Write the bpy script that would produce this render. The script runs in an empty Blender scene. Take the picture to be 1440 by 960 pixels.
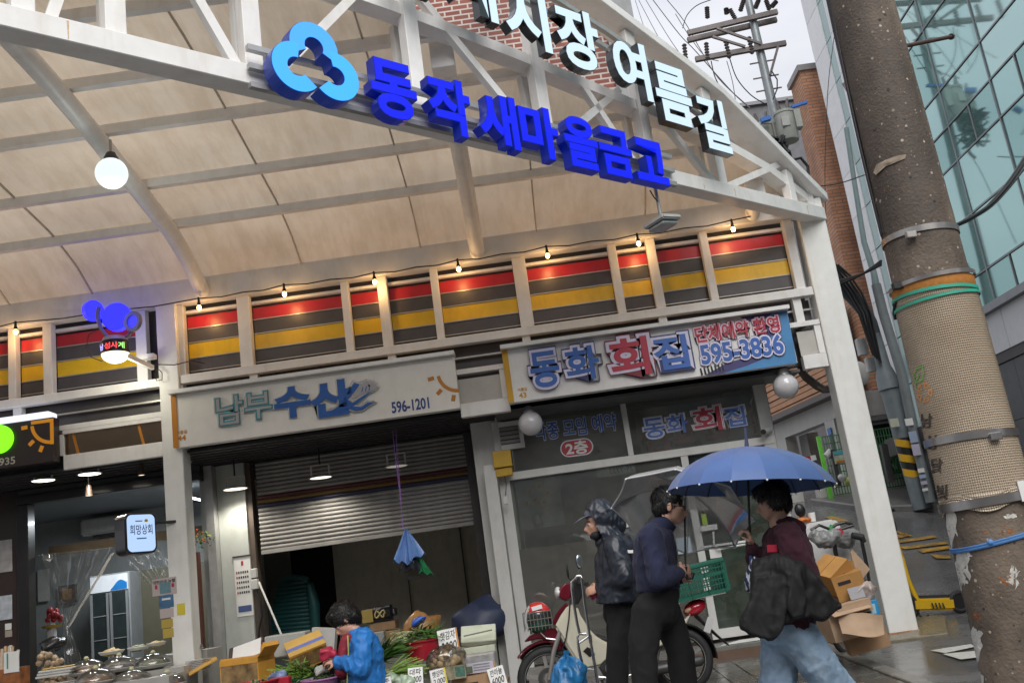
import bpy,bmesh,math,random
from mathutils import Vector,Matrix,Euler,noise
R=math.radians
random.seed(7)
S=bpy.context.scene
C=S.collection
EXPO=1.14;SKYS=0.054;MEMT=0.34

# ------------------------------------------------------------------ camera, sky, sun, exposure
CAM_H=1.352;FPX=1355.0;PITCH=R(13.7);ROLL=R(8.0)
fwd=Vector((0,math.cos(PITCH),math.sin(PITCH)))
up0=Vector((0,-math.sin(PITCH),math.cos(PITCH)))
rt0=Vector((1,0,0))
cr=rt0*math.cos(ROLL)-up0*math.sin(ROLL)
cu=up0*math.cos(ROLL)+rt0*math.sin(ROLL)
cam_d=bpy.data.cameras.new('camera')
cam=bpy.data.objects.new('camera',cam_d);C.objects.link(cam)
cam_d.sensor_width=36.0;cam_d.lens=36.0*FPX/1440.0
cam_d.clip_start=0.05;cam_d.clip_end=2000
Mc=Matrix((cr,cu,-fwd)).transposed().to_4x4()
Mc.translation=Vector((0,0,CAM_H));cam.matrix_world=Mc
S.camera=cam
O0=Vector((0,0,CAM_H))
def ray(x,y):return fwd*FPX+cr*(x-720)-cu*(y-480)
def W(x,y,Y):
    d=ray(x,y);return O0+d*(Y/d.y)
def WX(x,y,X):
    d=ray(x,y);return O0+d*(X/d.x)
def PXM(Y):return FPX/Y/0.97          # pixels per metre at a distance

S.view_settings.view_transform='Standard';S.view_settings.look='None'
S.view_settings.exposure=EXPO;S.view_settings.gamma=1.0
S.cycles.max_bounces=8;S.cycles.transparent_max_bounces=24
S.cycles.use_denoising=True
S.cycles.sample_clamp_indirect=6.0

SUN_EL,SUN_AZ=R(44),R(165)
world=bpy.data.worlds.new('World');S.world=world;world.use_nodes=True
nt=world.node_tree;nt.nodes.clear()
out=nt.nodes.new('ShaderNodeOutputWorld');bg=nt.nodes.new('ShaderNodeBackground')
sky=nt.nodes.new('ShaderNodeTexSky');sky.sky_type='NISHITA';sky.sun_disc=False
sky.sun_elevation=SUN_EL;sky.sun_rotation=SUN_AZ;sky.dust_density=4.0;sky.air_density=1.0
# the overcast: the blue of the clear sky is greyed out and a soft cloud layer laid over it
bwn=nt.nodes.new('ShaderNodeHueSaturation');bwn.inputs['Saturation'].default_value=0.12
tc=nt.nodes.new('ShaderNodeTexCoord');mp=nt.nodes.new('ShaderNodeMapping');mp.inputs['Scale'].default_value=(2.0,2.0,5.0)
nz=nt.nodes.new('ShaderNodeTexNoise');nz.inputs['Scale'].default_value=2.2;nz.inputs['Detail'].default_value=6
cl=nt.nodes.new('ShaderNodeValToRGB')
cl.color_ramp.elements[0].position=0.3;cl.color_ramp.elements[0].color=(5.6,5.75,6.35,1)
cl.color_ramp.elements[1].position=0.7;cl.color_ramp.elements[1].color=(6.9,7.0,7.4,1)
mx=nt.nodes.new('ShaderNodeMixRGB');mx.inputs[0].default_value=0.93
L=nt.links.new
L(tc.outputs['Generated'],mp.inputs['Vector']);L(mp.outputs[0],nz.inputs['Vector']);L(nz.outputs['Fac'],cl.inputs[0])
L(sky.outputs[0],bwn.inputs['Color']);L(bwn.outputs[0],mx.inputs[1]);L(cl.outputs[0],mx.inputs[2])
sx_=nt.nodes.new('ShaderNodeSeparateXYZ');L(tc.outputs['Generated'],sx_.inputs[0])
gm_=nt.nodes.new('ShaderNodeMapRange');gm_.inputs['From Min'].default_value=0.0;gm_.inputs['From Max'].default_value=1.0;gm_.inputs['To Min'].default_value=0.72;gm_.inputs['To Max'].default_value=1.75
L(sx_.outputs['Z'],gm_.inputs['Value']);ml_=nt.nodes.new('ShaderNodeVectorMath');ml_.operation='SCALE';L(mx.outputs[0],ml_.inputs[0]);L(gm_.outputs[0],ml_.inputs['Scale'])
L(ml_.outputs[0],bg.inputs['Color']);bg.inputs['Strength'].default_value=SKYS
L(bg.outputs[0],out.inputs['Surface'])
sun_d=bpy.data.lights.new('sun','SUN');sun_d.energy=1.5;sun_d.angle=R(50);sun_d.color=(1.0,0.97,0.93)
sun=bpy.data.objects.new('sun',sun_d);C.objects.link(sun)
sun_dir=Vector((math.sin(SUN_AZ)*math.cos(SUN_EL),math.cos(SUN_AZ)*math.cos(SUN_EL),math.sin(SUN_EL)))
sun.rotation_euler=sun_dir.to_track_quat('Z','Y').to_euler()

# ------------------------------------------------------------------ materials
MATS={}
def nd(t,typ,**kw):
    n=t.nodes.new(typ)
    for k,v in kw.items():n.inputs[k].default_value=v
    return n
def M(name,col,rough=0.55,metal=0.0,var=0.12,scale=6.0,bump=0.0,bscale=60.0,emit=None,estr=1.0,
      dirt=0.0,dirtcol=(0.12,0.10,0.08),dr=(0.5,0.78),trans=0.0,rvar=0.0,coat=0.0,stretch=(1,1,0.25),sheen=0.0):
    if name in MATS:return MATS[name]
    m=bpy.data.materials.new(name);m.use_nodes=True;t=m.node_tree
    b=t.nodes['Principled BSDF'];MATS[name]=m
    b.inputs['Roughness'].default_value=rough;b.inputs['Metallic'].default_value=metal
    if coat:b.inputs['Coat Weight'].default_value=coat;b.inputs['Coat Roughness'].default_value=0.08
    if sheen:b.inputs['Sheen Weight'].default_value=sheen
    tc=t.nodes.new('ShaderNodeTexCoord')
    n1=nd(t,'ShaderNodeTexNoise',Scale=scale,Detail=5.0,Roughness=0.6)
    t.links.new(tc.outputs['Object'],n1.inputs['Vector'])
    c=Vector(col[:3])
    rp=t.nodes.new('ShaderNodeValToRGB')
    rp.color_ramp.elements[0].position=0.3;rp.color_ramp.elements[1].position=0.72
    rp.color_ramp.elements[0].color=(*(c*(1-var)),1);rp.color_ramp.elements[1].color=(*[min(0.95,v)for v in c*(1+var)],1)
    t.links.new(n1.outputs['Fac'],rp.inputs[0]);last=rp.outputs[0]
    if dirt>0:
        mp=t.nodes.new('ShaderNodeMapping');mp.inputs['Scale'].default_value=stretch
        n2=nd(t,'ShaderNodeTexNoise',Scale=9.0,Detail=6.0,Roughness=0.65)
        t.links.new(tc.outputs['Object'],mp.inputs[0]);t.links.new(mp.outputs[0],n2.inputs['Vector'])
        r2=t.nodes.new('ShaderNodeValToRGB');r2.color_ramp.elements[0].position=dr[0];r2.color_ramp.elements[1].position=dr[1]
        r2.color_ramp.elements[0].color=(0,0,0,1);r2.color_ramp.elements[1].color=(dirt,dirt,dirt,1)
        t.links.new(n2.outputs['Fac'],r2.inputs[0])
        x=t.nodes.new('ShaderNodeMixRGB');x.inputs[2].default_value=(*dirtcol,1)
        t.links.new(r2.outputs[0],x.inputs[0]);t.links.new(last,x.inputs[1]);last=x.outputs[0]
    oi=t.nodes.new('ShaderNodeObjectInfo');om=nd(t,'ShaderNodeMapRange');om.inputs['To Min'].default_value=0.93;om.inputs['To Max'].default_value=1.07;t.links.new(oi.outputs['Random'],om.inputs['Value'])
    vm=t.nodes.new('ShaderNodeVectorMath');vm.operation='SCALE';t.links.new(last,vm.inputs[0]);t.links.new(om.outputs[0],vm.inputs['Scale']);last=vm.outputs[0]
    t.links.new(last,b.inputs['Base Color'])
    if rvar>0:
        mr=nd(t,'ShaderNodeMapRange');mr.inputs['To Min'].default_value=max(0.02,rough-rvar);mr.inputs['To Max'].default_value=min(1,rough+rvar)
        n4=nd(t,'ShaderNodeTexNoise',Scale=scale*1.7,Detail=4.0)
        t.links.new(tc.outputs['Object'],n4.inputs['Vector'])
        t.links.new(n4.outputs['Fac'],mr.inputs['Value']);t.links.new(mr.outputs[0],b.inputs['Roughness'])
    if bump>0:
        n3=nd(t,'ShaderNodeTexNoise',Scale=bscale,Detail=5.0)
        bp=nd(t,'ShaderNodeBump',Strength=bump,Distance=0.01)
        t.links.new(tc.outputs['Object'],n3.inputs['Vector']);t.links.new(n3.outputs['Fac'],bp.inputs['Height'])
        t.links.new(bp.outputs[0],b.inputs['Normal'])
    if emit:b.inputs['Emission Color'].default_value=(*emit,1);b.inputs['Emission Strength'].default_value=estr
    if trans:b.inputs['Transmission Weight'].default_value=trans
    return m
def GLASS(name,tint=(0.8,0.85,0.83),refl=0.12,rough=0.02,dust=0.0,dmin=0.0):
    if name in MATS:return MATS[name]
    m=bpy.data.materials.new(name);m.use_nodes=True;t=m.node_tree;t.nodes.clear();MATS[name]=m
    o=t.nodes.new('ShaderNodeOutputMaterial');tr=t.nodes.new('ShaderNodeBsdfTransparent');gl=t.nodes.new('ShaderNodeBsdfGlossy')
    tr.inputs[0].default_value=(*tint,1);gl.inputs['Roughness'].default_value=rough
    mx=t.nodes.new('ShaderNodeMixShader');lw=t.nodes.new('ShaderNodeLayerWeight');lw.inputs[0].default_value=0.35
    mr=nd(t,'ShaderNodeMapRange');mr.inputs['To Min'].default_value=refl;mr.inputs['To Max'].default_value=0.9
    t.links.new(lw.outputs['Fresnel'],mr.inputs['Value']);t.links.new(mr.outputs[0],mx.inputs[0])
    t.links.new(tr.outputs[0],mx.inputs[1]);t.links.new(gl.outputs[0],mx.inputs[2]);last=mx.outputs[0]
    if dust>0:
        df=t.nodes.new('ShaderNodeBsdfDiffuse');df.inputs[0].default_value=(0.6,0.6,0.58,1)
        tc=t.nodes.new('ShaderNodeTexCoord');n=nd(t,'ShaderNodeTexNoise',Scale=7.0,Detail=8.0,Roughness=0.7)
        mm=nd(t,'ShaderNodeMapRange');mm.inputs['From Min'].default_value=0.35;mm.inputs['From Max'].default_value=0.75
        mm.inputs['To Max'].default_value=dust;mm.inputs['To Min'].default_value=dmin
        t.links.new(tc.outputs['Object'],n.inputs['Vector']);t.links.new(n.outputs['Fac'],mm.inputs['Value'])
        m2=t.nodes.new('ShaderNodeMixShader');t.links.new(mm.outputs[0],m2.inputs[0])
        t.links.new(last,m2.inputs[1]);t.links.new(df.outputs[0],m2.inputs[2]);last=m2.outputs[0]
    t.links.new(last,o.inputs[0]);return m
def EMIT(name,col,st):
    m=M(name,tuple(0.25*min(0.8,c)for c in col),0.4,var=0.02,emit=col,estr=st);return m
def brick_mat(name,c1,c2,mortar,sx,bw,bh,ms,bump=0.4,axis='X'):
    m=bpy.data.materials.new(name);m.use_nodes=True;t=m.node_tree;b=t.nodes['Principled BSDF'];MATS[name]=m
    tc=t.nodes.new('ShaderNodeTexCoord');sep=t.nodes.new('ShaderNodeSeparateXYZ');cmb=t.nodes.new('ShaderNodeCombineXYZ')
    ad=t.nodes.new('ShaderNodeMath');ad.operation='ADD'
    t.links.new(tc.outputs['Object'],sep.inputs[0]);t.links.new(sep.outputs['X'],ad.inputs[0]);t.links.new(sep.outputs['Y'],ad.inputs[1])
    t.links.new(ad.outputs[0],cmb.inputs['X']);t.links.new(sep.outputs['Z'],cmb.inputs['Y'])
    br=t.nodes.new('ShaderNodeTexBrick');br.inputs['Scale'].default_value=1.0
    br.inputs['Brick Width'].default_value=bw;br.inputs['Row Height'].default_value=bh;br.inputs['Mortar Size'].default_value=ms
    br.inputs['Color1'].default_value=(*c1,1);br.inputs['Color2'].default_value=(*c2,1);br.inputs['Mortar'].default_value=(*mortar,1)
    br.inputs['Mortar Smooth'].default_value=0.2;br.inputs['Bias'].default_value=-0.2
    t.links.new(cmb.outputs[0],br.inputs['Vector'])
    nn=nd(t,'ShaderNodeTexNoise',Scale=1.3,Detail=6.0);t.links.new(tc.outputs['Object'],nn.inputs['Vector'])
    rr=t.nodes.new('ShaderNodeValToRGB');rr.color_ramp.elements[0].color=(0.62,0.6,0.6,1);rr.color_ramp.elements[0].position=0.3
    rr.color_ramp.elements[1].color=(1.1,1.08,1.05,1);rr.color_ramp.elements[1].position=0.62
    t.links.new(nn.outputs['Fac'],rr.inputs[0])
    mu=t.nodes.new('ShaderNodeMixRGB');mu.blend_type='MULTIPLY';mu.inputs[0].default_value=1
    t.links.new(br.outputs['Color'],mu.inputs[1]);t.links.new(rr.outputs[0],mu.inputs[2]);t.links.new(mu.outputs[0],b.inputs['Base Color'])
    bp=nd(t,'ShaderNodeBump',Strength=bump,Distance=0.01);bp.invert=True
    t.links.new(br.outputs['Fac'],bp.inputs['Height']);t.links.new(bp.outputs[0],b.inputs['Normal']);b.inputs['Roughness'].default_value=0.75
    return m

# ------------------------------------------------------------------ mesh builder
def wmat(o):
    m=o.matrix_basis.copy()
    while o.parent:o=o.parent;m=o.matrix_basis @ m
    return m
def obj(name,data,parent=None):
    o=bpy.data.objects.new(name,data);C.objects.link(o);o.parent=parent;return o
def tag(o,label=None,cat=None,group=None,kind=None):
    if label:o['label']=label
    if cat:o['category']=cat
    if group:o['group']=group
    if kind:o['kind']=kind
    return o
def thing(name,label,cat,loc=(0,0,0),rot=(0,0,0),group=None):
    o=obj(name,None);o.location=loc;o.rotation_euler=rot;o.empty_display_size=0.1
    return tag(o,label,cat,group)
def frame_from(d,hint=Vector((0,0,1))):
    d=d.normalized();a=hint.cross(d)
    if a.length<1e-4:a=Vector((1,0,0)).cross(d)
    a.normalize();return a,d.cross(a),d
class MB:
    def __init__(s):s.v=[];s.f=[];s.mi=[];s.m=0
    def add(s,vs,fs):
        b=len(s.v);s.v+=[Vector(x)for x in vs];s.f+=[[b+i for i in f]for f in fs];s.mi+=[s.m]*len(fs);return s
    def mat(s,i):s.m=i;return s
    def box(s,a,b):
        x0,y0,z0=[min(p,q)for p,q in zip(a,b)];x1,y1,z1=[max(p,q)for p,q in zip(a,b)]
        return s.add([(x0,y0,z0),(x1,y0,z0),(x1,y1,z0),(x0,y1,z0),(x0,y0,z1),(x1,y0,z1),(x1,y1,z1),(x0,y1,z1)],
                     [(0,3,2,1),(4,5,6,7),(0,1,5,4),(1,2,6,5),(2,3,7,6),(3,0,4,7)])
    def cbox(s,c,size,rot=None):
        c=Vector(c);h=Vector(size)*0.5;r=rot if rot is not None else Matrix.Identity(3)
        vs=[c+r @ Vector((h.x*i,h.y*j,h.z*k))for k in(-1,1)for i,j in((-1,-1),(1,-1),(1,1),(-1,1))]
        return s.add(vs,[(0,3,2,1),(4,5,6,7),(0,1,5,4),(1,2,6,5),(2,3,7,6),(3,0,4,7)])
    def beam(s,p,q,w,h,hint=Vector((0,0,1))):
        p=Vector(p);q=Vector(q);a,b,d=frame_from(q-p,Vector(hint))
        vs=[o+a*(w/2*i)+b*(h/2*j)for o in(p,q)for i,j in((-1,-1),(1,-1),(1,1),(-1,1))]
        return s.add(vs,[(0,3,2,1),(4,5,6,7),(0,1,5,4),(1,2,6,5),(2,3,7,6),(3,0,4,7)])
    def loft(s,pts,rad,n=12,cap=True,hint=Vector((0,0,1)),rnd=False):
        """rings round a polyline; rad: list of r or (a,b)"""
        pts=[Vector(p)for p in pts];k=len(pts)
        rad=[(r,r)if not isinstance(r,(tuple,list))else r for r in rad]
        if rnd:
            d0=(pts[0]-pts[1]).normalized();d1=(pts[-1]-pts[-2]).normalized();P=[];Q=[]
            for t in(80,55,28):P.append(pts[0]+d0*min(rad[0])*math.sin(R(t))*0.95);Q.append([c*math.cos(R(t))for c in rad[0]])
            P+=pts;Q+=rad
            for t in(28,55,80):P.append(pts[-1]+d1*min(rad[-1])*math.sin(R(t))*0.95);Q.append([c*math.cos(R(t))for c in rad[-1]])
            pts,rad=P,Q;k=len(pts)
        vs=[];fs=[];pa=None
        for i in range(k):
            d=(pts[min(i+1,k-1)]-pts[max(i-1,0)]).normalized()
            if pa is None:a,b,d=frame_from(d,Vector(hint))
            else:
                a=pa-d*pa.dot(d);a.normalize();b=d.cross(a)
            pa=a
            for j in range(n):
                t=2*math.pi*j/n;vs.append(pts[i]+a*(math.cos(t)*rad[i][0])+b*(math.sin(t)*rad[i][1]))
        for i in range(k-1):
            for j in range(n):
                j2=(j+1)%n;fs.append((i*n+j,i*n+j2,(i+1)*n+j2,(i+1)*n+j))
        if cap:fs.append(tuple(reversed(range(n))));fs.append(tuple(range((k-1)*n,k*n)))
        return s.add(vs,fs)
    def cyl(s,p,q,r0,r1=None,n=12):return s.loft([p,q],[r0,r0 if r1 is None else r1],n)
    def tube(s,pts,r,n=8):return s.loft(pts,[r]*len(pts),n)
    def lathe(s,prof,c=(0,0,0),n=24,rot=None,a0=0,a1=360):
        c=Vector(c);r_=rot if rot is not None else Matrix.Identity(3);full=abs(a1-a0-360)<1e-3
        m=n if full else n+1;vs=[];fs=[]
        for(r,z)in prof:
            for j in range(m):
                t=R(a0+(a1-a0)*j/n);vs.append(c+r_ @ Vector((r*math.cos(t),r*math.sin(t),z)))
        for i in range(len(prof)-1):
            for j in range(n):
                j2=(j+1)%m;fs.append((i*m+j,i*m+j2,(i+1)*m+j2,(i+1)*m+j))
        return s.add(vs,fs)
    def ell(s,c,r,rot=None,nu=16,nv=10):
        c=Vector(c);r=(r,r,r)if not isinstance(r,(tuple,list,Vector))else r;ro=rot if rot is not None else Matrix.Identity(3)
        vs=[c+ro @ Vector((0,0,-r[2]))];fs=[]
        for i in range(1,nv):
            p=math.pi*i/nv-math.pi/2
            for j in range(nu):
                t=2*math.pi*j/nu;vs.append(c+ro @ Vector((r[0]*math.cos(p)*math.cos(t),r[1]*math.cos(p)*math.sin(t),r[2]*math.sin(p))))
        vs.append(c+ro @ Vector((0,0,r[2])));last=len(vs)-1
        for j in range(nu):fs.append((0,1+(j+1)%nu,1+j))
        for i in range(nv-2):
            for j in range(nu):
                a=1+i*nu+j;b=1+i*nu+(j+1)%nu;fs.append((a,b,b+nu,a+nu))
        for j in range(nu):fs.append((last,1+(nv-2)*nu+j,1+(nv-2)*nu+(j+1)%nu))
        return s.add(vs,fs)
    def prism(s,pts,dv):
        pts=[Vector(p)for p in pts];dv=Vector(dv);n=len(pts)
        return s.add(pts+[p+dv for p in pts],[tuple(reversed(range(n))),tuple(range(n,2*n))]+[(i,(i+1)%n,n+(i+1)%n,n+i)for i in range(n)])
    def quad(s,*p):return s.add(p,[tuple(range(len(p)))])
    def xf(s,fn):s.v=[fn(v)for v in s.v];return s
    def build(s,name,mat,parent=None,bevel=0.0,smooth=None,seg=1,local=False):
        me=bpy.data.meshes.new(name);mats=mat if isinstance(mat,(list,tuple))else[mat]
        vs=s.v
        if parent is not None and not local:
            im=wmat(parent).inverted();vs=[im @ v for v in vs]
        org=Vector((0,0,0))
        if parent is None and vs and not local:
            lo=[min(v[i]for v in vs)for i in range(3)];hi=[max(v[i]for v in vs)for i in range(3)]
            org=Vector(((lo[0]+hi[0])/2,(lo[1]+hi[1])/2,lo[2]));vs=[v-org for v in vs]
        me.from_pydata([tuple(v)for v in vs],[],s.f)
        for m in mats:me.materials.append(m)
        if len(mats)>1:me.polygons.foreach_set('material_index',s.mi)
        bm=bmesh.new();bm.from_mesh(me);bmesh.ops.recalc_face_normals(bm,faces=bm.faces)
        if bevel>0:
            es=[e for e in bm.edges if len(e.link_faces)==2 and e.calc_face_angle(0)>R(40)]
            bmesh.ops.bevel(bm,geom=es,offset=bevel,segments=seg,affect='EDGES',clamp_overlap=True)
        bm.to_mesh(me);bm.free()
        if smooth is not None:
            me.polygons.foreach_set('use_smooth',[True]*len(me.polygons))
            try:me.set_sharp_from_angle(angle=R(smooth))
            except Exception:pass
        o=obj(name,me,parent);o.location=org;return o
def dup(o,parent=None):
    c=o.copy();C.objects.link(c);c.parent=parent if parent is not None else None
    for ch in[x for x in S.objects if x.parent==o]:dup(ch,c)
    return c
def inst(o,parent,loc=None,rot=None):
    c=o.copy();C.objects.link(c);c.parent=parent
    if loc is not None:c.location=loc
    if rot is not None:c.rotation_euler=rot
    return c

# organic shapes: overlapping lofts and ellipsoids fused into one skin
def fuse(mb,voxel,smooth=6,disp=0.0,dscale=6.0,dstretch=(1,1,1),seed=0.0,fac=0.5):
    me=bpy.data.meshes.new('tmp');me.from_pydata([tuple(v)for v in mb.v],[],mb.f)
    bm=bmesh.new();bm.from_mesh(me);bmesh.ops.recalc_face_normals(bm,faces=bm.faces);bm.to_mesh(me);bm.free()
    o=bpy.data.objects.new('tmp',me);C.objects.link(o)
    r=o.modifiers.new('r','REMESH');r.mode='VOXEL';r.voxel_size=voxel
    if smooth:
        sm=o.modifiers.new('s','SMOOTH');sm.iterations=smooth;sm.factor=fac
    dg=bpy.context.evaluated_depsgraph_get();dg.update()
    m2=bpy.data.meshes.new_from_object(o.evaluated_get(dg));bpy.data.objects.remove(o)
    out=MB();nrm=[Vector(v.normal)for v in m2.vertices]
    off=Vector((seed,seed*1.7,seed*0.3));st=Vector(dstretch)
    for v,n in zip(m2.vertices,nrm):
        p=v.co.copy()
        if disp:
            q=Vector((p.x*st.x,p.y*st.y,p.z*st.z))*dscale+off
            h=noise.noise(q)+0.5*noise.noise(q*2.1+Vector((3,1,2)))
            rdg=1-abs(noise.noise(q*0.8+Vector((7,7,7))))*2
            crs=1-abs(noise.noise(q*1.9+Vector((11,3,5))))*3
            p=p+n*(disp*(0.5*h+0.45*rdg+0.30*max(0,crs)-0.35))
        out.v.append(p)
    out.f=[list(p.vertices)for p in m2.polygons];out.mi=[0]*len(out.f)
    bpy.data.meshes.remove(m2);return out

# lettering: text curves turned into meshes, normalised to a box and set on a plane
TXT={}
def text_mb(s_,offset=0.0,depth=0.0,res=4):
    k=(s_,offset,depth>0)
    cu_=bpy.data.curves.new('txt','FONT');cu_.body=s_;cu_.size=1.0;cu_.offset=offset;cu_.extrude=0.5 if depth>0 else 0.0
    cu_.resolution_u=res;cu_.fill_mode='BOTH' if depth>0 else 'FRONT'
    o=bpy.data.objects.new('txt',cu_);C.objects.link(o)
    dg=bpy.context.evaluated_depsgraph_get();dg.update()
    me=bpy.data.meshes.new_from_object(o.evaluated_get(dg));bpy.data.objects.remove(o)
    vs=[v.co.copy()for v in me.vertices];fs=[list(p.vertices)for p in me.polygons];bpy.data.meshes.remove(me)
    return vs,fs
def letters(mb,s_,org,ux,uz,w,h,depth=0.0,offset=0.0,out=None,ref=None,shear=0.0):
    """set text s_ into the box (org = lower left, ux along, uz up); depth is how far it stands out along `out`; ref = text box to scale by (defaults to its own)"""
    vs,fs=text_mb(s_,offset,depth)
    if not vs:return mb
    rv=text_mb(ref,0.0,0)[0]if ref else(text_mb(s_,0.0,0)[0]if offset else vs)
    x0=min(v.x for v in rv);x1=max(v.x for v in rv);y0=min(v.y for v in rv);y1=max(v.y for v in rv)
    ux=Vector(ux).normalized();uz=Vector(uz).normalized();out=Vector(out).normalized()if out is not None else ux.cross(uz)
    org=Vector(org);sx=w/max(1e-6,x1-x0);sy=h/max(1e-6,y1-y0)
    P=[org+ux*((v.x-x0)*sx+shear*(v.y-y0)*sy)+uz*((v.y-y0)*sy)+out*((v.z+0.5)*depth if depth else 0.0)for v in vs]
    return mb.add(P,fs)
def letters_px(mb,s_,x0,x1,ytop,ybot,Y,xm=None,**kw):
    """text on a wall facing -Y at distance Y; x0/x1 measured at the text's mid height, ytop/ybot at its centre"""
    xc=(x0+x1)/2;yc=(ytop+ybot)/2
    a=W(x0,yc+0.14*(xc-x0),Y);b=W(x1,yc-0.14*(x1-xc),Y);t=W(xc,ytop,Y);u=W(xc,ybot,Y)
    return letters(mb,s_,(a.x,Y,u.z),(1,0,0),(0,0,1),b.x-a.x,t.z-u.z,out=(0,-1,0),**kw)

# ------------------------------------------------------------------ common materials
white_steel=M('white_painted_steel',(0.78,0.77,0.75),0.42,var=0.06,dirt=0.3,dirtcol=(0.5,0.41,0.29),rvar=0.1,bump=0.04,bscale=25)
column_paint=M('white_column_paint',(0.76,0.76,0.73),0.4,var=0.05,dirt=0.3,dirtcol=(0.5,0.4,0.26),rvar=0.1,bump=0.04,bscale=20,stretch=(1,1,0.12))
grey_steel=M('grey_galvanised_steel',(0.42,0.42,0.42),0.4,metal=0.5,var=0.15,dirt=0.2)
dark_steel=M('dark_steel',(0.05,0.045,0.045),0.45,var=0.2)
black=M('black_plastic',(0.012,0.012,0.013),0.4,var=0.2)
rubber=M('rubber',(0.018,0.018,0.019),0.7,var=0.25,bump=0.1)
chrome=M('chrome',(0.72,0.72,0.72),0.14,metal=1.0,var=0.1,dirt=0.25,dirtcol=(0.3,0.2,0.12))
rust=M('rust',(0.30,0.15,0.07),0.85,var=0.6,scale=22,bump=0.3,dirt=0.8,dirtcol=(0.6,0.55,0.48),stretch=(1,1,1))
alu=M('white_aluminium_frame',(0.58,0.58,0.56),0.4,var=0.06,dirt=0.3,dirtcol=(0.3,0.27,0.22))
shop_glass=GLASS('shop_window_glass',(0.80,0.84,0.81),0.06,0.03,dust=0.13,dmin=0.065)
clear_film=GLASS('clear_plastic',(0.90,0.91,0.92),0.10,0.08,dust=0.16)
paper=M('paper',(0.72,0.72,0.70),0.7,var=0.06)
ink=M('black_ink',(0.015,0.015,0.018),0.6,var=0.1)
navy_ink=M('navy_print',(0.03,0.06,0.22),0.5,var=0.05)
cardboard=M('cardboard',(0.34,0.21,0.115),0.8,var=0.18,scale=5,dirt=0.3,dirtcol=(0.18,0.11,0.06))
cardboard_pale=M('pale_cardboard',(0.42,0.29,0.19),0.8,var=0.18,scale=5,dirt=0.3,dirtcol=(0.2,0.13,0.08))
yellow_card=M('yellow_carton',(0.55,0.27,0.035),0.6,var=0.12,dirt=0.25,dirtcol=(0.25,0.13,0.04))
skin=M('skin',(0.60,0.36,0.26),0.5,var=0.08,scale=20)
skin2=M('older_skin',(0.52,0.29,0.20),0.5,var=0.12,scale=22)
hair=M('black_hair',(0.010,0.009,0.009),0.45,var=0.3,scale=40,bump=0.5,bscale=120)
dark_red=M('maroon_paint',(0.115,0.006,0.016),0.2,var=0.08,coat=0.6,dirt=0.15)

# wet asphalt
def wet_ground(name,c0,c1,r0,r1,bump=0.25,sc=60):
    m=M(name,c0,r1,var=0.0);t=m.node_tree;b=t.nodes['Principled BSDF']
    tc=t.nodes.new('ShaderNodeTexCoord')
    a=nd(t,'ShaderNodeTexNoise',Scale=0.9,Detail=8.0,Roughness=0.65);f=nd(t,'ShaderNodeTexNoise',Scale=sc,Detail=3.0)
    v=nd(t,'ShaderNodeTexVoronoi',Scale=sc*1.6)
    for q in(a,f,v):t.links.new(tc.outputs['Object'],q.inputs['Vector'])
    mr=nd(t,'ShaderNodeMapRange');mr.inputs['From Min'].default_value=0.38;mr.inputs['From Max'].default_value=0.62
    mr.inputs['To Min'].default_value=r0;mr.inputs['To Max'].default_value=r1
    t.links.new(a.outputs['Fac'],mr.inputs['Value']);t.links.new(mr.outputs[0],b.inputs['Roughness'])
    x=t.nodes.new('ShaderNodeMixRGB');x.inputs[1].default_value=(*c0,1);x.inputs[2].default_value=(*c1,1)
    ml=t.nodes.new('ShaderNodeMath');ml.operation='MULTIPLY';t.links.new(a.outputs['Fac'],ml.inputs[0]);t.links.new(f.outputs['Fac'],ml.inputs[1])
    r=t.nodes.new('ShaderNodeValToRGB');r.color_ramp.elements[0].position=0.12;r.color_ramp.elements[1].position=0.4
    t.links.new(ml.outputs[0],r.inputs[0]);t.links.new(r.outputs[0],x.inputs[0]);t.links.new(x.outputs[0],b.inputs['Base Color'])
    bp=nd(t,'ShaderNodeBump',Strength=bump,Distance=0.006);t.links.new(v.outputs['Distance'],bp.inputs['Height']);t.links.new(bp.outputs[0],b.inputs['Normal'])
    b.inputs['Specular IOR Level'].default_value=0.75
    return m
asphalt=wet_ground('wet_asphalt',(0.075,0.075,0.077),(0.16,0.157,0.152),0.04,0.36,0.12)
paving=wet_ground('wet_paving',(0.07,0.066,0.06),(0.15,0.14,0.125),0.05,0.36,0.12,40)
road_yellow=M('yellow_road_paint',(0.50,0.28,0.04),0.35,var=0.25,scale=20,dirt=0.75,dr=(0.38,0.62),dirtcol=(0.1,0.08,0.05))
road_white=M('white_road_paint',(0.6,0.6,0.55),0.35,var=0.15,scale=20,dirt=0.5,dirtcol=(0.15,0.14,0.13))

# ------------------------------------------------------------------ ground
PROF=[(-60,-0.3),(0,0.0),(5,0.05),(9,0.19),(10.4,0.26),(11.5,0.34),(13,0.83),(15.5,1.6),(18,2.1),(22,2.9),(40,5.0),(400,30.0)]
def gz(Y,X=99):
    for(a,b),(c,d)in zip(PROF,PROF[1:]):
        if Y<=c:
            z=b+(d-b)*(Y-a)/(c-a);break
    else:z=PROF[-1][1]
    if X<3.2 and Y>10.4:z=0.26
    return z
def G(px,py,dz=0.0):
    """where a pixel's ray meets the sloping ground"""
    d=ray(px,py);lo,hi=2.0,60.0;t=lo
    while t<hi:
        p=O0+d*(t/d.y)
        if p.z<=gz(p.y,p.x)+dz:return p
        t+=0.01
    return p
xs=[-400,-60,-20]+[-12+0.6*i for i in range(26)]+[3.2,3.45]+[3.8+0.5*i for i in range(10)]+[10,14,20,40,100,400]
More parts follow.
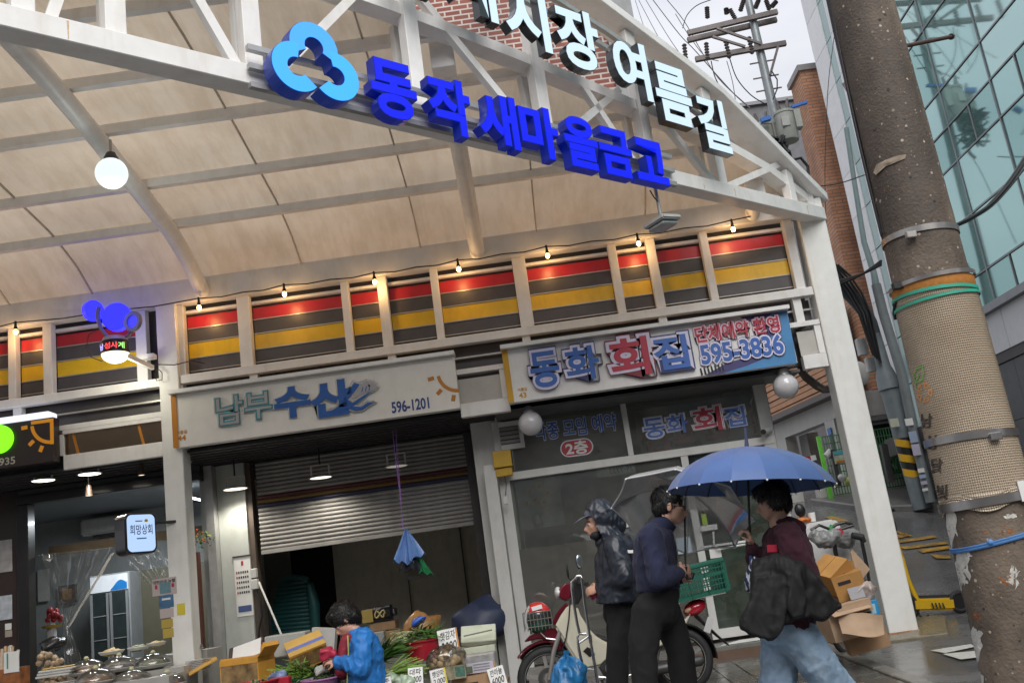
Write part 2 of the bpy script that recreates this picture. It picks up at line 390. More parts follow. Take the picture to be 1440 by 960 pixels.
ys=[-60,-20,-5,0]+[1.5+0.5*i for i in range(18)]+[10.4,10.9,11.5,12.2,13,13.7,14.5,15.5,16.5,18,20,22,26,32,40,80,400]
g=MB();nx=len(xs)
for y in ys:
    for x in xs:
        z=gz(y,x)if x>3.3 or y<=10.4 else 0.26
        g.v.append(Vector((x,y,z+0.012*noise.noise(Vector((x*0.6,y*0.6,0)))*(1 if abs(x)<15 and y<30 else 0))))
for j in range(len(ys)-1):
    for i in range(nx-1):g.f.append([j*nx+i,j*nx+i+1,(j+1)*nx+i+1,(j+1)*nx+i]);g.mi.append(0)
road=g.build('road',asphalt,smooth=30);tag(road,kind='structure')

def ground_patch(mb,pts,dz=0.006,n=6):
    """pts: 4 pixel corners, draped on the ground"""
    P=[G(*p)for p in pts]
    vs=[]
    for j in range(n+1):
        for i in range(n+1):
            u,v=i/n,j/n
            q=(P[0]*(1-u)+P[1]*u)*(1-v)+(P[3]*(1-u)+P[2]*u)*v
            vs.append((q.x,q.y,gz(q.y,q.x)+0.014+dz))
    return mb.add(vs,[(j*(n+1)+i,j*(n+1)+i+1,(j+1)*(n+1)+i+1,(j+1)*(n+1)+i)for j in range(n)for i in range(n)])
marks=MB()
for q in[((1244,757),(1250,761),(1280,755),(1275,751)),((1258,763),(1266,765),(1318,757),(1312,754)),
          ((1264,771),(1274,774),(1334,766),(1330,763)),((1290,775),(1298,779),(1338,773),(1336,769)),
          ((1308,781),(1318,787),(1338,787),(1336,783)),((1254,745),(1262,748),(1284,755),(1272,756)),
          ((1170,745),(1184,745),(1218,757),(1216,760)),((1158,728),(1170,727),(1196,734),(1180,736)),((1208,741),(1213,740),(1216,742),(1211,743))]:
    ground_patch(marks,q)
tag(marks.build('yellow_road_marking',road_yellow),kind='structure')
marks=MB()
for q in[((1309,917),(1330,921),(1372,912),(1366,908)),((1326,922),(1352,930),(1385,926),(1372,918))]:ground_patch(marks,q)
tag(marks.build('white_road_marking',road_white),kind='structure')
# paving in front of the shops with a pale kerb line, laid stone by stone
pv=MB();pv.box((-14,6.9,0.0),(2.2,10.4,0.26))
pv=thing('pavement',None,None,(0,0,0));tag(pv,kind='structure')
base=MB();
a0,a1=G(1150,905),G(1310,966)
def pvz(x,y):return gz(y,x)+0.03
rnd=random.Random(3)
ux_=(Vector((a1.x,a1.y,0))-Vector((a0.x,a0.y,0))).normalized();nx_=Vector((-ux_.y,ux_.x,0))
if nx_.x>0:nx_=-nx_
stone_m=[paving,M('wet_paving_warm',(0.11,0.094,0.076),0.22,var=0.25,scale=14,rvar=0.16),M('wet_paving_grey',(0.085,0.085,0.082),0.2,var=0.25,scale=14,rvar=0.15)]
kerb_m=M('wet_kerb_stone',(0.20,0.19,0.17),0.35,var=0.18,scale=16,rvar=0.15,bump=0.15)
o0=Vector((a0.x,a0.y,0))
for i in range(-3,9):
    p=o0+ux_*(i*0.42);q=p+ux_*0.41;m=MB()
    c=[p,q,q+nx_*0.13,p+nx_*0.13]
    m.prism([(v.x,v.y,gz(v.y,v.x)-0.05)for v in c],(0,0,0.10)).build('kerb_stone',kerb_m,pv,bevel=0.008)
for r_ in range(0,9):
    for i in range(-5,18):
        p=o0+nx_*(0.14+r_*0.225)+ux_*(i*0.225+(0.11 if r_%2 else 0));q=p+ux_*0.219
        c=[p,q,q+nx_*0.219,p+nx_*0.219];dz=rnd.uniform(-0.004,0.004)
        if p.y>10.2 or p.x>3.4 or p.y<5.6:continue
        MB().prism([(v.x,v.y,gz(v.y,v.x)-0.04)for v in c],(0,0,0.075+dz)).build('paving_stone',stone_m[rnd.choice((0,0,1,2))],pv,bevel=0.004)
# concrete pad at the foot of the right column
m=MB();q=[G(1236,905),G(1335,893),G(1330,868),G(1262,866)]
m.prism([(v.x,v.y,gz(v.y,v.x)-0.1)for v in q],(0,0,0.125));tag(m.build('concrete_pad',M('wet_concrete',(0.20,0.17,0.11),0.3,var=0.25,rvar=0.15,dirt=0.4),bevel=0.01),kind='structure')

# ------------------------------------------------------------------ market canopy: membrane roof on ribs and purlins, gable truss, columns
D=10.4
P0=Vector((3.618,10.4,4.77));ud=Vector((-0.752,-0.659,0));nn_=Vector((-0.659,0.752,0))
ROOF=[(10.5,4.98),(10.42,5.05),(9.98,5.30),(9.46,5.47),(8.46,5.62),(7.64,5.74),(6.8,5.83),(5.0,5.90),(3.6,5.80)]
def rz(Y):
    for(a,b),(c,d)in zip(ROOF,ROOF[1:]):
        if Y>=c:return b+(d-b)*(a-Y)/(a-c)if Y<=a else b
    return ROOF[-1][1]
def T(s,z,off=0.0):
    p=P0+ud*s+nn_*off;return Vector((p.x,p.y,z))
can=thing('market_canopy','white steel arcade canopy with beige membrane roof and arched gable truss over the street','canopy',(3.6,10.4,0.26))
mem=bpy.data.materials.new('roof_membrane');mem.use_nodes=True;t=mem.node_tree;t.nodes.clear()
o_=t.nodes.new('ShaderNodeOutputMaterial');df=t.nodes.new('ShaderNodeBsdfDiffuse');tl=t.nodes.new('ShaderNodeBsdfTranslucent');mx_=t.nodes.new('ShaderNodeMixShader')
tc_=t.nodes.new('ShaderNodeTexCoord');n_=nd(t,'ShaderNodeTexNoise',Scale=1.1,Detail=7.0,Roughness=0.6);t.links.new(tc_.outputs['Object'],n_.inputs['Vector'])
r_=t.nodes.new('ShaderNodeValToRGB');r_.color_ramp.elements[0].color=(0.60,0.50,0.385,1);r_.color_ramp.elements[1].color=(0.73,0.63,0.50,1)
r_.color_ramp.elements[0].position=0.3;r_.color_ramp.elements[1].position=0.6
t.links.new(n_.outputs['Fac'],r_.inputs[0])
mp_=t.nodes.new('ShaderNodeMapping');mp_.inputs['Scale'].default_value=(3.2,0.55,1.0);ns_=nd(t,'ShaderNodeTexNoise',Scale=2.6,Detail=7.0,Roughness=0.7);t.links.new(tc_.outputs['Object'],mp_.inputs[0]);t.links.new(mp_.outputs[0],ns_.inputs['Vector'])
rs_=t.nodes.new('ShaderNodeValToRGB');rs_.color_ramp.elements[0].position=0.40;rs_.color_ramp.elements[0].color=(0.80,0.74,0.66,1);rs_.color_ramp.elements[1].position=0.56;rs_.color_ramp.elements[1].color=(1,1,1,1);t.links.new(ns_.outputs['Fac'],rs_.inputs[0])
mu_=t.nodes.new('ShaderNodeMixRGB');mu_.blend_type='MULTIPLY';mu_.inputs[0].default_value=0.45;t.links.new(r_.outputs[0],mu_.inputs[1]);t.links.new(rs_.outputs[0],mu_.inputs[2])
t.links.new(mu_.outputs[0],df.inputs[0]);t.links.new(mu_.outputs[0],tl.inputs[0])
mx_.inputs[0].default_value=MEMT;t.links.new(df.outputs[0],mx_.inputs[1]);t.links.new(tl.outputs[0],mx_.inputs[2]);t.links.new(mx_.outputs[0],o_.inputs[0])
RIBX=[-9.7,-6.55,-3.4,-0.25,2.9];SEAMX=sorted(RIBX+[-8.6,-7.5,-5.6,-4.65,-2.25,-0.88,0.45,1.7])
PURY=[10.4,9.52,8.75,7.84,7.17,6.34,5.5,4.6,3.6]
def edgeX(Y):                                # the slanted front edge of the roof, just behind the gable truss
    s=(10.4-Y)/0.659;return 3.618-0.752*s-0.10
seam_m=M('seam_strip',(0.50,0.43,0.35),0.7)  # seam strips, somewhat darker than the membrane panels
stain=M('grey_stain',(0.22,0.20,0.19),0.8)
for xa,xb in zip(SEAMX,SEAMX[1:]+[99]):
    if xb==99 and xa>2.8:xb=3.7
    for ya,yb in zip(PURY,PURY[1:]):
        n=4;vs=[];ok=False
        for j in range(n+1):
            y=ya+(yb-ya)*j/n
            for i in range(n+1):
                xr=min(xb,edgeX(y));x=xa+(xr-xa)*i/n
                if xr>xa+0.02:ok=True
                x=max(min(x,edgeX(y)),min(xa,edgeX(y)))
                b=0.035*math.sin(math.pi*i/n)*math.sin(math.pi*j/n)
                vs.append((x,y,rz(y)+0.05+b))
        if not ok:continue
        MB().add(vs,[(j*(n+1)+i,j*(n+1)+i+1,(j+1)*(n+1)+i+1,(j+1)*(n+1)+i)for j in range(n)for i in range(n)]).build('membrane_panel',mem,can,smooth=60)
for x in SEAMX:
    if x in RIBX:continue
    ysx=[y for y in[10.4-0.2*i for i in range(34)]if edgeX(y)>x]
    if len(ysx)>2:
        m=MB()
        for a,b in zip(ysx,ysx[1:]):m.beam((x,a,rz(a)+0.035),(x,b,rz(b)+0.035),0.015,0.02)
        m.build('membrane_seam',seam_m,can)
for x in RIBX:
    ysx=[y for y in[10.44-0.25*i for i in range(29)]if edgeX(y)>x]
    if len(ysx)>2:
        pts=[(x,y,rz(y)-0.11)for y in ysx if edgeX(y)>x+0.25]
        MB().loft(pts,[0.085]*len(pts),10).build('roof_rib',white_steel,can,smooth=50);e_=pts[-1];MB().box((x-.10,e_.y-.16 if hasattr(e_,'y')else e_[1]-.16,e_[2]-.10),(x+.10,e_[1]+.02,e_[2]+.16)).build('rib_shoe',white_steel,can,bevel=.006)
for y in PURY[1:]:
    m=MB().beam((-11,y,rz(y)-0.0),(edgeX(y)+0.03,y,rz(y)-0.0),0.07,0.09);m.build('purlin',white_steel,can)
# eave beams along the shop front
MB().box((-11,10.36,4.86),(3.62,10.53,5.13)).build('eave_beam',white_steel,can,bevel=0.006)
# roof front edge beam
m=MB();pts=[(edgeX(y)-0.02,y,rz(y)+0.0)for y in[10.4,10.2,9.98,9.46,8.9,8.46,7.64,6.8,5.8,5.0,4.2,3.6]]
for a,b in zip(pts,pts[1:]):m.beam(a,b,0.16,0.10)
m.build('roof_edge_beam',white_steel,can)
# gable truss
CH=[(-0.13,5.07),(0.38,5.37),(0.93,5.70),(1.48,6.02),(2.0,6.22),(2.54,6.40),(3.2,6.62),(4.2,6.86),(5.2,6.96),(6.2,6.90),(7.2,6.68),(8.2,6.3),(9.2,5.75),(10.0,5.1)]
def chz(s):
    for(a,b),(c,d)in zip(CH,CH[1:]):
        if s<=c:return b+(d-b)*(s-a)/(c-a)
    return CH[-1][1]
m=MB()
sec=[(-0.10,0.0),(0.26,0.0),(0.26,-0.06),(-0.10,-0.06)]
k=len(CH);vs=[]
for s_,z_ in CH:
    for o1,dz in((-0.12,0.03),(0.22,0.03),(0.22,-0.07),(-0.12,-0.07)):vs.append(T(s_,z_+dz,o1))
fs=[(4*i+a,4*i+b,4*i+4+b,4*i+4+a)for i in range(k-1)for a,b in((0,1),(1,2),(2,3),(3,0))]+[(0,1,2,3),tuple(4*(k-1)+q for q in(3,2,1,0))]
m.add(vs,fs).build('upper_chord',white_steel,can,bevel=0.008)
m=MB().beam(T(-0.06,4.775+0.075,0),T(10.1,4.775+0.075,0),0.17,0.15);m.build('lower_chord',white_steel,can,bevel=0.006)
for s_ in(0.42,1.68,2.75,4.08,5.42,6.80,7.72,8.25,9.2):
    w=0.13 if s_>0.5 else 0.11
    MB().beam(T(s_,4.93,0.02),T(s_,chz(s_)-0.07,0.02),0.10,w,hint=ud).build('truss_post',white_steel,can,bevel=0.004)
    MB().beam(T(s_,4.93,0.20),T(s_,rz(T(s_,0,.2).y)-0.02,0.2),0.06,0.07,hint=ud).build('rear_truss_post',white_steel,can)
for(s0,z0,s1,z1)in[(1.62,4.93,0.5,5.40),(1.75,4.93,2.70,5.75),(4.0,4.93,3.0,5.72),(4.18,4.93,5.36,6.1),(6.65,4.93,5.5,6.3),(6.9,4.93,7.66,6.3),(2.95,4.93,3.55,5.70),(8.1,4.93,7.8,6.0)]:
    MB().beam(T(s0,z0,0.03),T(s1,z1,0.03),0.06,0.07,hint=ud).build('truss_brace',white_steel,can)
rs_m=M('rust_streak',(0.58,0.42,0.25),0.8,var=0.3,scale=40)
for s_,z0,h in((8.02,4.79,.12),(6.74,4.78,.13),(6.70,4.79,.07),(3.40,4.80,.06),(1.60,4.79,.09),(2.10,4.80,.05),(0.30,4.79,.10)):
    m=MB();m.prism([T(s_+a,z0+b,-0.0855)for a,b in((0,0),(.004,0),(.009,h),(-.004,h))],nn_*-0.0015);m.build('rust_streak',rs_m,can)
# rails that carry the sign letters
for z_ in(4.74,4.88,5.02):MB().beam(T(2.6,z_,-0.125),T(6.9,z_,-0.125),0.045,0.04).build('sign_rail',grey_steel,can)
for dz in(-0.62,-0.42):
    pts=[T(s,chz(s)+dz,-0.13)for s in(1.7,2.2,2.7,3.2,3.8,4.6,5.4,6.2,7.0)]
    m=MB()
    for a,b in zip(pts,pts[1:]):m.beam(a,b,0.045,0.045)
    m.build('sign_rail',grey_steel,can)
# columns
def column(name,x0,x1,z1):
    c=MB().box((x0,10.37,0.2),(x1,10.6,z1)).build(name,column_paint,can,bevel=0.008);return c
cr_=column('column',3.40,3.70,5.05);
MB().box((3.39,10.36,0.2),(3.71,10.61,0.30)).build('rusty_foot',rust,cr_,bevel=0.01)
a=W(210,430,D).x;b=W(252,650,D).x
MB().box((-3.94,10.36,0.2),(-3.72,10.6,4.86)).build('column',column_paint,can,bevel=0.008)
# small black boxes and brackets under the roof
for px,py in((88,107),(283,80)):
    p=W(px,py,7.2);MB().cbox(p,(0.05,0.05,0.05)).build('cable_clip',black,can)
MB().cbox(W(618,171,6.9),(0.22,0.03,0.035)).build('tube_lamp',EMIT('tube_light',(1,0.95,0.9),1.0),can)

# ------------------------------------------------------------------ channel letters on the gable truss
def chan_letters(root,rows,face_m,side_m,depth):
    for ch,s,w,z0,h in rows:
        org=T(s+w/2,z0,-0.30);
        b=MB();letters(b,ch,org,-ud,(0,0,1),w,h,depth=depth,offset=0.040,out=nn_)
        p=b.build('letter',side_m,root)
        f=MB();letters(f,ch,T(s+w/2,z0,-0.303),-ud,(0,0,1),w,h,offset=0.031,out=-nn_)
        f.build('lit_face',face_m,p)
side_blue=M('navy_letter_side',(0.008,0.02,0.20),0.35,var=0.1,emit=(0.0,0.01,0.30),estr=0.14)
face_blue=EMIT('blue_lit_acrylic',(0.0,0.006,0.85),0.46)
side_dark=M('dark_letter_side',(0.02,0.022,0.026),0.25,var=0.2,coat=0.3)
face_white=EMIT('pale_blue_lit_acrylic',(0.58,0.73,0.86),0.48)
t1=thing('bank_sign','glowing blue channel letters on the lower chord of the gable truss','sign letters',T(4.5,4.62,-0.3))
chan_letters(t1,[('동',5.86,0.36,4.65,0.43),('작',5.36,0.36,4.63,0.44),('새',4.89,0.36,4.62,0.43),('마',4.46,0.38,4.61,0.43),
                  ('을',3.99,0.36,4.60,0.44),('금',3.57,0.38,4.60,0.42),('고',3.12,0.39,4.62,0.38)],face_blue,side_blue,0.095)
t2=thing('market_name_sign','pale blue lit letters with black sides along the arched top of the truss','sign letters',T(3.8,5.2,-0.3))
chan_letters(t2,[('사',5.56,0.44,5.80,0.52),('계',4.97,0.44,5.75,0.54),('시',4.40,0.45,5.63,0.53),('장',3.80,0.48,5.58,0.57),('여',3.15,0.43,5.46,0.56),
                  ('름',2.60,0.48,5.31,0.58),('길',2.05,0.42,5.14,0.54)],face_white,side_dark,0.085)
# three lobed emblem
em=thing('bank_emblem','sky blue three lobed ring emblem glowing at the left of the blue letters','emblem',T(6.5,4.66,-0.3))
lob_out=M('emblem_side',(0.01,0.03,0.22),0.35,emit=(0,0.03,0.3),estr=0.1)
lob_face=[EMIT('emblem_face_top',(0.06,0.33,0.90),0.55),EMIT('emblem_face_left',(0.05,0.36,0.95),0.55),EMIT('emblem_face_right',(0.05,0.38,0.95),0.55)]
cs,cz=6.49,4.925
def ring_arc(cx,cz_,r0,r1,a0,a1,n=28):
    po=[(cx+r1*math.cos(R(a0+(a1-a0)*i/n)),cz_+r1*math.sin(R(a0+(a1-a0)*i/n)))for i in range(n+1)]
    pi_=[(cx+r0*math.cos(R(a0+(a1-a0)*i/n)),cz_+r0*math.sin(R(a0+(a1-a0)*i/n)))for i in range(n+1)]
    return po,pi_
for i,(lx,lz,a0,a1)in enumerate([(0.0,0.115,-28,208),(-0.145,-0.075,80,318),(0.145,-0.075,-138,100)]):
    po,pi_=ring_arc(lx,lz,0.070,0.187,a0,a1)
    b=MB();n=len(po)
    for face_off,mm in((-0.30,None),):
        vs=[T(cs-x,cz+z,-0.30)for x,z in po]+[T(cs-x,cz+z,-0.30)for x,z in pi_]+[T(cs-x,cz+z,-0.18)for x,z in po]+[T(cs-x,cz+z,-0.18)for x,z in pi_]
        fs=[]
        for k in range(n-1):
            fs+=[(k,k+1,n+k+1,n+k),(2*n+k,3*n+k,3*n+k+1,2*n+k+1),(k,2*n+k,2*n+k+1,k+1),(n+k,n+k+1,3*n+k+1,3*n+k)]
        fs+=[(0,n,3*n,2*n),(n-1,3*n-1,4*n-1,2*n-1)]
        b.add(vs,fs)
    p=b.build('lobe',lob_out,em)
    f=MB();d_=0.304+0.002*i
    vs=[T(cs-(lx+(x-lx)*0.985),cz+lz+(z-lz)*0.985,-d_)for x,z in po]+[T(cs-(lx+(x-lx)*1.02),cz+lz+(z-lz)*1.02,-d_)for x,z in pi_]
    f.add(vs,[(k,k+1,n+k+1,n+k)for k in range(n-1)]);f.build('lit_face',lob_face[i],p)

# ------------------------------------------------------------------ shop row: clerestory of striped slats in a white frame
bld=thing('market_building','long white framed shop front with red, dark and yellow striped clerestory under the canopy','building',(0,10.6,0.26))
# stripe levels
ZR=[(4.735,4.600,'red_slat'),(4.585,4.435,'dark_slat'),(4.420,4.252,'yellow_slat'),(4.237,4.10,'dark_slat')]
slat_m={'red_slat':M('red_enamel',(0.54,0.02,0.035),0.35,var=0.10,dirt=0.25),'dark_slat':M('charcoal_enamel',(0.085,0.08,0.085),0.4,var=0.15,dirt=0.1,dirtcol=(0.1,0.09,0.08)),
          'yellow_slat':M('yellow_enamel',(0.82,0.52,0.015),0.35,var=0.08,dirt=0.25)}
rim=M('slat_rim',(0.5,0.48,0.45),0.35,metal=0.4)
posts=[]
for px,py,w in[(-60,515,.09),(15,500,.085),(65,492,.10),(197,475,.12),(253,470,.08),(343,462,.14),(487,440,.085),(540,433,.11),(614,425,.085),(735,408,.15),(868,392,.09),(923,388,.10),(998,375,.085),(1118,360,.10)]:
    posts.append((W(px,py,D).x,w))
MB().box((-11,10.60,3.2),(3.35,10.70,4.88)).build('backing_wall',dark_steel,bld)
for x,w in posts:
    MB().box((x-w/2,10.42,4.03),(x+w/2,10.53,4.858)).build('frame_post',white_steel,bld,bevel=0.004)
for(xa,wa),(xb,wb)in zip(posts,posts[1:]):
    a,b=xa+wa/2+0.003,xb-wb/2-0.003
    if b-a<0.08 or(-3.95<(a+b)/2<-3.6):continue
    for z1,z0,nm in ZR:
        sl=MB().box((a,10.545,z0),(b,10.565,z1)).build(nm,slat_m[nm],bld)
        MB().box((a,10.535,z0-0.012),(b,10.57,z0-0.002)).build('rim_strip',rim,sl)
    MB().box((a,10.50,4.765),(b,10.56,4.80)).build('top_rail',white_steel,bld)
for x0,x1 in((-11,-3.945),(-3.715,3.395)):
    MB().box((x0,10.385,3.935),(x1,10.50,4.03)).build('middle_rail',white_steel,bld,bevel=0.004)
    for z in(3.80,):MB().box((x0,10.52,z),(x1,10.56,z+0.018)).build('slat_strip',rim,bld)
for px,py in((22,585),(250,535),(355,522),(550,497),(740,475),(932,443),(1120,415)):
    x=W(px,py,D).x;MB().box((x-0.045,10.43,3.60),(x+0.045,10.53,3.934)).build('frame_post',white_steel,bld)
MB().box((-11,10.59,3.45),(3.38,10.598,3.93)).build('charcoal_panel',slat_m['dark_slat'],bld)
for x0,x1 in((-11,-3.945),(-3.715,3.395)):MB().box((x0,10.40,3.60),(x1,10.50,3.655)).build('lower_rail',white_steel,bld)
# white fascia boards between the signs
fx=[(W(643,540,D).x,W(712,530,D).x),(W(1122,470,D).x,3.395)]
for x0,x1 in fx:
    MB().box((x0,10.40,3.12),(x1,10.50,3.27)).build('fascia_board',white_steel,bld,bevel=0.004)
    MB().box((x0,10.44,3.275),(x1,10.46,3.55)).build('pale_pane',M('pale_fascia_pane',(0.48,0.46,0.42),0.3,var=0.08),bld)
    MB().box((x1-0.07,10.41,3.275),(x1,10.50,3.597)).build('frame_post',white_steel,bld)
# soffit over the shop fronts
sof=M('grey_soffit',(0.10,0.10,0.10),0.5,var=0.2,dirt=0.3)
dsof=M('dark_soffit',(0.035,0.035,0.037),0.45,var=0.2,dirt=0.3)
xm=W(700,600,11).x
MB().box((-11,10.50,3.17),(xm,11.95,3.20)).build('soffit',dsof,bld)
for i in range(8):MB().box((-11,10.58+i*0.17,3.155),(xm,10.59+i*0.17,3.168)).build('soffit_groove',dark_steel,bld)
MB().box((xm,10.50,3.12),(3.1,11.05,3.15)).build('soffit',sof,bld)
# upper storey of red brick with white joints
red_brick=brick_mat('red_brick_white_joints',(0.24,0.075,0.055),(0.17,0.05,0.04),(0.5,0.46,0.43),1,0.21,0.075,0.012)
xe=W(893,40,11.3).x
MB().box((-14,11.3,5.2),(xe-0.38,13.5,9.5)).build('brick_upper_wall',red_brick,bld)
MB().box((xe-0.378,11.24,5.2),(xe,13.5,9.5)).build('grey_corner_pier',M('grey_pier',(0.22,0.23,0.24),0.5,var=0.12,dirt=0.3),bld)
MB().box((-14,10.75,5.0),(3.4,15,5.2)).build('flat_roof',M('roof_felt',(0.2,0.2,0.2),0.8),bld)

# ------------------------------------------------------------------ shop signs
sign_white=M('sign_panel_cream',(0.78,0.755,0.70),0.45,var=0.04,dirt=0.12,dirtcol=(0.4,0.35,0.28))
orange=M('orange_sign_strip',(0.50,0.19,0.015),0.45,var=0.05)
amber=M('amber_sign_strip',(0.62,0.33,0.01),0.45,var=0.05)
SY=10.28
def sign_box(root,p_tl,p_tr,p_bl,p_br,mat,z0=None,z1=None):
    a=W(*p_bl,SY);b=W(*p_br,SY);c=W(*p_tl,SY);d=W(*p_tr,SY)
    x0=(a.x+c.x)/2;x1=(b.x+d.x)/2;z0=(a.z+b.z)/2 if z0 is None else z0;z1=(c.z+d.z)/2 if z1 is None else z1
    MB().box((x0,SY,z0),(x1,10.395,z1)).build('panel',mat,root,bevel=0.004)
    return x0,x1,z0,z1
s1=thing('shop_sign','cream shop sign with teal and blue letters, a blue fish and orange edge strip','shop sign',(W(440,600,SY).x,10.3,3.2))
x0,x1,z0,z1=sign_box(s1,(238,556),(641,500),(247,627),(645,577),sign_white)
MB().box((x0-0.01,10.20,z1+0.003),(x1+0.01,10.395,z1+0.045)).build('cap_rail',white_steel,s1)
MB().box((x0-0.002,SY-0.012,z0+0.003),(x0+0.055,SY-0.002,z1-0.003)).build('orange_strip',orange,s1)
chrome_edge=M('letter_chrome_edge',(0.55,0.55,0.53),0.25,metal=0.8,var=0.1)
teal=M('teal_letter_edge',(0.03,0.24,0.27),0.4,var=0.08);lgrey=M('letter_grey_face',(0.36,0.35,0.36),0.4,var=0.06);blue_p=M('letter_blue_face',(0.02,0.10,0.36),0.35,var=0.08)
def sign_letters(root,txt,bx,layers):
    """bx = pixel box (x0, x1, ytop, ybot); layers = (offset, depth0, depth, material, name)"""
    par=root
    for i,(off,d0,dd,mt,nm)in enumerate(layers):
        m=MB();letters_px(m,txt,*bx,SY-d0,offset=off,depth=dd);o=m.build(nm,mt,par)
        if i==0:par=o
for ch,bx in(('남',(305,341,557,596)),('부',(345,381,552,588))):
    sign_letters(s1,ch,bx,[(0.055,0.0,0.03,chrome_edge,'letter'),(0.046,0.031,0.004,teal,'letter_face'),(0.006,0.036,0.003,lgrey,'letter_inlay')])
for ch,bx in(('수',(388,434,545,585)),('산',(440,492,537,583))):
    sign_letters(s1,ch,bx,[(0.058,0.0,0.03,chrome_edge,'letter'),(0.046,0.031,0.004,blue_p,'letter_face')])
# the fish leaping over a wave
def px_poly(mb,pts,Y,dv):return mb.prism([W(x,y,Y)for x,y in pts],(0,dv,0))
fish=px_poly(MB(),[(478,583),(462,581),(448,574),(456,576),(470,573),(480,566),(484,556),(492,543),(496,535),(505,537),(516,533),(528,536),(534,544),(527,551),(515,556),(506,563),(498,569),(507,570),(516,564),(526,563),(531,566),(522,570),(512,578),(500,580),(490,577)],SY,-0.03).build('fish_emblem',chrome_edge,s1)
px_poly(MB(),[(478,581),(462,579),(470,575),(481,567),(486,556),(493,545),(498,538),(506,540),(500,549),(489,562),(496,566),(505,560),(516,553),(522,550),(514,558),(503,566),(496,571),(508,572),(517,566),(527,565),(520,569),(510,576),(500,578),(490,574)],SY-0.031,-0.004).build('blue_body',blue_p,fish)
px_poly(MB(),[(507,541),(516,536),(527,538),(531,544),(525,549),(514,552),(506,555),(500,559),(495,560),(500,550)],SY-0.031,-0.005).build('silver_belly',lgrey,fish)
m=MB();m.lathe([(0,0),(0.012,0)],W(519,542,SY-0.038),10,Matrix.Rotation(R(90),3,'X')).build('eye',ink,fish)
for k in range(3):px_poly(MB(),[(508+k*5,551-k),(510+k*5,544-k),(511+k*5,544-k),(509.5+k*5,551-k)],SY-0.036,-0.002).build('gill_line',blue_p,fish)
m=MB();letters_px(m,'596-1201',551,603,562,577,SY-0.003,offset=0.03);m.build('phone_number',navy_ink,s1)
m=MB();letters_px(m,'여름길',248,263,605,610,SY-0.003,offset=0.02);letters_px(m,'44',250,261,612,619,SY-0.003,offset=0.03);m.build('house_number',orange,s1)
def sun_logo(root,cx,cy,rpx,Y,mat,a0,a1,rays,rl=9,th=4.5):
    """partial ring with rays in sign-plane coordinates"""
    c=W(cx,cy,Y);k=Y/FPX*1.02;m=MB();ro=rpx*k;ri=(rpx-th)*k;n=20
    po=[(c.x+ro*math.cos(R(a0+(a1-a0)*i/n)),c.z+ro*math.sin(R(a0+(a1-a0)*i/n)))for i in range(n+1)]
    pi_=[(c.x+ri*math.cos(R(a0+(a1-a0)*i/n)),c.z+ri*math.sin(R(a0+(a1-a0)*i/n)))for i in range(n+1)]
    for i in range(n):m.quad((po[i][0],Y,po[i][1]),(po[i+1][0],Y,po[i+1][1]),(pi_[i+1][0],Y,pi_[i+1][1]),(pi_[i][0],Y,pi_[i][1]))
    m.build('sun_arc',mat,root)
    for a in rays:
        d=Vector((math.cos(R(a)),0,math.sin(R(a))));q=Vector((-d.z,0,d.x));p=Vector((c.x,Y,c.z))+d*(ro+4*k)
        MB().quad(p-q*(2.8*k),p+d*(rl*k)-q*(2.8*k),p+d*(rl*k)+q*(2.8*k),p+q*(2.8*k)).build('sun_ray',mat,root)
sun_logo(s1,643,522,30,SY-0.003,orange,186,268,[188,222,255],th=5)

s2=thing('shop_sign','white and blue shop sign with blue and red outlined letters and a phone number','shop sign',(W(910,500,SY).x,10.3,3.2))
x0,x1,z0,z1=sign_box(s2,(706,494),(1107,436),(715,567),(1121,510),M('sign_panel_white',(0.80,0.785,0.765),0.4,var=0.04,dirt=0.12))
MB().box((x0-0.01,10.18,z1+0.003),(x1+0.01,10.395,z1+0.045)).build('cap_rail',white_steel,s2)
MB().box((x0-0.002,SY-0.012,z0+0.003),(x0+0.06,SY-0.002,z1-0.003)).build('amber_strip',amber,s2)
sky_print=M('sky_blue_print',(0.06,0.24,0.50),0.4,var=0.15,scale=3);purple=M('dark_purple_print',(0.05,0.04,0.16),0.4,var=0.1)
px_poly(MB(),[(1068,443),(1107,437),(1121,510),(1018,525),(1050,512),(1082,495),(1076,466)],SY-0.002,-0.001).build('blue_print',sky_print,s2)
px_poly(MB(),[(1040,446),(1086,440),(1072,452),(1095,470),(1078,474),(1062,455)],SY-0.0035,-0.001).build('purple_print',purple,s2)
px_poly(MB(),[(992,527),(1008,518),(1022,510),(1050,502),(1090,492),(1084,500),(1050,514),(1012,526)],SY-0.0035,-0.001).build('purple_print',purple,s2)
m=MB()
for k in range(7):px_poly(m,[(986+k*5,528-k),(984+k*5,518-k*1.2),(986+k*5,517-k),(989+k*5,527-k)],SY-0.0045,-0.001)
m.build('grass_print',ink,s2)
lilac=M('lilac_letter_edge',(0.66,0.63,0.78),0.4,var=0.05);indigo=M('indigo_letter_back',(0.035,0.04,0.16),0.4);blue_l=M('royal_blue_letter',(0.035,0.13,0.46),0.4,var=0.06)
crimson=M('crimson_letter',(0.42,0.02,0.05),0.4,var=0.06);pinkish=M('pink_letter_edge',(0.70,0.52,0.62),0.4);dred=M('dark_red_letter_back',(0.22,0.012,0.03),0.4)
for ch,bx,r in(('동',(747,785,495,543),0),('화',(797,841,488,533),0),('회',(860,911,476,528),1),('집',(922,966,473,518),0)):
    sign_letters(s2,ch,bx,[(0.11,0.0,0.05,dred if r else indigo,'letter'),(0.095,0.051,0.004,lilac,'letter_outline'),(0.026,0.056,0.004,crimson if r else blue_l,'letter_face')])
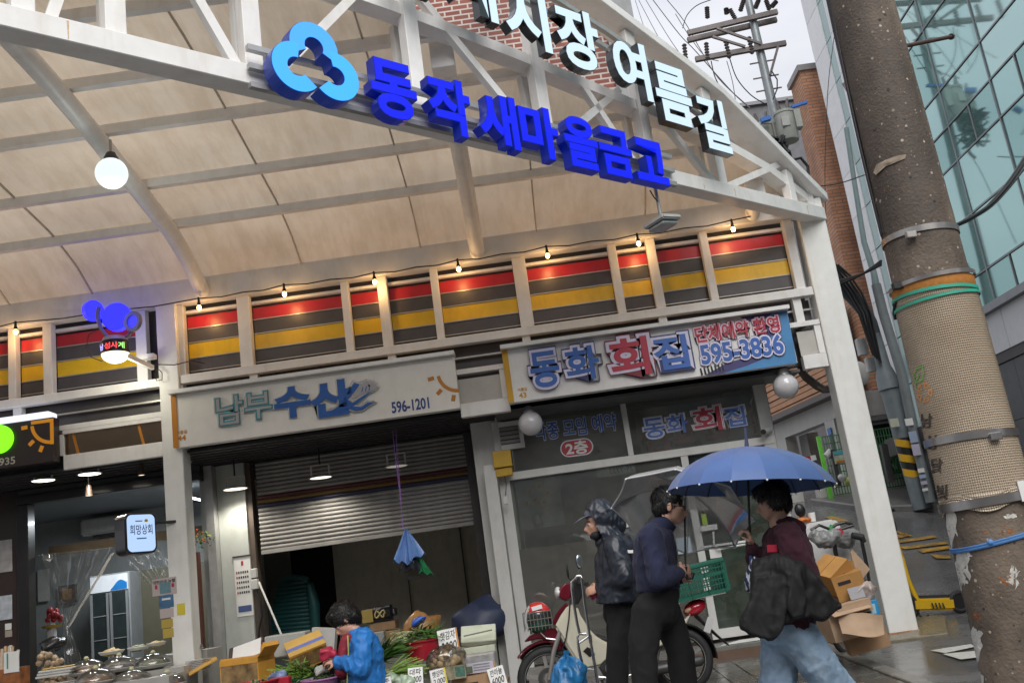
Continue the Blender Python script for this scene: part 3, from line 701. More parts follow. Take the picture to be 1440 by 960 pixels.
sign_letters(s2,'단체예약 환영',(978,1095,452,474),[(0.10,0.0,0.02,dred,'slogan'),(0.090,0.021,0.003,pinkish,'slogan_outline'),(0.022,0.025,0.003,crimson,'slogan_face')])
sign_letters(s2,'595-3836',(986,1100,478,504),[(0.10,0.0,0.02,indigo,'phone_number'),(0.090,0.021,0.003,lilac,'number_outline'),(0.026,0.025,0.003,blue_l,'number_face')])
m=MB();letters_px(m,'여름길',728,741,545,550,SY-0.003,offset=0.02);letters_px(m,'43',730,740,552,559,SY-0.003,offset=0.03);m.build('house_number',amber,s2)

s3=thing('shop_sign','dark brown lit shop sign with a green disc and an orange sun emblem','shop sign',(W(20,620,SY).x,10.25,3.0))
xa=W(-160,640,SY).x;tr=W(76,580,SY);br=W(80,648,SY)
brown=M('brown_sign_face',(0.035,0.024,0.022),0.35,var=0.1)
MB().box((xa,SY-0.02,br.z),(tr.x,10.395,tr.z-0.05)).build('panel',brown,s3,bevel=0.004)
MB().box((xa,SY-0.08,tr.z-0.045),(tr.x-0.02,10.395,tr.z+0.01)).build('light_bar',EMIT('cool_light_bar',(0.72,0.76,0.9),0.6),s3,bevel=0.01)
m=MB();c=W(-3,617,SY-0.06);m.lathe([(0,0),(0.155,0),(0.155,0.05),(0,0.05)],(c.x,SY-0.02,c.z),32,Matrix.Rotation(R(90),3,'X')).build('green_disc',EMIT('green_lit_disc',(0.16,0.75,0.01),0.9),s3)
m=MB();k=W(0,617,SY);m.box((k.x-0.10,SY-0.075,k.z-0.09),(k.x+0.03,SY-0.0705,k.z+0.09)).build('white_mark',EMIT('white_lit_mark',(0.8,0.85,0.8),1.0),s3)
m=MB();letters_px(m,'935',-1,21,643,653,SY-0.024,offset=0.02);m.build('phone_number',M('pale_print',(0.55,0.5,0.47),0.5),s3)
c=W(75,592,SY-0.024);org_l=M('orange_emblem',(0.62,0.25,0.01),0.4,emit=(0.6,0.22,0.01),estr=0.15)
sun_logo(s3,73,593,31,SY-0.024,org_l,184,266,[184,221,246],th=5)
m=MB();m.box((c.x-0.245,SY-0.026,c.z-0.005),(c.x,SY-0.0245,c.z+0.033));m.box((c.x-0.038,SY-0.0265,c.z-0.25),(c.x+0.001,SY-0.0245,c.z-0.006));m.build('sun_edge',org_l,s3)

# bronze mirror box left of the column
mb_=thing('mirror_panel','bronze mirrored panel in a white frame beside the brown sign','panel',(W(150,600,D).x,10.4,3.3))
xL=tr.x+0.03
MB().box((xL,10.40,3.16),(-3.945,10.46,3.32)).build('frame',white_steel,mb_,bevel=0.004)
MB().box((xL,10.40,3.555),(-3.945,10.46,3.597)).build('frame',white_steel,mb_)
MB().box((W(85,610,D).x-.02,10.405,3.322),(W(85,610,D).x+0.03,10.46,3.553)).build('frame',white_steel,mb_)
MB().box((xL+0.02,10.43,3.322),(-3.945,10.44,3.553)).build('mirror',M('bronze_mirror',(0.30,0.22,0.15),0.12,metal=0.9,var=0.1),mb_)
for px in(100,192):
    a=W(px,592,10.42);m=MB();m.prism([(a.x,10.427,3.55),(a.x+0.03,10.427,3.55),(a.x+0.08,10.427,3.325),(a.x+0.05,10.427,3.325)],(0,0.002,0));m.build('orange_stripe',orange,mb_)

# ------------------------------------------------------------------ string of warm bulbs
warm=EMIT('warm_bulb',(1.0,0.62,0.25),9.0)
st=thing('bulb_string','black festoon cable of small warm bulbs strung along the eave','string lights',(0,10.3,4.8))
bp=[(-95,482),(22,466),(280,432),(400,413),(527,396),(645,378),(770,359),(898,342),(1031,322)]
cab=MB();pts=[]
LAMPS=[]
for i,(px,py)in enumerate(bp):
    p=W(px,py,10.27);s_=p+Vector((0,0,0.105));pts.append(s_)
    if i+1<len(bp):
        q=W(*bp[i+1],10.27)+Vector((0,0,0.105));pts.append((s_*0.75+q*0.25)+Vector((0,0.04,-0.012)));pts.append((s_+q)/2+Vector((0,0.07,0.015)));pts.append((s_*0.25+q*0.75)+Vector((0,0.04,-0.012)))
    so=MB().lathe([(0.0,0.12),(0.012,0.12),(0.014,0.06),(0.020,0.05),(0.020,0.022),(0,0.022)],p,12).build('lamp_socket',black,st,smooth=40)
    MB().ell(p+Vector((0,0,-0.005)),(0.024,0.024,0.030),nu=12,nv=8).build('bulb',warm,so,smooth=180)
    LAMPS.append((p+Vector((0,-0.005,-0.06)),1.25,(1.0,0.55,0.2),0.03))
pts.append(pts[-1]+Vector((0.25,0.05,0.03)))
cab.tube(pts,0.007,6).build('cable',black,st)
for i,(p,e,c,r)in enumerate(LAMPS):
    l=bpy.data.lights.new('bulb_light','POINT');l.energy=e;l.color=c;l.shadow_soft_size=r
    o=obj('bulb_light',l,st);o.location=p-st.location

# globe lamps
def globe(name,label,px,py,rpx,Y,mat,top,energy=0,neck=True):
    c=W(px,py,Y);r=rpx*Y/FPX;t_=thing(name,label,'lamp',c+Vector((0,0,-r)),group='round globe lamps')
    MB().ell(c,r,nu=28,nv=18).build('globe',mat,t_,smooth=180)
    MB().lathe([(0,0.07),(r*0.28,0.07),(r*0.36,0.045),(r*0.42,0.03),(r*0.48,0.0),(r*0.48,-0.03)],c+Vector((0,0,r*0.9)),20).build('collar',grey_steel if energy==0 else dark_steel,t_,smooth=40)
    MB().cyl(c+Vector((0,0,r+0.03)),Vector((c.x,c.y,top)),0.012).build('stem',grey_steel,t_)
    if energy:
        l=bpy.data.lights.new('globe_light','POINT');l.energy=energy;l.color=(0.92,1.0,0.97);l.shadow_soft_size=r*0.9
        o=obj('globe_light',l,t_);o.location=c-t_.location+Vector((0,0,-r-0.06))
lit=EMIT('lit_opal_glass',(0.84,1.0,0.97),0.46)
opal=M('opal_glass',(0.62,0.61,0.63),0.12,var=0.03,coat=0.5)
globe('globe_lamp','lit white globe lamp hanging from the roof rib at the upper left',157,244,24,7.72,lit,rz(7.72)-0.18,4)
globe('globe_lamp','unlit opal globe lamp hanging under the left end of the blue and white sign',746,595,17.5,10.55,opal,3.13)
globe('globe_lamp','unlit opal globe lamp hanging under the right end of the blue and white sign',1105,543,18,10.45,opal,3.13)

# hanging floodlight at the truss end
fl=thing('floodlight','white square floodlight hanging on a short pole below the truss','floodlight',W(931,322,8.4))
c=W(931,312,8.35);rt_=Matrix.Rotation(R(-8),3,'Y')@ Matrix.Rotation(R(40),3,'Z')
pale_cast=M('pale_cast_metal',(0.45,0.46,0.45),0.45,var=0.08,dirt=0.3)
MB().cbox(c,(0.26,0.26,0.045),rt_).build('housing',pale_cast,fl,bevel=0.012,seg=2)
MB().cbox(c+Vector((0,0,-0.045)),(0.20,0.20,0.04),rt_).build('lens',M('grey_lens',(0.30,0.32,0.32),0.2,var=0.1),fl,bevel=0.012)
MB().cyl(c+Vector((0,0,0.02)),Vector((c.x-0.01,c.y,4.78)),0.017).build('stem',grey_steel,fl)
MB().tube([W(914,268,8.3),W(920,278,8.3),W(926,284,8.3)],0.006,6).build('cable',black,fl)

# twin blue lamp with letter band on an arm
tw=thing('street_lamp','twin blue disc lamp with curved grey arms and a lit dome on the left column','lamp',W(162,516,9.9))
YL=9.9;grey_arm=M('grey_lamp_arm',(0.22,0.21,0.22),0.4,var=0.1)
blue_em=EMIT('blue_led',(0.02,0.02,0.95),1.0)
def disc(cx,cy,rp,dy,tk,mt,nm,par,tiltz=0,tiltx=0):
    k=YL/FPX;c=W(cx,cy,YL+dy);ro=Matrix.Rotation(R(tiltz),3,'Z')@ Matrix.Rotation(R(90+tiltx),3,'X')
    return MB().lathe([(0,-tk/2),(rp*k*0.94,-tk/2),(rp*k,-tk/2+0.008),(rp*k,tk/2-0.008),(rp*k*0.94,tk/2),(0,tk/2)],c,28,ro).build(nm,mt,par,smooth=35)
disc(165,446,21,0.05,0.10,blue_em,'blue_disc',tw)
disc(131,437,16,0.25,0.08,blue_em,'blue_disc',tw,55)
k=YL/FPX;c=W(187,452,YL-0.09);ro=Matrix.Rotation(R(-20),3,'Z')@ Matrix.Rotation(R(90),3,'X')
rg=MB();
rg.lathe([(9.5*k,-0.02),(15*k,-0.02),(15.5*k,0.0),(15*k,0.02),(9.5*k,0.02),(9.5*k,-0.02)],c,28,ro).build('grey_ring',grey_arm,tw,smooth=35)
MB().lathe([(0,0.0),(9.6*k,0.0)],c,24,ro).build('blue_lens',EMIT('blue_lens',(0.03,0.03,0.8),0.75),tw)
arm=[W(139,432,YL),W(137,446,YL),W(141,460,YL),W(148,470,YL),W(156,477,YL)]
MB().loft(arm,[(0.04,0.018)]*5,10).build('curved_arm',grey_arm,tw,smooth=50)
arm=[W(186,465,YL),W(181,471,YL),W(174,475,YL),W(166,478,YL)]
MB().loft(arm,[(0.03,0.015)]*4,10).build('curved_arm',grey_arm,tw,smooth=50)
hz_=M('frosted_grey_acrylic',(0.38,0.34,0.33),0.3,var=0.05)
cyl_c=W(162,490,YL);rr_=20*k
MB().lathe([(rr_*0.85,0.075),(rr_,0.06),(rr_,-0.06),(rr_*0.9,-0.062)],cyl_c,28).build('letter_band',black,tw,smooth=35)
for ch,a,col in(('남',-40,(0.35,0.35,0.95)),('성',-9,(0.95,0.05,0.06)),('사',20,(0.95,0.05,0.06)),('계',47,(0.25,0.6,0.15))):
    ax=R(-90+a);ce=cyl_c+Vector((math.cos(ax),math.sin(ax),0))*(rr_+0.002);tx=Vector((-math.sin(ax),math.cos(ax),0))
    m=MB();letters(m,ch,ce-tx*0.034+Vector((0,0,-0.032)),tx,(0,0,1),0.068,0.068,offset=0.012,out=Vector((math.cos(ax),math.sin(ax),0)))
    m.build('lit_letter',EMIT('led_letter_%d'%a,col,1.1),tw)
MB().ell(cyl_c+Vector((0,0,-0.06)),(rr_*0.98,rr_*0.98,0.10),nu=24,nv=14).build('lit_dome',EMIT('warm_white_dome',(1.0,0.96,0.74),0.7),tw,smooth=180)
MB().lathe([(0,0.13),(rr_*0.8,0.12),(rr_*0.95,0.075),(rr_*0.8,0.07)],cyl_c,24).build('cap',hz_,tw,smooth=40)
MB().beam(W(178,500,YL),W(215,517,10.33),0.035,0.05).build('bracket_arm',white_steel,tw)
MB().cbox(W(208,502,10.3),(0.16,0.10,0.05)).build('bracket_plate',white_steel,tw)
MB().tube([W(144,508,YL+.05),W(128,502,YL+.1),W(121,490,YL+.2),W(125,470,YL+.2),W(140,462,YL+.1)],0.005,6).build('cable',black,tw)
MB().tube([W(215,512,10.2),W(245,513,10.3),W(270,507,10.4),W(288,511,10.5)],0.006,6).build('cable',black,tw)
MB().tube([W(222,517,10.3),W(217,525,10.3),W(220,535,10.3),W(228,534,10.3),W(228,524,10.3),W(220,516,10.3)],0.005,6).build('cable',black,tw)
l=bpy.data.lights.new('dome_light','POINT');l.energy=5;l.color=(1,0.95,0.75);l.shadow_soft_size=0.1
o=obj('dome_light',l,tw);o.location=cyl_c+Vector((0,0,-0.25))-tw.location
l=bpy.data.lights.new('blue_light','POINT');l.energy=0.6;l.color=(0.1,0.1,1);l.shadow_soft_size=0.1
o=obj('blue_light',l,tw);o.location=W(165,446,9.7)-tw.location

# ------------------------------------------------------------------ shop fronts under the signs
def R4(x0,x1,yt,yb,Y):
    """pixel rectangle on the plane Y -> x0, x1, z0, z1 (x at mid height, y at mid width)"""
    xc=(x0+x1)/2;yc=(yt+yb)/2
    return W(x0,yc+0.14*(xc-x0),Y).x,W(x1,yc-0.14*(x1-xc),Y).x,W(xc,yb,Y).z,W(xc,yt,Y).z
def RB(mb,x0,x1,yt,yb,Y,dep):
    a,b,c,d=R4(x0,x1,yt,yb,Y);return mb.box((a,Y,c),(b,Y+dep,d))
FZ=0.42
# --- restaurant front (right)
rs=thing('restaurant_front','white framed glass restaurant front with stickers under the blue and white sign','shop front',(1.2,11,0.3))
YR=11.0
ax0=W(700,620,YR).x;ax1=W(1068,590,YR).x
ztop=W(910,562,YR).z;zmb=W(910,637,YR).z;zma=W(910,648,YR).z
room_w=M('room_wall_grey',(0.42,0.44,0.40),0.7,var=0.12);room_b=M('brown_dado',(0.20,0.145,0.125),0.5,var=0.15,dirt=0.2);room_f=M('room_floor',(0.16,0.13,0.10),0.4)
def room(parent,x0,x1,y0,y1,z0,z1,wall,floor,ceil,th=0.06):
    MB().box((x0,y1,z0),(x1,y1+th,z1)).build('back_wall',wall,parent)
    MB().box((x0-th,y0,z0),(x0-0.002,y1+th,z1)).build('side_wall',wall,parent);MB().box((x1+0.002,y0,z0),(x1+th,y1+th,z1)).build('side_wall',wall,parent)
    MB().box((x0-th,y0,z0-0.08),(x1+th,y1+th,z0-0.002)).build('floor_slab',floor,parent);MB().box((x0-th,y0,z1+0.002),(x1+th,y1+th,z1+0.08)).build('ceiling',ceil,parent)
room(rs,ax0+0.1,ax1+0.02,YR+0.12,14.2,FZ,ztop+0.12,room_w,room_f,room_w)
m=MB().box((ax0,YR,ztop),(ax1+0.12,YR+0.1,ztop+0.12));m.build('head_frame',alu,rs,bevel=0.004)
MB().box((ax0,YR-0.005,zma),(ax1+0.12,YR+0.1,zmb)).build('transom_bar',alu,rs,bevel=0.004)
MB().box((ax0-0.05,YR+0.02,FZ-0.15),(ax0+0.07,YR+0.12,ztop)).build('jamb',alu,rs,bevel=0.004)
MB().box((ax0-0.20,YR-0.15,FZ-0.2),(ax0-0.06,YR-0.05,W(690,655,YR).z)).build('outer_jamb',alu,rs,bevel=0.004)
MB().box((ax0+0.071,YR+0.021,FZ-0.15),(W(728,850,YR).x,YR+0.08,zma-0.002)).build('jamb_panel',alu,rs)
MB().box((ax1,YR+0.005,FZ-0.1),(ax1+0.14,YR+0.12,ztop-0.002)).build('jamb',alu,rs,bevel=0.004)
xd=W(882,605,YR).x;MB().box((xd-0.03,YR+0.002,zmb+0.002),(xd+0.03,YR+0.09,ztop-0.002)).build('mullion',alu,rs)
xd2=W(969,680,YR).x;MB().box((xd2-0.04,YR+0.002,FZ),(xd2+0.04,YR+0.09,zma-0.002)).build('mullion',alu,rs)
for i,(a,b,c,d)in enumerate([(ax0+0.07,xd-0.03,zmb,ztop),(xd+0.03,ax1,zmb,ztop),(W(728,850,YR).x,xd2-0.04,FZ,zma)]):
    MB().box((a,YR+0.045,c),(b,YR+0.051,d)).build('window_pane',shop_glass,rs)
MB().box((xd2+0.04,YR+0.06,FZ+0.1),(ax1,YR+0.066,zma)).build('door_pane',GLASS('door_glass',(0.70,0.76,0.71),0.05,0.03,dust=0.08),rs)
MB().box((xd2+0.042,YR+0.04,FZ),(ax1-0.002,YR+0.09,FZ+0.1)).build('door_rail',alu,rs)
# brown dado film behind the lower glass, counter beyond
MB().box((W(728,850,YR).x,YR+0.10,FZ),(xd2-0.05,YR+0.14,W(800,763,YR).z)).build('dado_panel',room_b,rs)
MB().box((xd2+0.05,YR+0.5,FZ),(ax1,YR+0.52,W(1030,745,YR).z)).build('green_screen',M('grey_green_screen',(0.24,0.29,0.26),0.6,var=0.08),rs)
MB().box((ax1-0.3,YR+0.3,FZ),(ax1-0.02,YR+0.35,ztop)).build('curtain',M('grey_curtain',(0.26,0.27,0.26),0.8),rs)
# doorstep
stp=MB();p=W(1000,935,10.55)
stp.box((0.9,10.52,0.15),(3.1,11.0,0.385));stp.build('doorstep',M('wet_grey_step',(0.16,0.165,0.15),0.3,var=0.15,rvar=0.12),rs,bevel=0.006)
MB().box((0.9,10.50,0.15),(3.1,10.515,0.345)).build('step_face',M('brown_step_face',(0.13,0.08,0.055),0.5,var=0.2,dirt=0.4),rs)
MB().box((ax0,10.75,0.1),(0.9,11.0,0.40)).build('plinth',M('grey_plinth',(0.18,0.17,0.16),0.5,var=0.2,dirt=0.4),rs)
# stickers on the glass
win_blue=M('blue_window_sticker',(0.06,0.14,0.46),0.4);win_pale=M('pale_sticker_edge',(0.72,0.73,0.78),0.4)
YS=YR+0.040
def sticker(txt,bx,lay):
    par=rs
    for i,(off,dy,mt,nm)in enumerate(lay):
        m=MB();letters_px(m,txt,*bx,YS-dy,offset=off);o=m.build(nm,mt,par);par=o if i==0 else par
sticker('각종 모임 예약',(752,866,588,612),[(0.05,0.0,win_pale,'sticker_edge'),(0.022,0.002,win_blue,'sticker_text')])
c=R4(788,834,617,641,YS);m=MB();cx,cz=(c[0]+c[1])/2,(c[2]+c[3])/2;hw,hh=(c[1]-c[0])/2,(c[3]-c[2])/2
def pill(hw,hh,y):return[(cx+(hw-hh)*sx+hh*math.cos(R(a)),y,cz+hh*math.sin(R(a)))for sx,r0 in((1,-90),(-1,90))for a in[r0+18*k for k in range(11)]]
pl=MB().quad(*pill(hw,hh,YS)).build('pill_edge',win_pale,rs);MB().quad(*pill(hw-0.012,hh-0.012,YS-0.002)).build('red_pill',M('red_sticker',(0.40,0.03,0.05),0.4),pl)
m=MB();letters_px(m,'2층',796,826,620,638,YS-0.004,offset=0.03);m.build('sticker_text',paper,pl)
for ch,bx,r in(('동',(906,934,588,615),0),('화',(938,967,583,609),0),('회',(976,1013,573,606),1),('집',(1020,1047,572,599),0)):
    sticker(ch,bx,[(0.085,0.0,win_pale,'sticker_edge'),(0.06,0.001,crimson if r else win_blue,'sticker_line'),(0.045,0.002,win_pale,'sticker_rim'),(0.02,0.003,crimson if r else win_blue,'sticker_text')])
m=MB();letters_px(m,'동화회집',905,1070,578,628,YR+0.35,offset=0.05,depth=0.03);m.build('red_ghost_letters',M('red_ghost_letter',(0.30,0.02,0.03),0.5),rs)  # reflected ghost of the sticker letters, set as solid red text
MB().box((W(900,600,YR).x,YR+0.40,zmb),(W(1050,600,YR).x,YR+0.42,ztop-0.05)).build('pale_board_inside',M('pale_board',(0.32,0.33,0.32),0.6),rs)
# vent grille, yellow box, plug
vt=MB().box((W(702,610,YR).x,YR-0.03,W(718,632,YR).z),(W(736,610,YR).x,YR-0.002,W(718,592,YR).z)).build('vent_frame',alu,rs,bevel=0.004)
a,b,c,d=R4(703,730,599,624,YR-0.04)
MB().box((a,YR-0.034,c),(b,YR-0.0305,d)).build('vent_back',dark_steel,vt)
for k in range(4):MB().cbox(((a+b)/2,YR-0.045,c+(d-c)*(k+0.5)/4),(b-a,0.01,(d-c)/4*0.75),Matrix.Rotation(R(-25),3,'X')).build('vent_slat',M('grey_slat',(0.30,0.29,0.28),0.5,var=0.1),vt)
yb=thing('meter_box','yellow metal box on the white jamb beside the restaurant window','box',W(708,668,10.8));ymat=M('mustard_box',(0.48,0.29,0.02),0.5,var=0.12,dirt=0.4,dirtcol=(0.2,0.1,0.02))
a,b,c,d=R4(694,720,633,669,10.8);MB().box((a,10.8,c+(d-c)*0.35),(b,10.93,d)).build('upper_case',ymat,yb,bevel=0.006)
MB().box((a+0.012,10.83,c),(b-0.01,10.93,c+(d-c)*0.33)).build('lower_case',ymat,yb,bevel=0.006)
MB().tube([W(709,668,10.85),W(712,680,10.85),W(711,698,10.85)],0.005,6).build('cable',black,yb)
MB().cbox(W(711,703,10.85),(0.05,0.03,0.09)).build('plug_socket',alu,yb,bevel=0.004)
# things seen through the window, and one reflected in it
pt=thing('sunflower_painting','painting of a vase of sunflowers on the wall inside the restaurant','painting',W(760,735,11.8))
a,b,c,d=R4(728,790,668,742,11.8);MB().box((a,11.8,c),(b,11.83,d)).build('canvas',M('grey_canvas',(0.26,0.29,0.31),0.6,var=0.25,scale=12),pt)
for(px,py,r)in((745,690,11),(758,684,12),(770,693,11),(752,703,11),(765,706,12),(741,707,9)):
    q=W(px,py,11.79);f=MB().lathe([(0,0),(r*11.8/FPX*0.5,0.004)],q,12,Matrix.Rotation(R(90),3,'X')).build('sunflower',M('sunflower_yellow',(0.40,0.24,0.03),0.7,var=0.35,scale=60),pt)
    MB().lathe([(0,0.006),(r*11.8/FPX*0.2,0.006)],q,10,Matrix.Rotation(R(90),3,'X')).build('flower_heart',ink,f)
m=MB();m.lathe([(0.0,0),(0.05,0.0),(0.06,0.08),(0.035,0.13),(0,0.13)],W(757,738,11.75),14).build('blue_vase',M('blue_vase',(0.03,0.05,0.14),0.4),pt,smooth=40)
bn=thing('reflected_numbers','reversed numbers reflected in the restaurant glass, drawn on a pale sheet behind it','reflection',W(865,665,11.5))  # a sign mirrored in the glass, painted as a sheet behind it
a,b,c,d=R4(838,892,646,668,11.5);MB().box((a,11.5,c),(b,11.51,d)).build('sheet',M('reflected_sheet',(0.34,0.36,0.36),0.6),bn)
m=MB();letters_px(m,'34-9933',857,890,652,664,11.495);xc_=(a+b)/2
vs_=[v.x for v in m.v];mid=(min(vs_)+max(vs_))/2;m.xf(lambda v:Vector((2*mid-v.x,v.y,v.z)));m.build('reversed_number',ink,bn)
# papers on the door glass
for nm,lab,px,mt in(('notice_sheet','white sheet of paper taped to the restaurant glass beside the hooded man',(862,884,720,742),paper),('notice_sheet','pale blue flyer taped low on the restaurant glass behind the blue sweater',(952,972,755,778),M('pale_blue_paper',(0.38,0.46,0.52),0.6)),
                        ('door_sticker','lime green strip sticker on the restaurant door glass',(987,994,722,738),M('lime_sticker',(0.36,0.55,0.03),0.5)),('door_sticker','white card under the door closer on the restaurant door',(998,1014,770,784),paper)):
    a,b,c,d=R4(*px,YS-0.01);o=MB().box((a,YS-0.012,c),(b,YS-0.010,d)).build(nm,mt);tag(o,lab,'notice')
hd=MB();a,b,c,d=R4(984,1008,738,746,YS-0.02);hd.box((a,YS-0.06,c),(b,YS-0.015,d)).build('door_lock',alu,rs,bevel=0.004)
MB().tube([W(1003,747,YS-.04),W(1004,765,YS-.05),W(1010,772,YS-.05),W(1048,765,YS-.05)],0.012,8).build('door_handle',alu,rs)
MB().box((W(988,768,YS).x,YS-0.002,W(1020,766,YS).z),(W(1049,764,YS).x,YS,W(1020,763,YS).z)).build('safety_strip',paper,rs)

MB().box((ax0-0.30,YR+0.125,0.2),(ax0+0.03,YR+0.2,3.4)).build('filler_pier',alu,rs);MB().box((ax0-0.5,10.6,3.205),(3.0,11.9,3.4)).build('filler_bulkhead',dark_steel,rs)  # added fillers, closing a gap that let sky light through
# --- side wall and security camera at the building's right end
MB().box((ax1+0.14,YR+0.0,0.1),(W(1092,620,YR).x,13.2,5.0)).build('end_wall',M('end_wall_grey',(0.36,0.355,0.34),0.6,var=0.1,dirt=0.35),bld)
cam_=thing('security_camera','white bullet security camera at the right end of the restaurant front','camera',W(1075,610,10.9));p=W(1074,607,10.85)
MB().cyl(p,p+Vector((0.10,0.12,0.02)),0.035,n=14).build('body',pale_cast,cam_,smooth=40);MB().cyl(p+Vector((-0.01,-0.012,0)),p+Vector((0.002,0.002,0)),0.03,n=14).build('lens',black,cam_)
MB().cyl(p+Vector((0.08,0.1,0.02)),p+Vector((0.1,0.2,-0.06)),0.015).build('mount',pale_cast,cam_)
# drain pipe bend at the column
dp=MB().tube([W(1128,505,10.75),W(1127,522,10.75),W(1133,530,10.75),W(1150,543,10.75),W(1158,547,10.72),W(1172,546,10.7)],0.048,12).build('drain_pipe',M('brown_drain_pipe',(0.12,0.10,0.085),0.3,var=0.2,metal=0.4));tag(dp,'brown bent drain pipe running from the fascia to the right column','pipe')
MB()
# --- middle shop (fish shop): soffit lamps, shutter, side wall
sh=thing('fish_shop_front','open fish shop bay with a half raised grey roller shutter and dim interior','shop front',(W(500,800,11.5).x,11.5,0.3))
mx0=W(300,800,11.3).x;mx1=W(692,700,11.6).x-0.02
olive=M('olive_grey_wall',(0.64,0.61,0.52),0.7,var=0.08,dirt=0.25);
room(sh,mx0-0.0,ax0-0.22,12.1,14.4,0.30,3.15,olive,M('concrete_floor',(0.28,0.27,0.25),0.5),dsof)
pan=M('pale_green_white_panel',(0.50,0.53,0.50),0.45,var=0.06,dirt=0.35,dirtcol=(0.3,0.28,0.2))
MB().box((mx0,11.60,0.2),(W(352,800,11.6).x,11.68,3.15)).build('white_side_panel',pan,sh)
MB().box((mx0-0.10,11.45,0.2),(mx0-0.003,11.70,3.15)).build('corner_trim',grey_steel,sh)
YSH=11.7
MB().box((W(352,800,YSH).x+0.004,YSH-0.05,0.2),(W(363,800,YSH).x,YSH+0.12,3.15)).build('shutter_guide',M('brown_guide',(0.10,0.075,0.06),0.5,var=0.2,dirt=0.3),sh)
sx0,sx1=W(363,720,YSH).x+0.004,W(661,690,YSH).x
MB().box((sx1+0.003,YSH-0.05,0.2),(W(672,690,YSH).x,YSH+0.12,3.15)).build('shutter_guide',dark_steel,sh)
MB().box((W(672,690,YSH).x+0.004,YSH-0.02,0.2),(ax0-0.205,YSH+0.15,3.15)).build('dark_pier',M('dark_brown_pier',(0.035,0.028,0.03),0.5,var=0.2),sh)
zs0=W(515,753,YSH).z;zs1=3.145;n=21;hh=(zs1-zs0)/n
sl_m=M('galvanised_slat',(0.29,0.28,0.268),0.62,metal=0.15,var=0.14,dirt=0.5,dirtcol=(0.08,0.07,0.06),stretch=(0.6,1,4),rvar=0.1)
scol={12:M('red_shutter_band',(0.085,0.02,0.025),0.45,var=0.1),11:M('ochre_shutter_band',(0.15,0.085,0.02),0.45,var=0.1),10:M('navy_shutter_band',(0.02,0.024,0.06),0.45)}
proto=None
for i in range(n):
    m=MB();prof=[(0.0,0.0),(-0.016,0.12),(-0.022,0.45),(-0.016,0.8),(0.004,0.9),(0.004,1.0)]
    z=zs0+hh*i
    vs=[(x,YSH+0.02+y,z+hh*t_)for x in(sx0,sx1)for y,t_ in prof];k=len(prof)
    m.add(vs,[(j,j+1,k+j+1,k+j)for j in range(k-1)])
    if i in scol or proto is None:
        o=m.build('shutter_slat',scol.get(i,sl_m),sh,smooth=60)
        if i not in scol:proto=(o,i)
    else:inst(proto[0],sh,loc=proto[0].location+Vector((0,0,hh*(i-proto[1]))))
MB().box((sx0,YSH-0.01,zs0-0.05),(sx1,YSH+0.04,zs0-0.002)).build('bottom_bar',sl_m,sh,bevel=0.004)
# dark doorway and panels within
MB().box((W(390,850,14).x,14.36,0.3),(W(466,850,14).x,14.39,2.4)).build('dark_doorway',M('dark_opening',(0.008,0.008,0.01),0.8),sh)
MB().box((W(372,820,13.4).x,13.4,0.3),(W(410,820,13.4).x,13.45,2.5)).build('pale_partition',M('dim_partition',(0.16,0.165,0.16),0.6),sh)
xg=W(652,800,14.3).x;MB().box((xg,14.34,0.3),(xg+0.02,14.37,3.1)).build('panel_joint',dark_steel,sh)
xg=W(577,850,14.3).x;MB().box((xg,14.34,0.3),(xg+0.012,14.37,1.6)).build('panel_joint',dark_steel,sh)
MB().box((W(572,812,14.2).x,14.2,W(572,815,14.2).z),(W(600,812,14.2).x,14.3,W(572,811,14.2).z)).build('wall_handle',grey_steel,sh)
# pendants
lamp_body=M('pendant_white',(0.52,0.50,0.46),0.4,var=0.1);
def pendant(px,py,Y,lit_,lab,w=0.15,en=0):
    p=W(px,py,Y);t_=thing('pendant_lamp',lab,'lamp',p,group='pendant lamps under the soffit')
    MB().lathe([(0,0.03),(0.03,0.03),(w*0.75,0.012),(w,0.0),(w*0.93,-0.006)],p,24).build('reflector',lamp_body,t_,smooth=40)
    MB().lathe([(0,0.0),(w*0.9,0.0)],p+Vector((0,0,-0.003)),20).build('lens',EMIT('lamp_lens_%s'%lit_,(1.0,0.93,0.80),lit_),t_)
    for s_ in(-1,1):MB().beam(p+Vector((s_*w*0.75,0,0.01)),p+Vector((s_*w*0.75,0,0.14)),0.012,0.02).build('bracket',lamp_body,t_)
    MB().box((p.x-w*0.78,p.y-0.012,p.z+0.14),(p.x+w*0.78,p.y+0.012,p.z+0.152)).build('crossbar',lamp_body,t_)
    MB().cyl(p+Vector((0,0,0.15)),Vector((p.x,p.y,3.16)),0.01).build('stem',black,t_)
    if en:
        l=bpy.data.lights.new('lamp_light','SPOT');l.energy=en;l.color=(1,0.93,0.8);l.shadow_soft_size=0.08;l.spot_size=R(140);l.spot_blend=0.6
        o=obj('lamp_light',l,t_);o.location=(0,0,-0.02)
pendant(331,687,11.35,1.1,'pendant lamp nearest the left column under the cream sign',en=22)
pendant(451,671,11.35,0.8,'pendant lamp in the middle of the fish shop soffit',0.14,en=22)
pendant(558,655,11.35,0.12,'unlit white pendant lamp behind the purple string',0.14)  # not lit, yet its lens colour carries a faint painted glow
pendant(61,675,10.62,2.2,'bright pendant lamp under the brown sign, left one of two',0.13,en=24)
pendant(126,666,10.62,2.2,'bright pendant lamp left of the small brown spotlight',0.13,en=24)
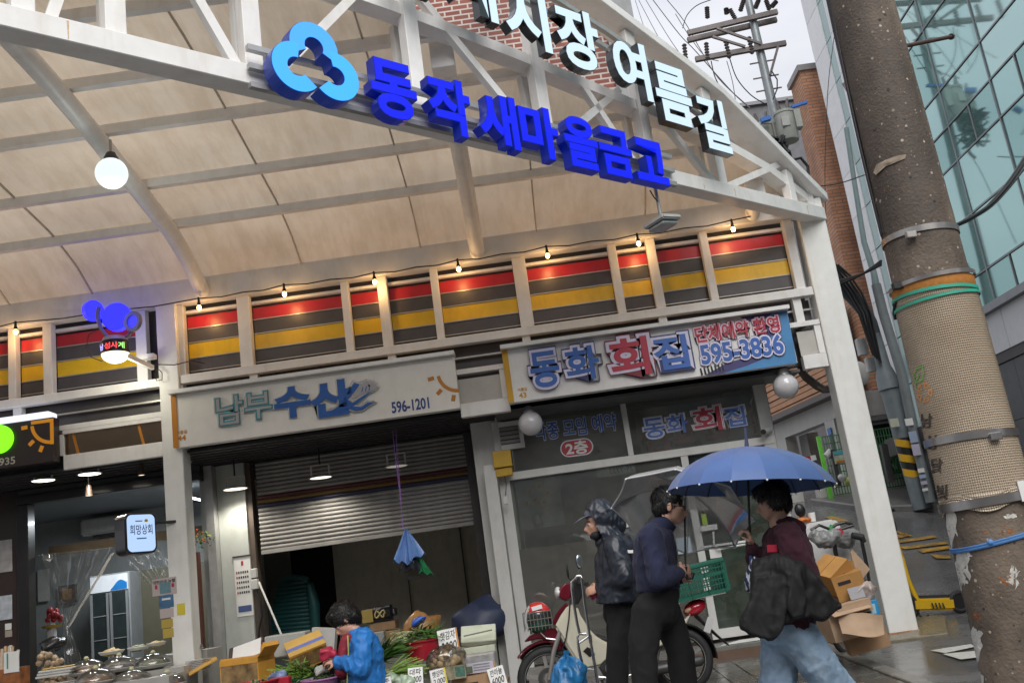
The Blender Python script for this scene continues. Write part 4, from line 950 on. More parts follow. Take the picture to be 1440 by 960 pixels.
for px,py,lab in((199,668,'small brown spotlight beside the left column'),(125,697,'small dim brown spotlight behind the bright pendant')):
    p=W(px,py,10.75);t_=thing('spotlight',lab,'spotlight',p)
    MB().lathe([(0.0,0.12),(0.025,0.12),(0.03,0.08),(0.042,0.0),(0.036,0.0),(0.02,0.05)],p,16).build('shade',M('brown_spot_shade',(0.06,0.04,0.03),0.4),t_,smooth=40)
    MB().lathe([(0,0.0),(0.036,0.0)],p+Vector((0,0,0.004)),14).build('lens',EMIT('spot_lens',(1,0.85,0.65),0.9),t_)
    MB().cyl(p+Vector((0,0,0.12)),Vector((p.x,p.y,3.16)),0.008).build('stem',black,t_)
# floodlight strip behind column top
fs_=MB().cbox(W(264,645,11.0),(0.10,0.08,0.20),Matrix.Rotation(R(32),3,'Y')).build('strip_lamp',M('aluminium_lamp',(0.35,0.35,0.36),0.35,metal=0.6),bevel=0.01);tag(fs_,'slanted grey aluminium lamp under the soffit just right of the left column','lamp')

# --- left shop (side dishes)
ls=thing('side_dish_shop_front','dark framed side dish shop with a tied clear plastic curtain at the left','shop front',(-5,11.4,0.3))
YL2=11.4
lx0=W(42,830,YL2).x;lx1=mx0-0.12;zh=W(160,695,YL2).z
dfr=M('black_aluminium',(0.018,0.017,0.018),0.28,var=0.2,coat=0.3)
brownwall=M('dark_brown_wall',(0.035,0.022,0.02),0.35,var=0.15,coat=0.2)
MB().box((-11,YL2,0.2),(lx0-0.12,YL2+0.1,3.15)).build('brown_wall',brownwall,ls)
MB().box((lx0-0.117,YL2-0.06,0.2),(lx0+0.02,YL2+0.1,zh+0.02)).build('frame_post',dfr,ls,bevel=0.006)
MB().box((lx0-0.117,YL2-0.06,zh+0.023),(lx1,YL2+0.12,zh+0.13)).build('head_beam',dfr,ls,bevel=0.006)
MB().box((lx0-0.117,YL2-0.02,zh+0.133),(lx1,YL2+0.1,3.15)).build('header_panel',M('grey_header',(0.05,0.055,0.055),0.35,var=0.15),ls)
lroom=M('shop_white_wall',(0.34,0.36,0.36),0.6,var=0.08,dirt=0.2)
room(ls,lx0-2.6,lx1-0.07,YL2+0.15,14.8,0.3,3.15,lroom,M('shop_floor',(0.15,0.14,0.13),0.4),M('shop_ceiling',(0.22,0.24,0.26),0.5))
MB().box((lx0+0.03,YL2+0.4,W(150,770,YL2+.4).z),(lx1-0.1,YL2+0.46,W(150,757,YL2+.4).z)).build('bronze_rail',M('bronze_rail',(0.22,0.17,0.11),0.3,metal=0.5,var=0.2),ls)
ac=thing('air_conditioner','white wall air conditioner inside the side dish shop','air conditioner',W(150,755,14.6));a,b,c,d=R4(112,185,726,755,14.5)
MB().box((a,14.5,c+0.06),(b,14.79,d)).build('casing',alu,ac,bevel=0.03,seg=2);MB().box((a+0.2,14.49,c+0.02),(b,14.75,c+0.055)).build('louvre',dark_steel,ac)
fr=thing('glass_door_fridge','two door glass drinks fridge with a white and blue header','fridge',W(160,930,13.8));a,b,c,d=R4(127,184,806,935,13.8)
MB().box((a,13.8,0.35),(b,14.4,d)).build('cabinet',M('fridge_grey',(0.28,0.29,0.30),0.4),fr,bevel=0.01)
hz=d-0.24;MB().box((a+0.02,13.785,hz),(b-0.02,13.798,d-0.02)).build('white_header',M('fridge_header',(0.6,0.62,0.65),0.4,emit=(0.6,0.65,0.7),estr=0.15),fr)
wv=[((a+b)/2+0.02,hz+0.005)]+[((a+b)/2+0.02+((b-a)/2-0.05)*i/8,hz+0.06+0.05*math.sin(i/8*4.5-1.0)+0.05*i/8)for i in range(9)]+[(b-0.03,hz+0.005)]
MB().prism([(x,13.784,z)for x,z in wv],(0,-0.002,0)).build('blue_wave',M('fridge_blue',(0.02,0.2,0.55),0.4),fr)
for k in range(2):
    xa_=a+0.02+k*(b-a-0.02)/2;xb_=xa_+(b-a)/2-0.03
    dr=MB().box((xa_,13.78,0.5),(xb_,13.797,hz-0.02)).build('glass_door',M('dark_fridge_glass',(0.035,0.045,0.045),0.12,var=0.2,coat=0.4),fr)
    for q in(xa_,xb_-0.03):MB().box((q,13.765,0.5),(q+0.03,13.779,hz-0.02)).build('door_stile',M('fridge_stile',(0.42,0.43,0.44),0.35,metal=0.4),dr)
    for z in(0.95,1.3,1.62):MB().box((xa_+0.04,13.772,z),(xb_-0.04,13.777,z+0.012)).build('shelf_line',M('shelf_wire',(0.30,0.32,0.31),0.4),dr)
MB().box((W(188,850,14.2).x,14.2,0.4),(lx1-0.1,14.25,2.2)).build('olive_screen',M('olive_screen',(0.11,0.10,0.065),0.6,var=0.1),ls)
pf=thing('picture_frame','dark picture frame with an orange and green picture on the shop wall','picture',W(94,845,14.7));a,b,c,d=R4(82,107,822,848,14.7)
MB().box((a,14.7,c),(b,14.75,d)).build('frame',dark_steel,pf,bevel=0.01);MB().box((a+0.06,14.69,c+0.06),(b-0.06,14.698,d-0.06)).build('picture',M('orange_green_picture',(0.30,0.14,0.03),0.5,var=0.6,scale=14),pf)
a,b,c,d=R4(52,68,800,845,14.7);MB().box((a,14.72,c),(b,14.74,d)).build('wall_calendar',M('calendar_paper',(0.5,0.5,0.48),0.6,var=0.1),ls)
tube=EMIT('cool_tube',(0.85,0.93,1.0),3.0)
for px0,py0,px1,py1 in((238,690,254,694),(262,698,284,703)):
    MB().beam(W(px0,py0,13.0),W(px1,py1,13.0),0.06,0.03).build('tube_lamp',tube,ls)
l=bpy.data.lights.new('shop_light','AREA');l.energy=24;l.color=(0.9,0.96,1.0);l.size=1.2;l.size_y=0.2;l.shape='RECTANGLE'
o=obj('shop_light',l,ls);o.location=Vector((W(200,700,13.0).x,13.0,2.95))-ls.location
# plastic curtain, gathered and tied
def film(mb,top,bot,n=18,m_=14,amp=0.05,seed=0,pinch=None):
    vs=[]
    for j in range(m_+1):
        t_=j/m_
        for i in range(n+1):
            u=i/n;p=(top[0]*(1-u)+top[1]*u)*(1-t_)+(bot[0]*(1-u)+bot[1]*u)*t_
            w_=(top[1]-top[0]).length*(1-t_)+(bot[1]-bot[0]).length*t_
            p=p+Vector((0,amp*math.sin(u*n*1.9+seed+0.6*noise.noise(Vector((u*3,t_*3,seed))))+0.04*noise.noise(Vector((u*5,t_*5,seed+5))),0));vs.append(p)
    return mb.add(vs,[(j*(n+1)+i,j*(n+1)+i+1,(j+1)*(n+1)+i+1,(j+1)*(n+1)+i)for j in range(m_)for i in range(n)])
YC=YL2+0.1
wet_film=GLASS('crinkled_plastic_film',(0.90,0.92,0.92),0.07,0.10,dust=0.10)
pc=thing('plastic_curtain','clear crinkled plastic curtain tied back in the side dish shop opening','curtain',W(100,930,YC))
m=MB();film(m,(W(50,780,YC),W(160,768,YC)),(W(90,880,YC),W(98,878,YC)),seed=1,amp=0.03);film(m,(W(90,880,YC),W(98,878,YC)),(W(90,942,YC),W(120,936,YC)),m_=8,seed=2,amp=0.02);m.build('left_sheet',wet_film,pc,smooth=180)
m=MB();film(m,(W(160,768,YC+.03),W(248,756,YC+.03)),(W(226,842,YC+.03),W(252,842,YC+.03)),seed=4,amp=0.03);m.build('right_sheet',wet_film,pc,smooth=180)
m=MB();film(m,(W(156,778,YC-.02),W(162,776,YC-.02)),(W(94,882,YC-.02),W(99,880,YC-.02)),seed=3,n=4,amp=0.01);m.build('gathered_strip',M('milky_plastic',(0.42,0.42,0.40),0.3,var=0.15),pc,smooth=180)
m=MB();film(m,(W(250,745,YC+.1),W(275,742,YC+.1)),(W(258,900,YC+.1),W(275,896,YC+.1)),seed=6,n=10,amp=0.03);m.build('side_sheet',wet_film,pc,smooth=180)
MB().box((lx1-0.30,YL2+0.02,0.25),(lx1-0.22,YL2+0.1,zh)).build('frame_post',dfr,ls)
MB().box((lx1-0.15,YL2-0.02,0.25),(lx1-0.075,YL2+0.06,W(284,775,YL2).z)).build('brown_post',M('red_brown_post',(0.10,0.035,0.025),0.4),ls)
MB().box((lx1-0.218,YL2,0.25),(lx1-0.153,YL2+0.05,W(284,775,YL2).z)).build('cream_post',M('cream_post',(0.42,0.38,0.27),0.5),ls)
# lit projecting sign on the column
bs=thing('lit_box_sign','rounded black projecting sign with a glowing pale blue face','lit sign',W(195,785,10.1))
def rrect(x0,x1,z0,z1,r,n=6):return[(cx_+r*math.cos(R(a_+90*k/n)),cz_+r*math.sin(R(a_+90*k/n)))for cx_,cz_,a_ in((x1-r,z1-r,0),(x0+r,z1-r,90),(x0+r,z0+r,180),(x1-r,z0+r,270))for k in range(n+1)]
a,b,c,d=R4(181,216,723,775,10.05)
ry=Matrix.Rotation(R(54),3,'Z');cc=Vector(((a+b)/2,10.05,(c+d)/2));hw_=(b-a)/2*1.22;hh_=(d-c)/2
def bsp(x,z,y):return cc+ry @ Vector((x,y,z))
MB().prism([bsp(x,z,0.0)for x,z in rrect(-hw_-0.022,hw_+0.022,-hh_-0.022,hh_+0.022,0.07)],ry @ Vector((0,0.20,0))).build('housing',dfr,bs,bevel=0.008,smooth=40)
fc=MB().quad(*[bsp(x,z,-0.003)for x,z in rrect(-hw_,hw_,-hh_,hh_,0.055)]).build('lit_face',EMIT('pale_blue_lit_face',(0.46,0.64,0.95),0.46),bs)
m=MB();letters(m,'희망상회',bsp(-hw_*0.80,-0.015,-0.006),ry @ Vector((1,0,0)),(0,0,1),hw_*1.6,0.10,offset=0.012,out=ry @ Vector((0,-1,0)));m.build('shop_name',navy_ink,bs)
gl_=M('grey_blue_print',(0.16,0.24,0.42),0.5)
m=MB();m.quad(*[bsp(x,z,-0.006)for x,z in((-hw_*.4,hh_*.62),(hw_*.1,hh_*.62),(hw_*.1,hh_*.68),(-hw_*.4,hh_*.68))]);m.build('print_line',gl_,bs)
m=MB();m.quad(*[bsp(x,z,-0.006)for x,z in rrect(hw_*.25,hw_*.5,hh_*.58,hh_*.74,0.012)]);m.build('yellow_mark',M('yellow_print',(0.8,0.5,0.05),0.5),bs)
m=MB();m.quad(*[bsp(x,z,-0.006)for x,z in((-hw_*.35,-hh_*.33),(hw_*.35,-hh_*.33),(hw_*.35,-hh_*.26),(-hw_*.35,-hh_*.26))]);m.build('print_line',gl_,bs)
MB().beam(bsp(0.1,0.1,0.1),Vector((-3.80,10.40,cc.z+0.1)),0.03,0.03).build('bracket',dfr,bs)
# notices on the left column
def notice(lab,bx,mt,Y=10.355,extra=None,nm='notice_sheet'):
    a,b,c,d=R4(*bx,Y);o=thing(nm,lab,'notice',((a+b)/2,Y,c));MB().box((a,Y,c),(b,Y+0.004,d)).build('sheet',mt,o)
    if extra:extra(o,a,b,c,d,Y)
    return o
def ex1(o,a,b,c,d,Y):
    m=MB();letters(m,'대한민국 농할',(a+0.01,Y-0.002,d-0.055),(1,0,0),(0,0,1),b-a-0.02,0.035,offset=0.02,out=(0,-1,0));m.build('headline',ink,o)
    MB().box((a+0.08,Y-0.003,c+0.015),(b-0.06,Y-0.001,c+0.13)).build('blue_panel',M('teal_print',(0.14,0.26,0.30),0.5,var=0.2,scale=40),o)
    for q in(a+0.03,b-0.05):MB().box((q,Y-0.003,c+0.07),(q+0.025,Y-0.001,c+0.11)).build('red_mark',crimson,o)
pinkpaper=M('faded_pink_paper',(0.50,0.42,0.41),0.6,var=0.06)
notice('printed market notice with a bold headline taped to the left column',(214,248,812,836),pinkpaper,extra=ex1)
def ex2(o,a,b,c,d,Y):MB().box((a+0.03,Y-0.003,c+0.08),(b-0.03,Y-0.001,d-0.03)).build('white_square',paper,o)
notice('blue and red bordered card below the market notice on the left column',(224,244,836,854),M('blue_red_card',(0.06,0.16,0.30),0.5,var=0.5,scale=9),extra=ex2)
notice('pale pink slip under the blue bordered card on the left column',(225,244,855,868),pinkpaper)
ystick=M('yellow_sticky_paper',(0.62,0.52,0.04),0.6,var=0.06)
notice('upper yellow sticker on the front of the left column',(227,243,870,882),M('ochre_sticker',(0.45,0.33,0.06),0.6));notice('lower yellow sticker on the front of the left column',(229,244,883,896),M('ochre_sticker',(0.45,0.33,0.06),0.6))
notice('bright yellow sticky note on the right edge of the left column',(249,260,848,864),ystick)
# notices on the brown wall at the far left
notice('grey poster high on the dark brown wall at the left edge',(-20,17,760,805),M('grey_poster',(0.34,0.33,0.33),0.5,var=0.25,scale=12),Y=YL2-0.01)
notice('pale calendar sheet with blue print on the dark brown wall',(-20,17,838,872),M('blue_print_sheet',(0.42,0.46,0.52),0.5,var=0.25,scale=14),Y=YL2-0.01)
notice('small white switch plate on the dark brown wall',(7,16,876,885),paper,Y=YL2-0.01)
notice('small beige plate below the switch on the dark brown wall',(7,17,886,895),M('beige_plate',(0.36,0.31,0.25),0.5),Y=YL2-0.01)
# wall calendar by the shutter
ca=thing('wall_calendar','long paper calendar hanging on the pale panel beside the shutter','calendar',W(343,865,11.58));a,b,c,d=R4(331,354,782,866,11.59)
MB().box((a,11.59,c),(b,11.597,d)).build('sheet',paper,ca);MB().box((a-0.01,11.58,d),(b+0.01,11.60,d+0.015)).build('top_rail',dark_steel,ca)
for r_ in range(5):
    for k in range(6):MB().box((a+0.02+k*(b-a-0.04)/6,11.586,c+(d-c)*(0.38+0.085*r_)),(a+0.02+(k+0.6)*(b-a-0.04)/6,11.589,c+(d-c)*(0.38+0.085*r_)+0.025)).build('date_mark',crimson if k==0 else ink,ca)
MB().box((a+0.02,11.586,c+0.05),(b-0.02,11.589,c+0.12)).build('blue_footer',M('blue_footer_print',(0.06,0.10,0.26),0.5),ca)
MB().box(((a+b)/2-0.01,11.586,d-0.10),((a+b)/2+0.015,11.589,d-0.05)).build('month_mark',crimson,ca)
# electric boxes and cable beside the shutter
eb=thing('switch_box','white switch boxes with a black cable beside the shutter guide','switch',W(358,825,11.5))
for bx in((353,361,799,812),(353,363,814,828)):a,b,c,d=R4(*bx,11.55);MB().box((a,11.52,c),(b,11.60,d)).build('box',alu,eb,bevel=0.006)
MB().tube([W(358,828,11.56),W(366,845,11.56),W(368,865,11.56),W(364,885,11.56),W(364,910,11.56)],0.014,8).build('cable',black,eb)
MB().cyl(W(364,818,11.5),W(397,895,11.2),0.012).build('white_rod',alu,eb)
# flower basket
fb=thing('flower_basket','small hanging pot of red and yellow flowers near the left shop post','plant',W(285,770,11.3));rn=random.Random(4)
m=MB();fl_r=MB();
for k in range(60):
    p=W(283,758,11.3)+Vector((rn.gauss(0,0.05),rn.gauss(0,0.05),rn.gauss(0,0.05)));ro=Euler((rn.random()*6,rn.random()*6,rn.random()*6)).to_matrix()
    m.quad(p,p+ro @ Vector((0.02,0.012,0)),p+ro @ Vector((0.045,0,0.006)),p+ro @ Vector((0.02,-0.012,0)))
tag(m.build('foliage',M('flower_leaf',(0.06,0.14,0.03),0.6,var=0.3),fb),kind='stuff')
for k in range(14):
    p=W(283,754,11.3)+Vector((rn.gauss(0,0.05),-0.04+rn.gauss(0,0.03),rn.gauss(0,0.04)))
    MB().ell(p,0.013,nu=8,nv=6).build('blossom',(M('red_blossom',(0.5,0.05,0.05),0.6),M('yellow_blossom',(0.6,0.4,0.05),0.6))[k%2],fb)
# bags on a string
bg_=thing('hanging_bags','bundle of blue, green and black plastic bags hanging on a purple string','plastic bags',W(573,805,10.9))
YB=10.9;lilac_s=M('purple_string',(0.32,0.16,0.48),0.5)
MB().tube([W(551,595,YB),W(556,640,YB),W(562,690,YB),W(567,742,YB)],0.005,6).build('string',lilac_s,bg_);MB().tube([W(556,594,YB),W(559,640,YB),W(563,690,YB),W(566,742,YB)],0.004,6).build('string',lilac_s,bg_)
def bag(name,pts,mat,Y,depth=0.05,seed=0):
    """a limp bag: a folded sheet between outline points, with depth"""
    top=pts[0];m=MB();ring=[]
    n=22;rows=9
    vs=[]
    for j in range(rows+1):
        t_=j/rows
        for i in range(n):
            u=2*math.pi*i/n;L_=Vector((pts[1][0],pts[1][1]))*1.0
            lx=pts[0][0]+(pts[1][0]-pts[0][0])*t_;ly=pts[0][1]+(pts[1][1]-pts[0][1])*t_;rx=pts[0][0]+(pts[2][0]-pts[0][0])*t_;ry_=pts[0][1]+(pts[2][1]-pts[0][1])*t_
            fx_=0.5+0.5*math.cos(u);px=lx+(rx-lx)*fx_;py=ly+(ry_-ly)*fx_
            fold=0.45*math.sin(u*5+seed+t_*2)
            py+=6*noise.noise(Vector((math.cos(u)*2,t_,seed)))*t_+3*math.sin(u*5+seed)*t_
            vs.append(W(px,py,Y+depth*math.sin(u)*(0.3+t_)*(1+fold)))
    m.add(vs,[(j*n+i,j*n+(i+1)%n,(j+1)*n+(i+1)%n,(j+1)*n+i)for j in range(rows)for i in range(n)])
    return m.build(name,mat,bg_,smooth=60)
def film_col(name,col,a=0.75):
    return M(name,col,0.3,var=0.15,scale=9)
bag('green_bag',[(572,748),(588,804),(609,807)],film_col('green_film',(0.02,0.22,0.08)),YB+0.06,0.03,2)
bag('black_bag',[(570,748),(561,802),(592,800)],film_col('black_film',(0.012,0.012,0.02)),YB+0.03,0.03,5)
bag('blue_bag',[(570,741),(553,789),(581,792)],film_col('blue_film',(0.12,0.25,0.60)),YB,0.04,0)
bag('blue_bag',[(571,741),(574,788),(598,778)],film_col('blue_film2',(0.14,0.28,0.64)),YB-0.03,0.03,1)

# ------------------------------------------------------------------ concrete utility pole in front
cm=M('weathered_concrete',(0.155,0.12,0.09),0.75,var=0.55,scale=3.2,bump=0.5,bscale=70,dirt=0.75,dirtcol=(0.045,0.036,0.03),dr=(0.42,0.66),stretch=(0.5,0.5,0.12))
t=cm.node_tree;b=t.nodes['Principled BSDF'];src=b.inputs['Base Color'].links[0].from_socket
tc=t.nodes.new('ShaderNodeTexCoord');last=src
for sc,pos,col,seed in((30,0.18,(0.42,0.36,0.28),0),(24,0.17,(0.02,0.018,0.016),5),(60,0.15,(0.30,0.17,0.06),9)):   # pebbles showing in the worn surface
    mp=t.nodes.new('ShaderNodeMapping');mp.inputs['Location'].default_value=(seed,seed,seed)
    v=nd(t,'ShaderNodeTexVoronoi',Scale=sc);v.inputs['Randomness'].default_value=1.0
    nn=nd(t,'ShaderNodeTexNoise',Scale=sc*0.7,Detail=2)
    t.links.new(tc.outputs['Object'],mp.inputs[0]);t.links.new(mp.outputs[0],v.inputs['Vector']);t.links.new(mp.outputs[0],nn.inputs['Vector'])
    ad=t.nodes.new('ShaderNodeMath');ad.operation='MULTIPLY_ADD';ad.inputs[1].default_value=0.5;t.links.new(nn.outputs['Fac'],ad.inputs[0]);t.links.new(v.outputs['Distance'],ad.inputs[2])
    r=t.nodes.new('ShaderNodeValToRGB');r.color_ramp.elements[0].position=pos+0.20;r.color_ramp.elements[0].color=(1,1,1,1);r.color_ramp.elements[1].position=pos+0.26;r.color_ramp.elements[1].color=(0,0,0,1)
    t.links.new(ad.outputs[0],r.inputs[0]);x=t.nodes.new('ShaderNodeMixRGB');x.inputs[2].default_value=(*col,1)
    sc_=t.nodes.new('ShaderNodeSeparateColor');t.links.new(v.outputs['Color'],sc_.inputs[0]);gt_=t.nodes.new('ShaderNodeMapRange');gt_.inputs['From Min'].default_value=0.40;gt_.inputs['From Max'].default_value=0.85;t.links.new(sc_.outputs[0],gt_.inputs['Value'])
    pm_=t.nodes.new('ShaderNodeMath');pm_.operation='MULTIPLY';t.links.new(r.outputs[0],pm_.inputs[0]);t.links.new(gt_.outputs[0],pm_.inputs[1])
    t.links.new(pm_.outputs[0],x.inputs[0]);t.links.new(last,x.inputs[1]);last=x.outputs[0]
# the rain-wet streak down the street side of the shaft
sp0=t.nodes.new('ShaderNodeSeparateXYZ');t.links.new(tc.outputs['Object'],sp0.inputs[0]);n0=nd(t,'ShaderNodeTexNoise',Scale=2.2,Detail=6.0);t.links.new(tc.outputs['Object'],n0.inputs['Vector'])
a0_=t.nodes.new('ShaderNodeMath');a0_.operation='MULTIPLY_ADD';a0_.inputs[1].default_value=0.16;t.links.new(n0.outputs['Fac'],a0_.inputs[0]);t.links.new(sp0.outputs['X'],a0_.inputs[2])
m0=t.nodes.new('ShaderNodeMapRange');m0.inputs['From Min'].default_value=0.205;m0.inputs['From Max'].default_value=0.16;m0.inputs['To Max'].default_value=0.55;t.links.new(a0_.outputs[0],m0.inputs['Value'])
z0_=t.nodes.new('ShaderNodeMapRange');z0_.inputs['From Min'].default_value=2.45;z0_.inputs['From Max'].default_value=2.7;t.links.new(sp0.outputs['Z'],z0_.inputs['Value'])
p0_=t.nodes.new('ShaderNodeMath');p0_.operation='MULTIPLY';t.links.new(m0.outputs[0],p0_.inputs[0]);t.links.new(z0_.outputs[0],p0_.inputs[1])
x0m=t.nodes.new('ShaderNodeMixRGB');x0m.inputs[2].default_value=(0.045,0.034,0.028,1);t.links.new(p0_.outputs[0],x0m.inputs[0]);t.links.new(src,x0m.inputs[1])
first=[l for l in t.links if l.from_socket==src and l.to_node !=x0m and l.to_node.bl_idname=='ShaderNodeMixRGB']
for l in first:t.links.new(x0m.outputs[0],l.to_socket)
t.links.new(last,b.inputs['Base Color'])
YP=4.6;pc_=W(1273,350,YP);PX=pc_.x+0.085
def prad(z):return 0.190-(z-1.4)*0.0115
up_=thing('utility_pole','thick weathered concrete utility pole wrapped in beige netting at the right','utility pole',(PX,YP,gz(YP)))
MB().lathe([(prad(z)*(1+0.004*math.sin(z*37)),z)for z in[gz(YP)-0.3+0.08*k for k in range(110)]],(PX,YP,0),48).build('concrete_shaft',cm,up_,smooth=60)
def on_pole(px,py,r_add=0.0):
    """hit of the pixel's ray with the pole's surface (or the nearest point of it)"""
    d=ray(px,py).normalized();tt=3.0;best=None
    while tt<7:
        p=O0+d*tt;h=Vector((p.x-PX,p.y-YP));e=h.length-prad(p.z)-r_add
        if best is None or e<best[0]:best=(e,p,h)
        if e<=0:return p
        tt+=0.004
    h=best[2].normalized()*(prad(best[1].z)+r_add)
    return Vector((PX+h.x,YP+h.y,best[1].z))
def zc(px,py):return W(px,py,YP-0.1).z
znb,znt=zc(1382,714),zc(1312,398)
net=bpy.data.materials.new('beige_netting');net.use_nodes=True;t=net.node_tree;b=t.nodes['Principled BSDF'];b.inputs['Roughness'].default_value=0.7
tc=t.nodes.new('ShaderNodeTexCoord');sp=t.nodes.new('ShaderNodeSeparateXYZ');t.links.new(tc.outputs['Object'],sp.inputs[0])
at_=t.nodes.new('ShaderNodeMath');at_.operation='ARCTAN2';t.links.new(sp.outputs['Y'],at_.inputs[0]);t.links.new(sp.outputs['X'],at_.inputs[1])
def stripes(sock,f,p0):
    a=t.nodes.new('ShaderNodeMath');a.operation='MULTIPLY';a.inputs[1].default_value=f;t.links.new(sock,a.inputs[0])
    s_=t.nodes.new('ShaderNodeMath');s_.operation='SINE';t.links.new(a.outputs[0],s_.inputs[0])
    r=t.nodes.new('ShaderNodeMapRange');r.inputs['From Min'].default_value=p0;r.inputs['From Max'].default_value=p0+0.35;t.links.new(s_.outputs[0],r.inputs['Value']);return r.outputs[0]
ha=stripes(at_.outputs[0],128.0,-0.85);va=stripes(sp.outputs['Z'],2*math.pi/0.0115,-0.85)
mm=t.nodes.new('ShaderNodeMath');mm.operation='MULTIPLY';t.links.new(ha,mm.inputs[0]);t.links.new(va,mm.inputs[1])
nz_=nd(t,'ShaderNodeTexNoise',Scale=4.0,Detail=4.0);t.links.new(tc.outputs['Object'],nz_.inputs['Vector'])
rr=t.nodes.new('ShaderNodeValToRGB');rr.color_ramp.elements[0].position=0.35;rr.color_ramp.elements[0].color=(0.52,0.44,0.33,1);rr.color_ramp.elements[1].position=0.65;rr.color_ramp.elements[1].color=(0.66,0.58,0.46,1);t.links.new(nz_.outputs['Fac'],rr.inputs[0])
x=t.nodes.new('ShaderNodeMixRGB');x.inputs[1].default_value=(0.22,0.155,0.10,1);t.links.new(rr.outputs[0],x.inputs[2]);t.links.new(mm.outputs[0],x.inputs[0]);t.links.new(x.outputs[0],b.inputs['Base Color'])
bp_=nd(t,'ShaderNodeBump',Strength=0.6,Distance=0.004);t.links.new(mm.outputs[0],bp_.inputs['Height']);t.links.new(bp_.outputs[0],b.inputs['Normal'])
prof=[];z=znb
while z<znt:
    ph=(z-znb)/0.0115*2*math.pi;prof.append((prad(z)+0.011+0.0022*math.sin(ph),z));z+=0.0115/4
m=MB();m.lathe(prof,(PX,YP,0),72)
for i,v in enumerate(m.v):                          # wavy lower hem
    if v.z<znb+0.06:v.z+=0.02*math.sin(math.atan2(v.y-YP,v.x-PX)*4)
nt_o=m.build('netting_wrap',net,up_,local=False,smooth=50)
nt_o.data.transform(Matrix.Translation((0,0,0)))
MB().lathe([(prad(znt)+0.010,znt-0.04),(prad(znt)+0.014,znt-0.035),(prad(znt)+0.014,znt+0.012),(prad(znt)+0.004,znt+0.012)],(PX,YP,0),48).build('orange_collar',M('orange_net',(0.50,0.20,0.04),0.7,var=0.2,scale=60),up_,smooth=40)
steel_band=M('steel_band',(0.34,0.33,0.32),0.3,metal=0.8,var=0.2,dirt=0.3)
def band(px,py,h,add,mt,tilt=0.0,nm='steel_band'):
    z=zc(px,py);r=prad(z)+add
    ro=Matrix.Rotation(R(tilt),3,'Y')
    return MB().lathe([(r,-h/2),(r+0.004,-h/2),(r+0.004,h/2),(r,h/2)],(PX,YP,z),48,ro).build(nm,mt,up_,smooth=40)
band(1285,328,0.030,0.003,steel_band,2);band(1310,392,0.020,0.020,steel_band,-1);band(1355,616,0.036,0.016,steel_band,2);band(1372,706,0.040,0.016,steel_band,-2)
gt=M('green_cord',(0.03,0.32,0.22),0.5,var=0.2)
band(1312,411,0.016,0.016,gt,3,'green_cord');band(1312,421,0.014,0.017,gt,-2,'green_cord')
for(px,py)in((1281,330),(1400,613),(1262,402)):
    p=on_pole(px,py,0.03);MB().cbox(p,(0.05,0.03,0.035)).build('buckle',steel_band if px !=1262 else black,up_,bevel=0.004)
MB().tube([on_pole(1259,425,.02),on_pole(1256,440,.02),on_pole(1256,450,.02)],0.008,6).build('cord_tail',black,up_)
bl=M('blue_cord',(0.08,0.22,0.50),0.5,var=0.2)
m=MB();pts=[]
for k in range(33):
    a=2*math.pi*k/32;z=zc(1385,762)+0.028*math.cos(a);r=prad(z)+0.006;pts.append(Vector((PX+r*math.cos(a),YP+r*math.sin(a),z)))
m.tube(pts,0.007,6);m.tube([p+Vector((0,0,0.010))for p in pts],0.006,6);m.build('blue_cord',bl,up_,smooth=60)
MB().ell(on_pole(1393,762,0.01),0.014,nu=8,nv=6).build('knot',bl,up_)
# white paint patches, rust stains, printed net marks
def decal(pts,mt,nm,add,n=7):
    cx_=sum(p[0]for p in pts)/len(pts);cy_=sum(p[1]for p in pts)/len(pts);vs=[on_pole(cx_,cy_,add)];rings=3
    for k in range(1,rings+1):
        for p in pts:vs.append(on_pole(cx_+(p[0]-cx_)*k/rings,cy_+(p[1]-cy_)*k/rings,add))
    L_=len(pts);fs=[(0,1+i,1+(i+1)%L_)for i in range(L_)]
    for k in range(rings-1):fs+=[(1+k*L_+i,1+k*L_+(i+1)%L_,1+(k+1)*L_+(i+1)%L_,1+(k+1)*L_+i)for i in range(L_)]
    return MB().add(vs,fs).build(nm,mt,up_,smooth=60)
def blobpx(cx_,cy_,rx,ry,n=22,seed=0,rough_=0.45):return[(cx_+rx*math.cos(2*math.pi*k/n)*(1+rough_*noise.noise(Vector((math.cos(2*math.pi*k/n)*2,math.sin(2*math.pi*k/n)*2,seed)))),cy_+ry*math.sin(2*math.pi*k/n)*(1+rough_*noise.noise(Vector((math.cos(2*math.pi*k/n)*2+5,math.sin(2*math.pi*k/n)*2,seed)))))for k in range(n)]
wp=M('chalky_white_paint',(0.55,0.54,0.50),0.7,var=0.25,scale=30,bump=0.3)
ru=M('orange_rust_stain',(0.24,0.085,0.025),0.8,var=0.4,scale=40,bump=0.3)
for i,(cx_,cy_,rx,ry)in enumerate([(1352,805,12,26),(1337,742,8,30),(1357,780,8,6),(1372,905,9,22),(1425,810,9,13),(1378,955,4,12),(1420,725,10,4)]):decal(blobpx(cx_,cy_,rx,ry,40,i*3.1,1.1),wp,'paint_patch',0.0015+i*0.0002)
for i,(cx_,cy_,rx,ry)in enumerate([(1413,815,12,11),(1374,865,6,7),(1405,745,24,10)]):decal(blobpx(cx_,cy_,rx,ry,34,20+i*2.7,1.1),ru,'rust_patch',0.001+i*0.0002)
cg=M('pale_crack_edge',(0.30,0.24,0.18),0.8,var=0.3,scale=30)
decal([(1228,243),(1232,232),(1245,225),(1262,219),(1274,217),(1273,223),(1258,229),(1244,235),(1232,246)],cg,'chipped_ridge',0.008)
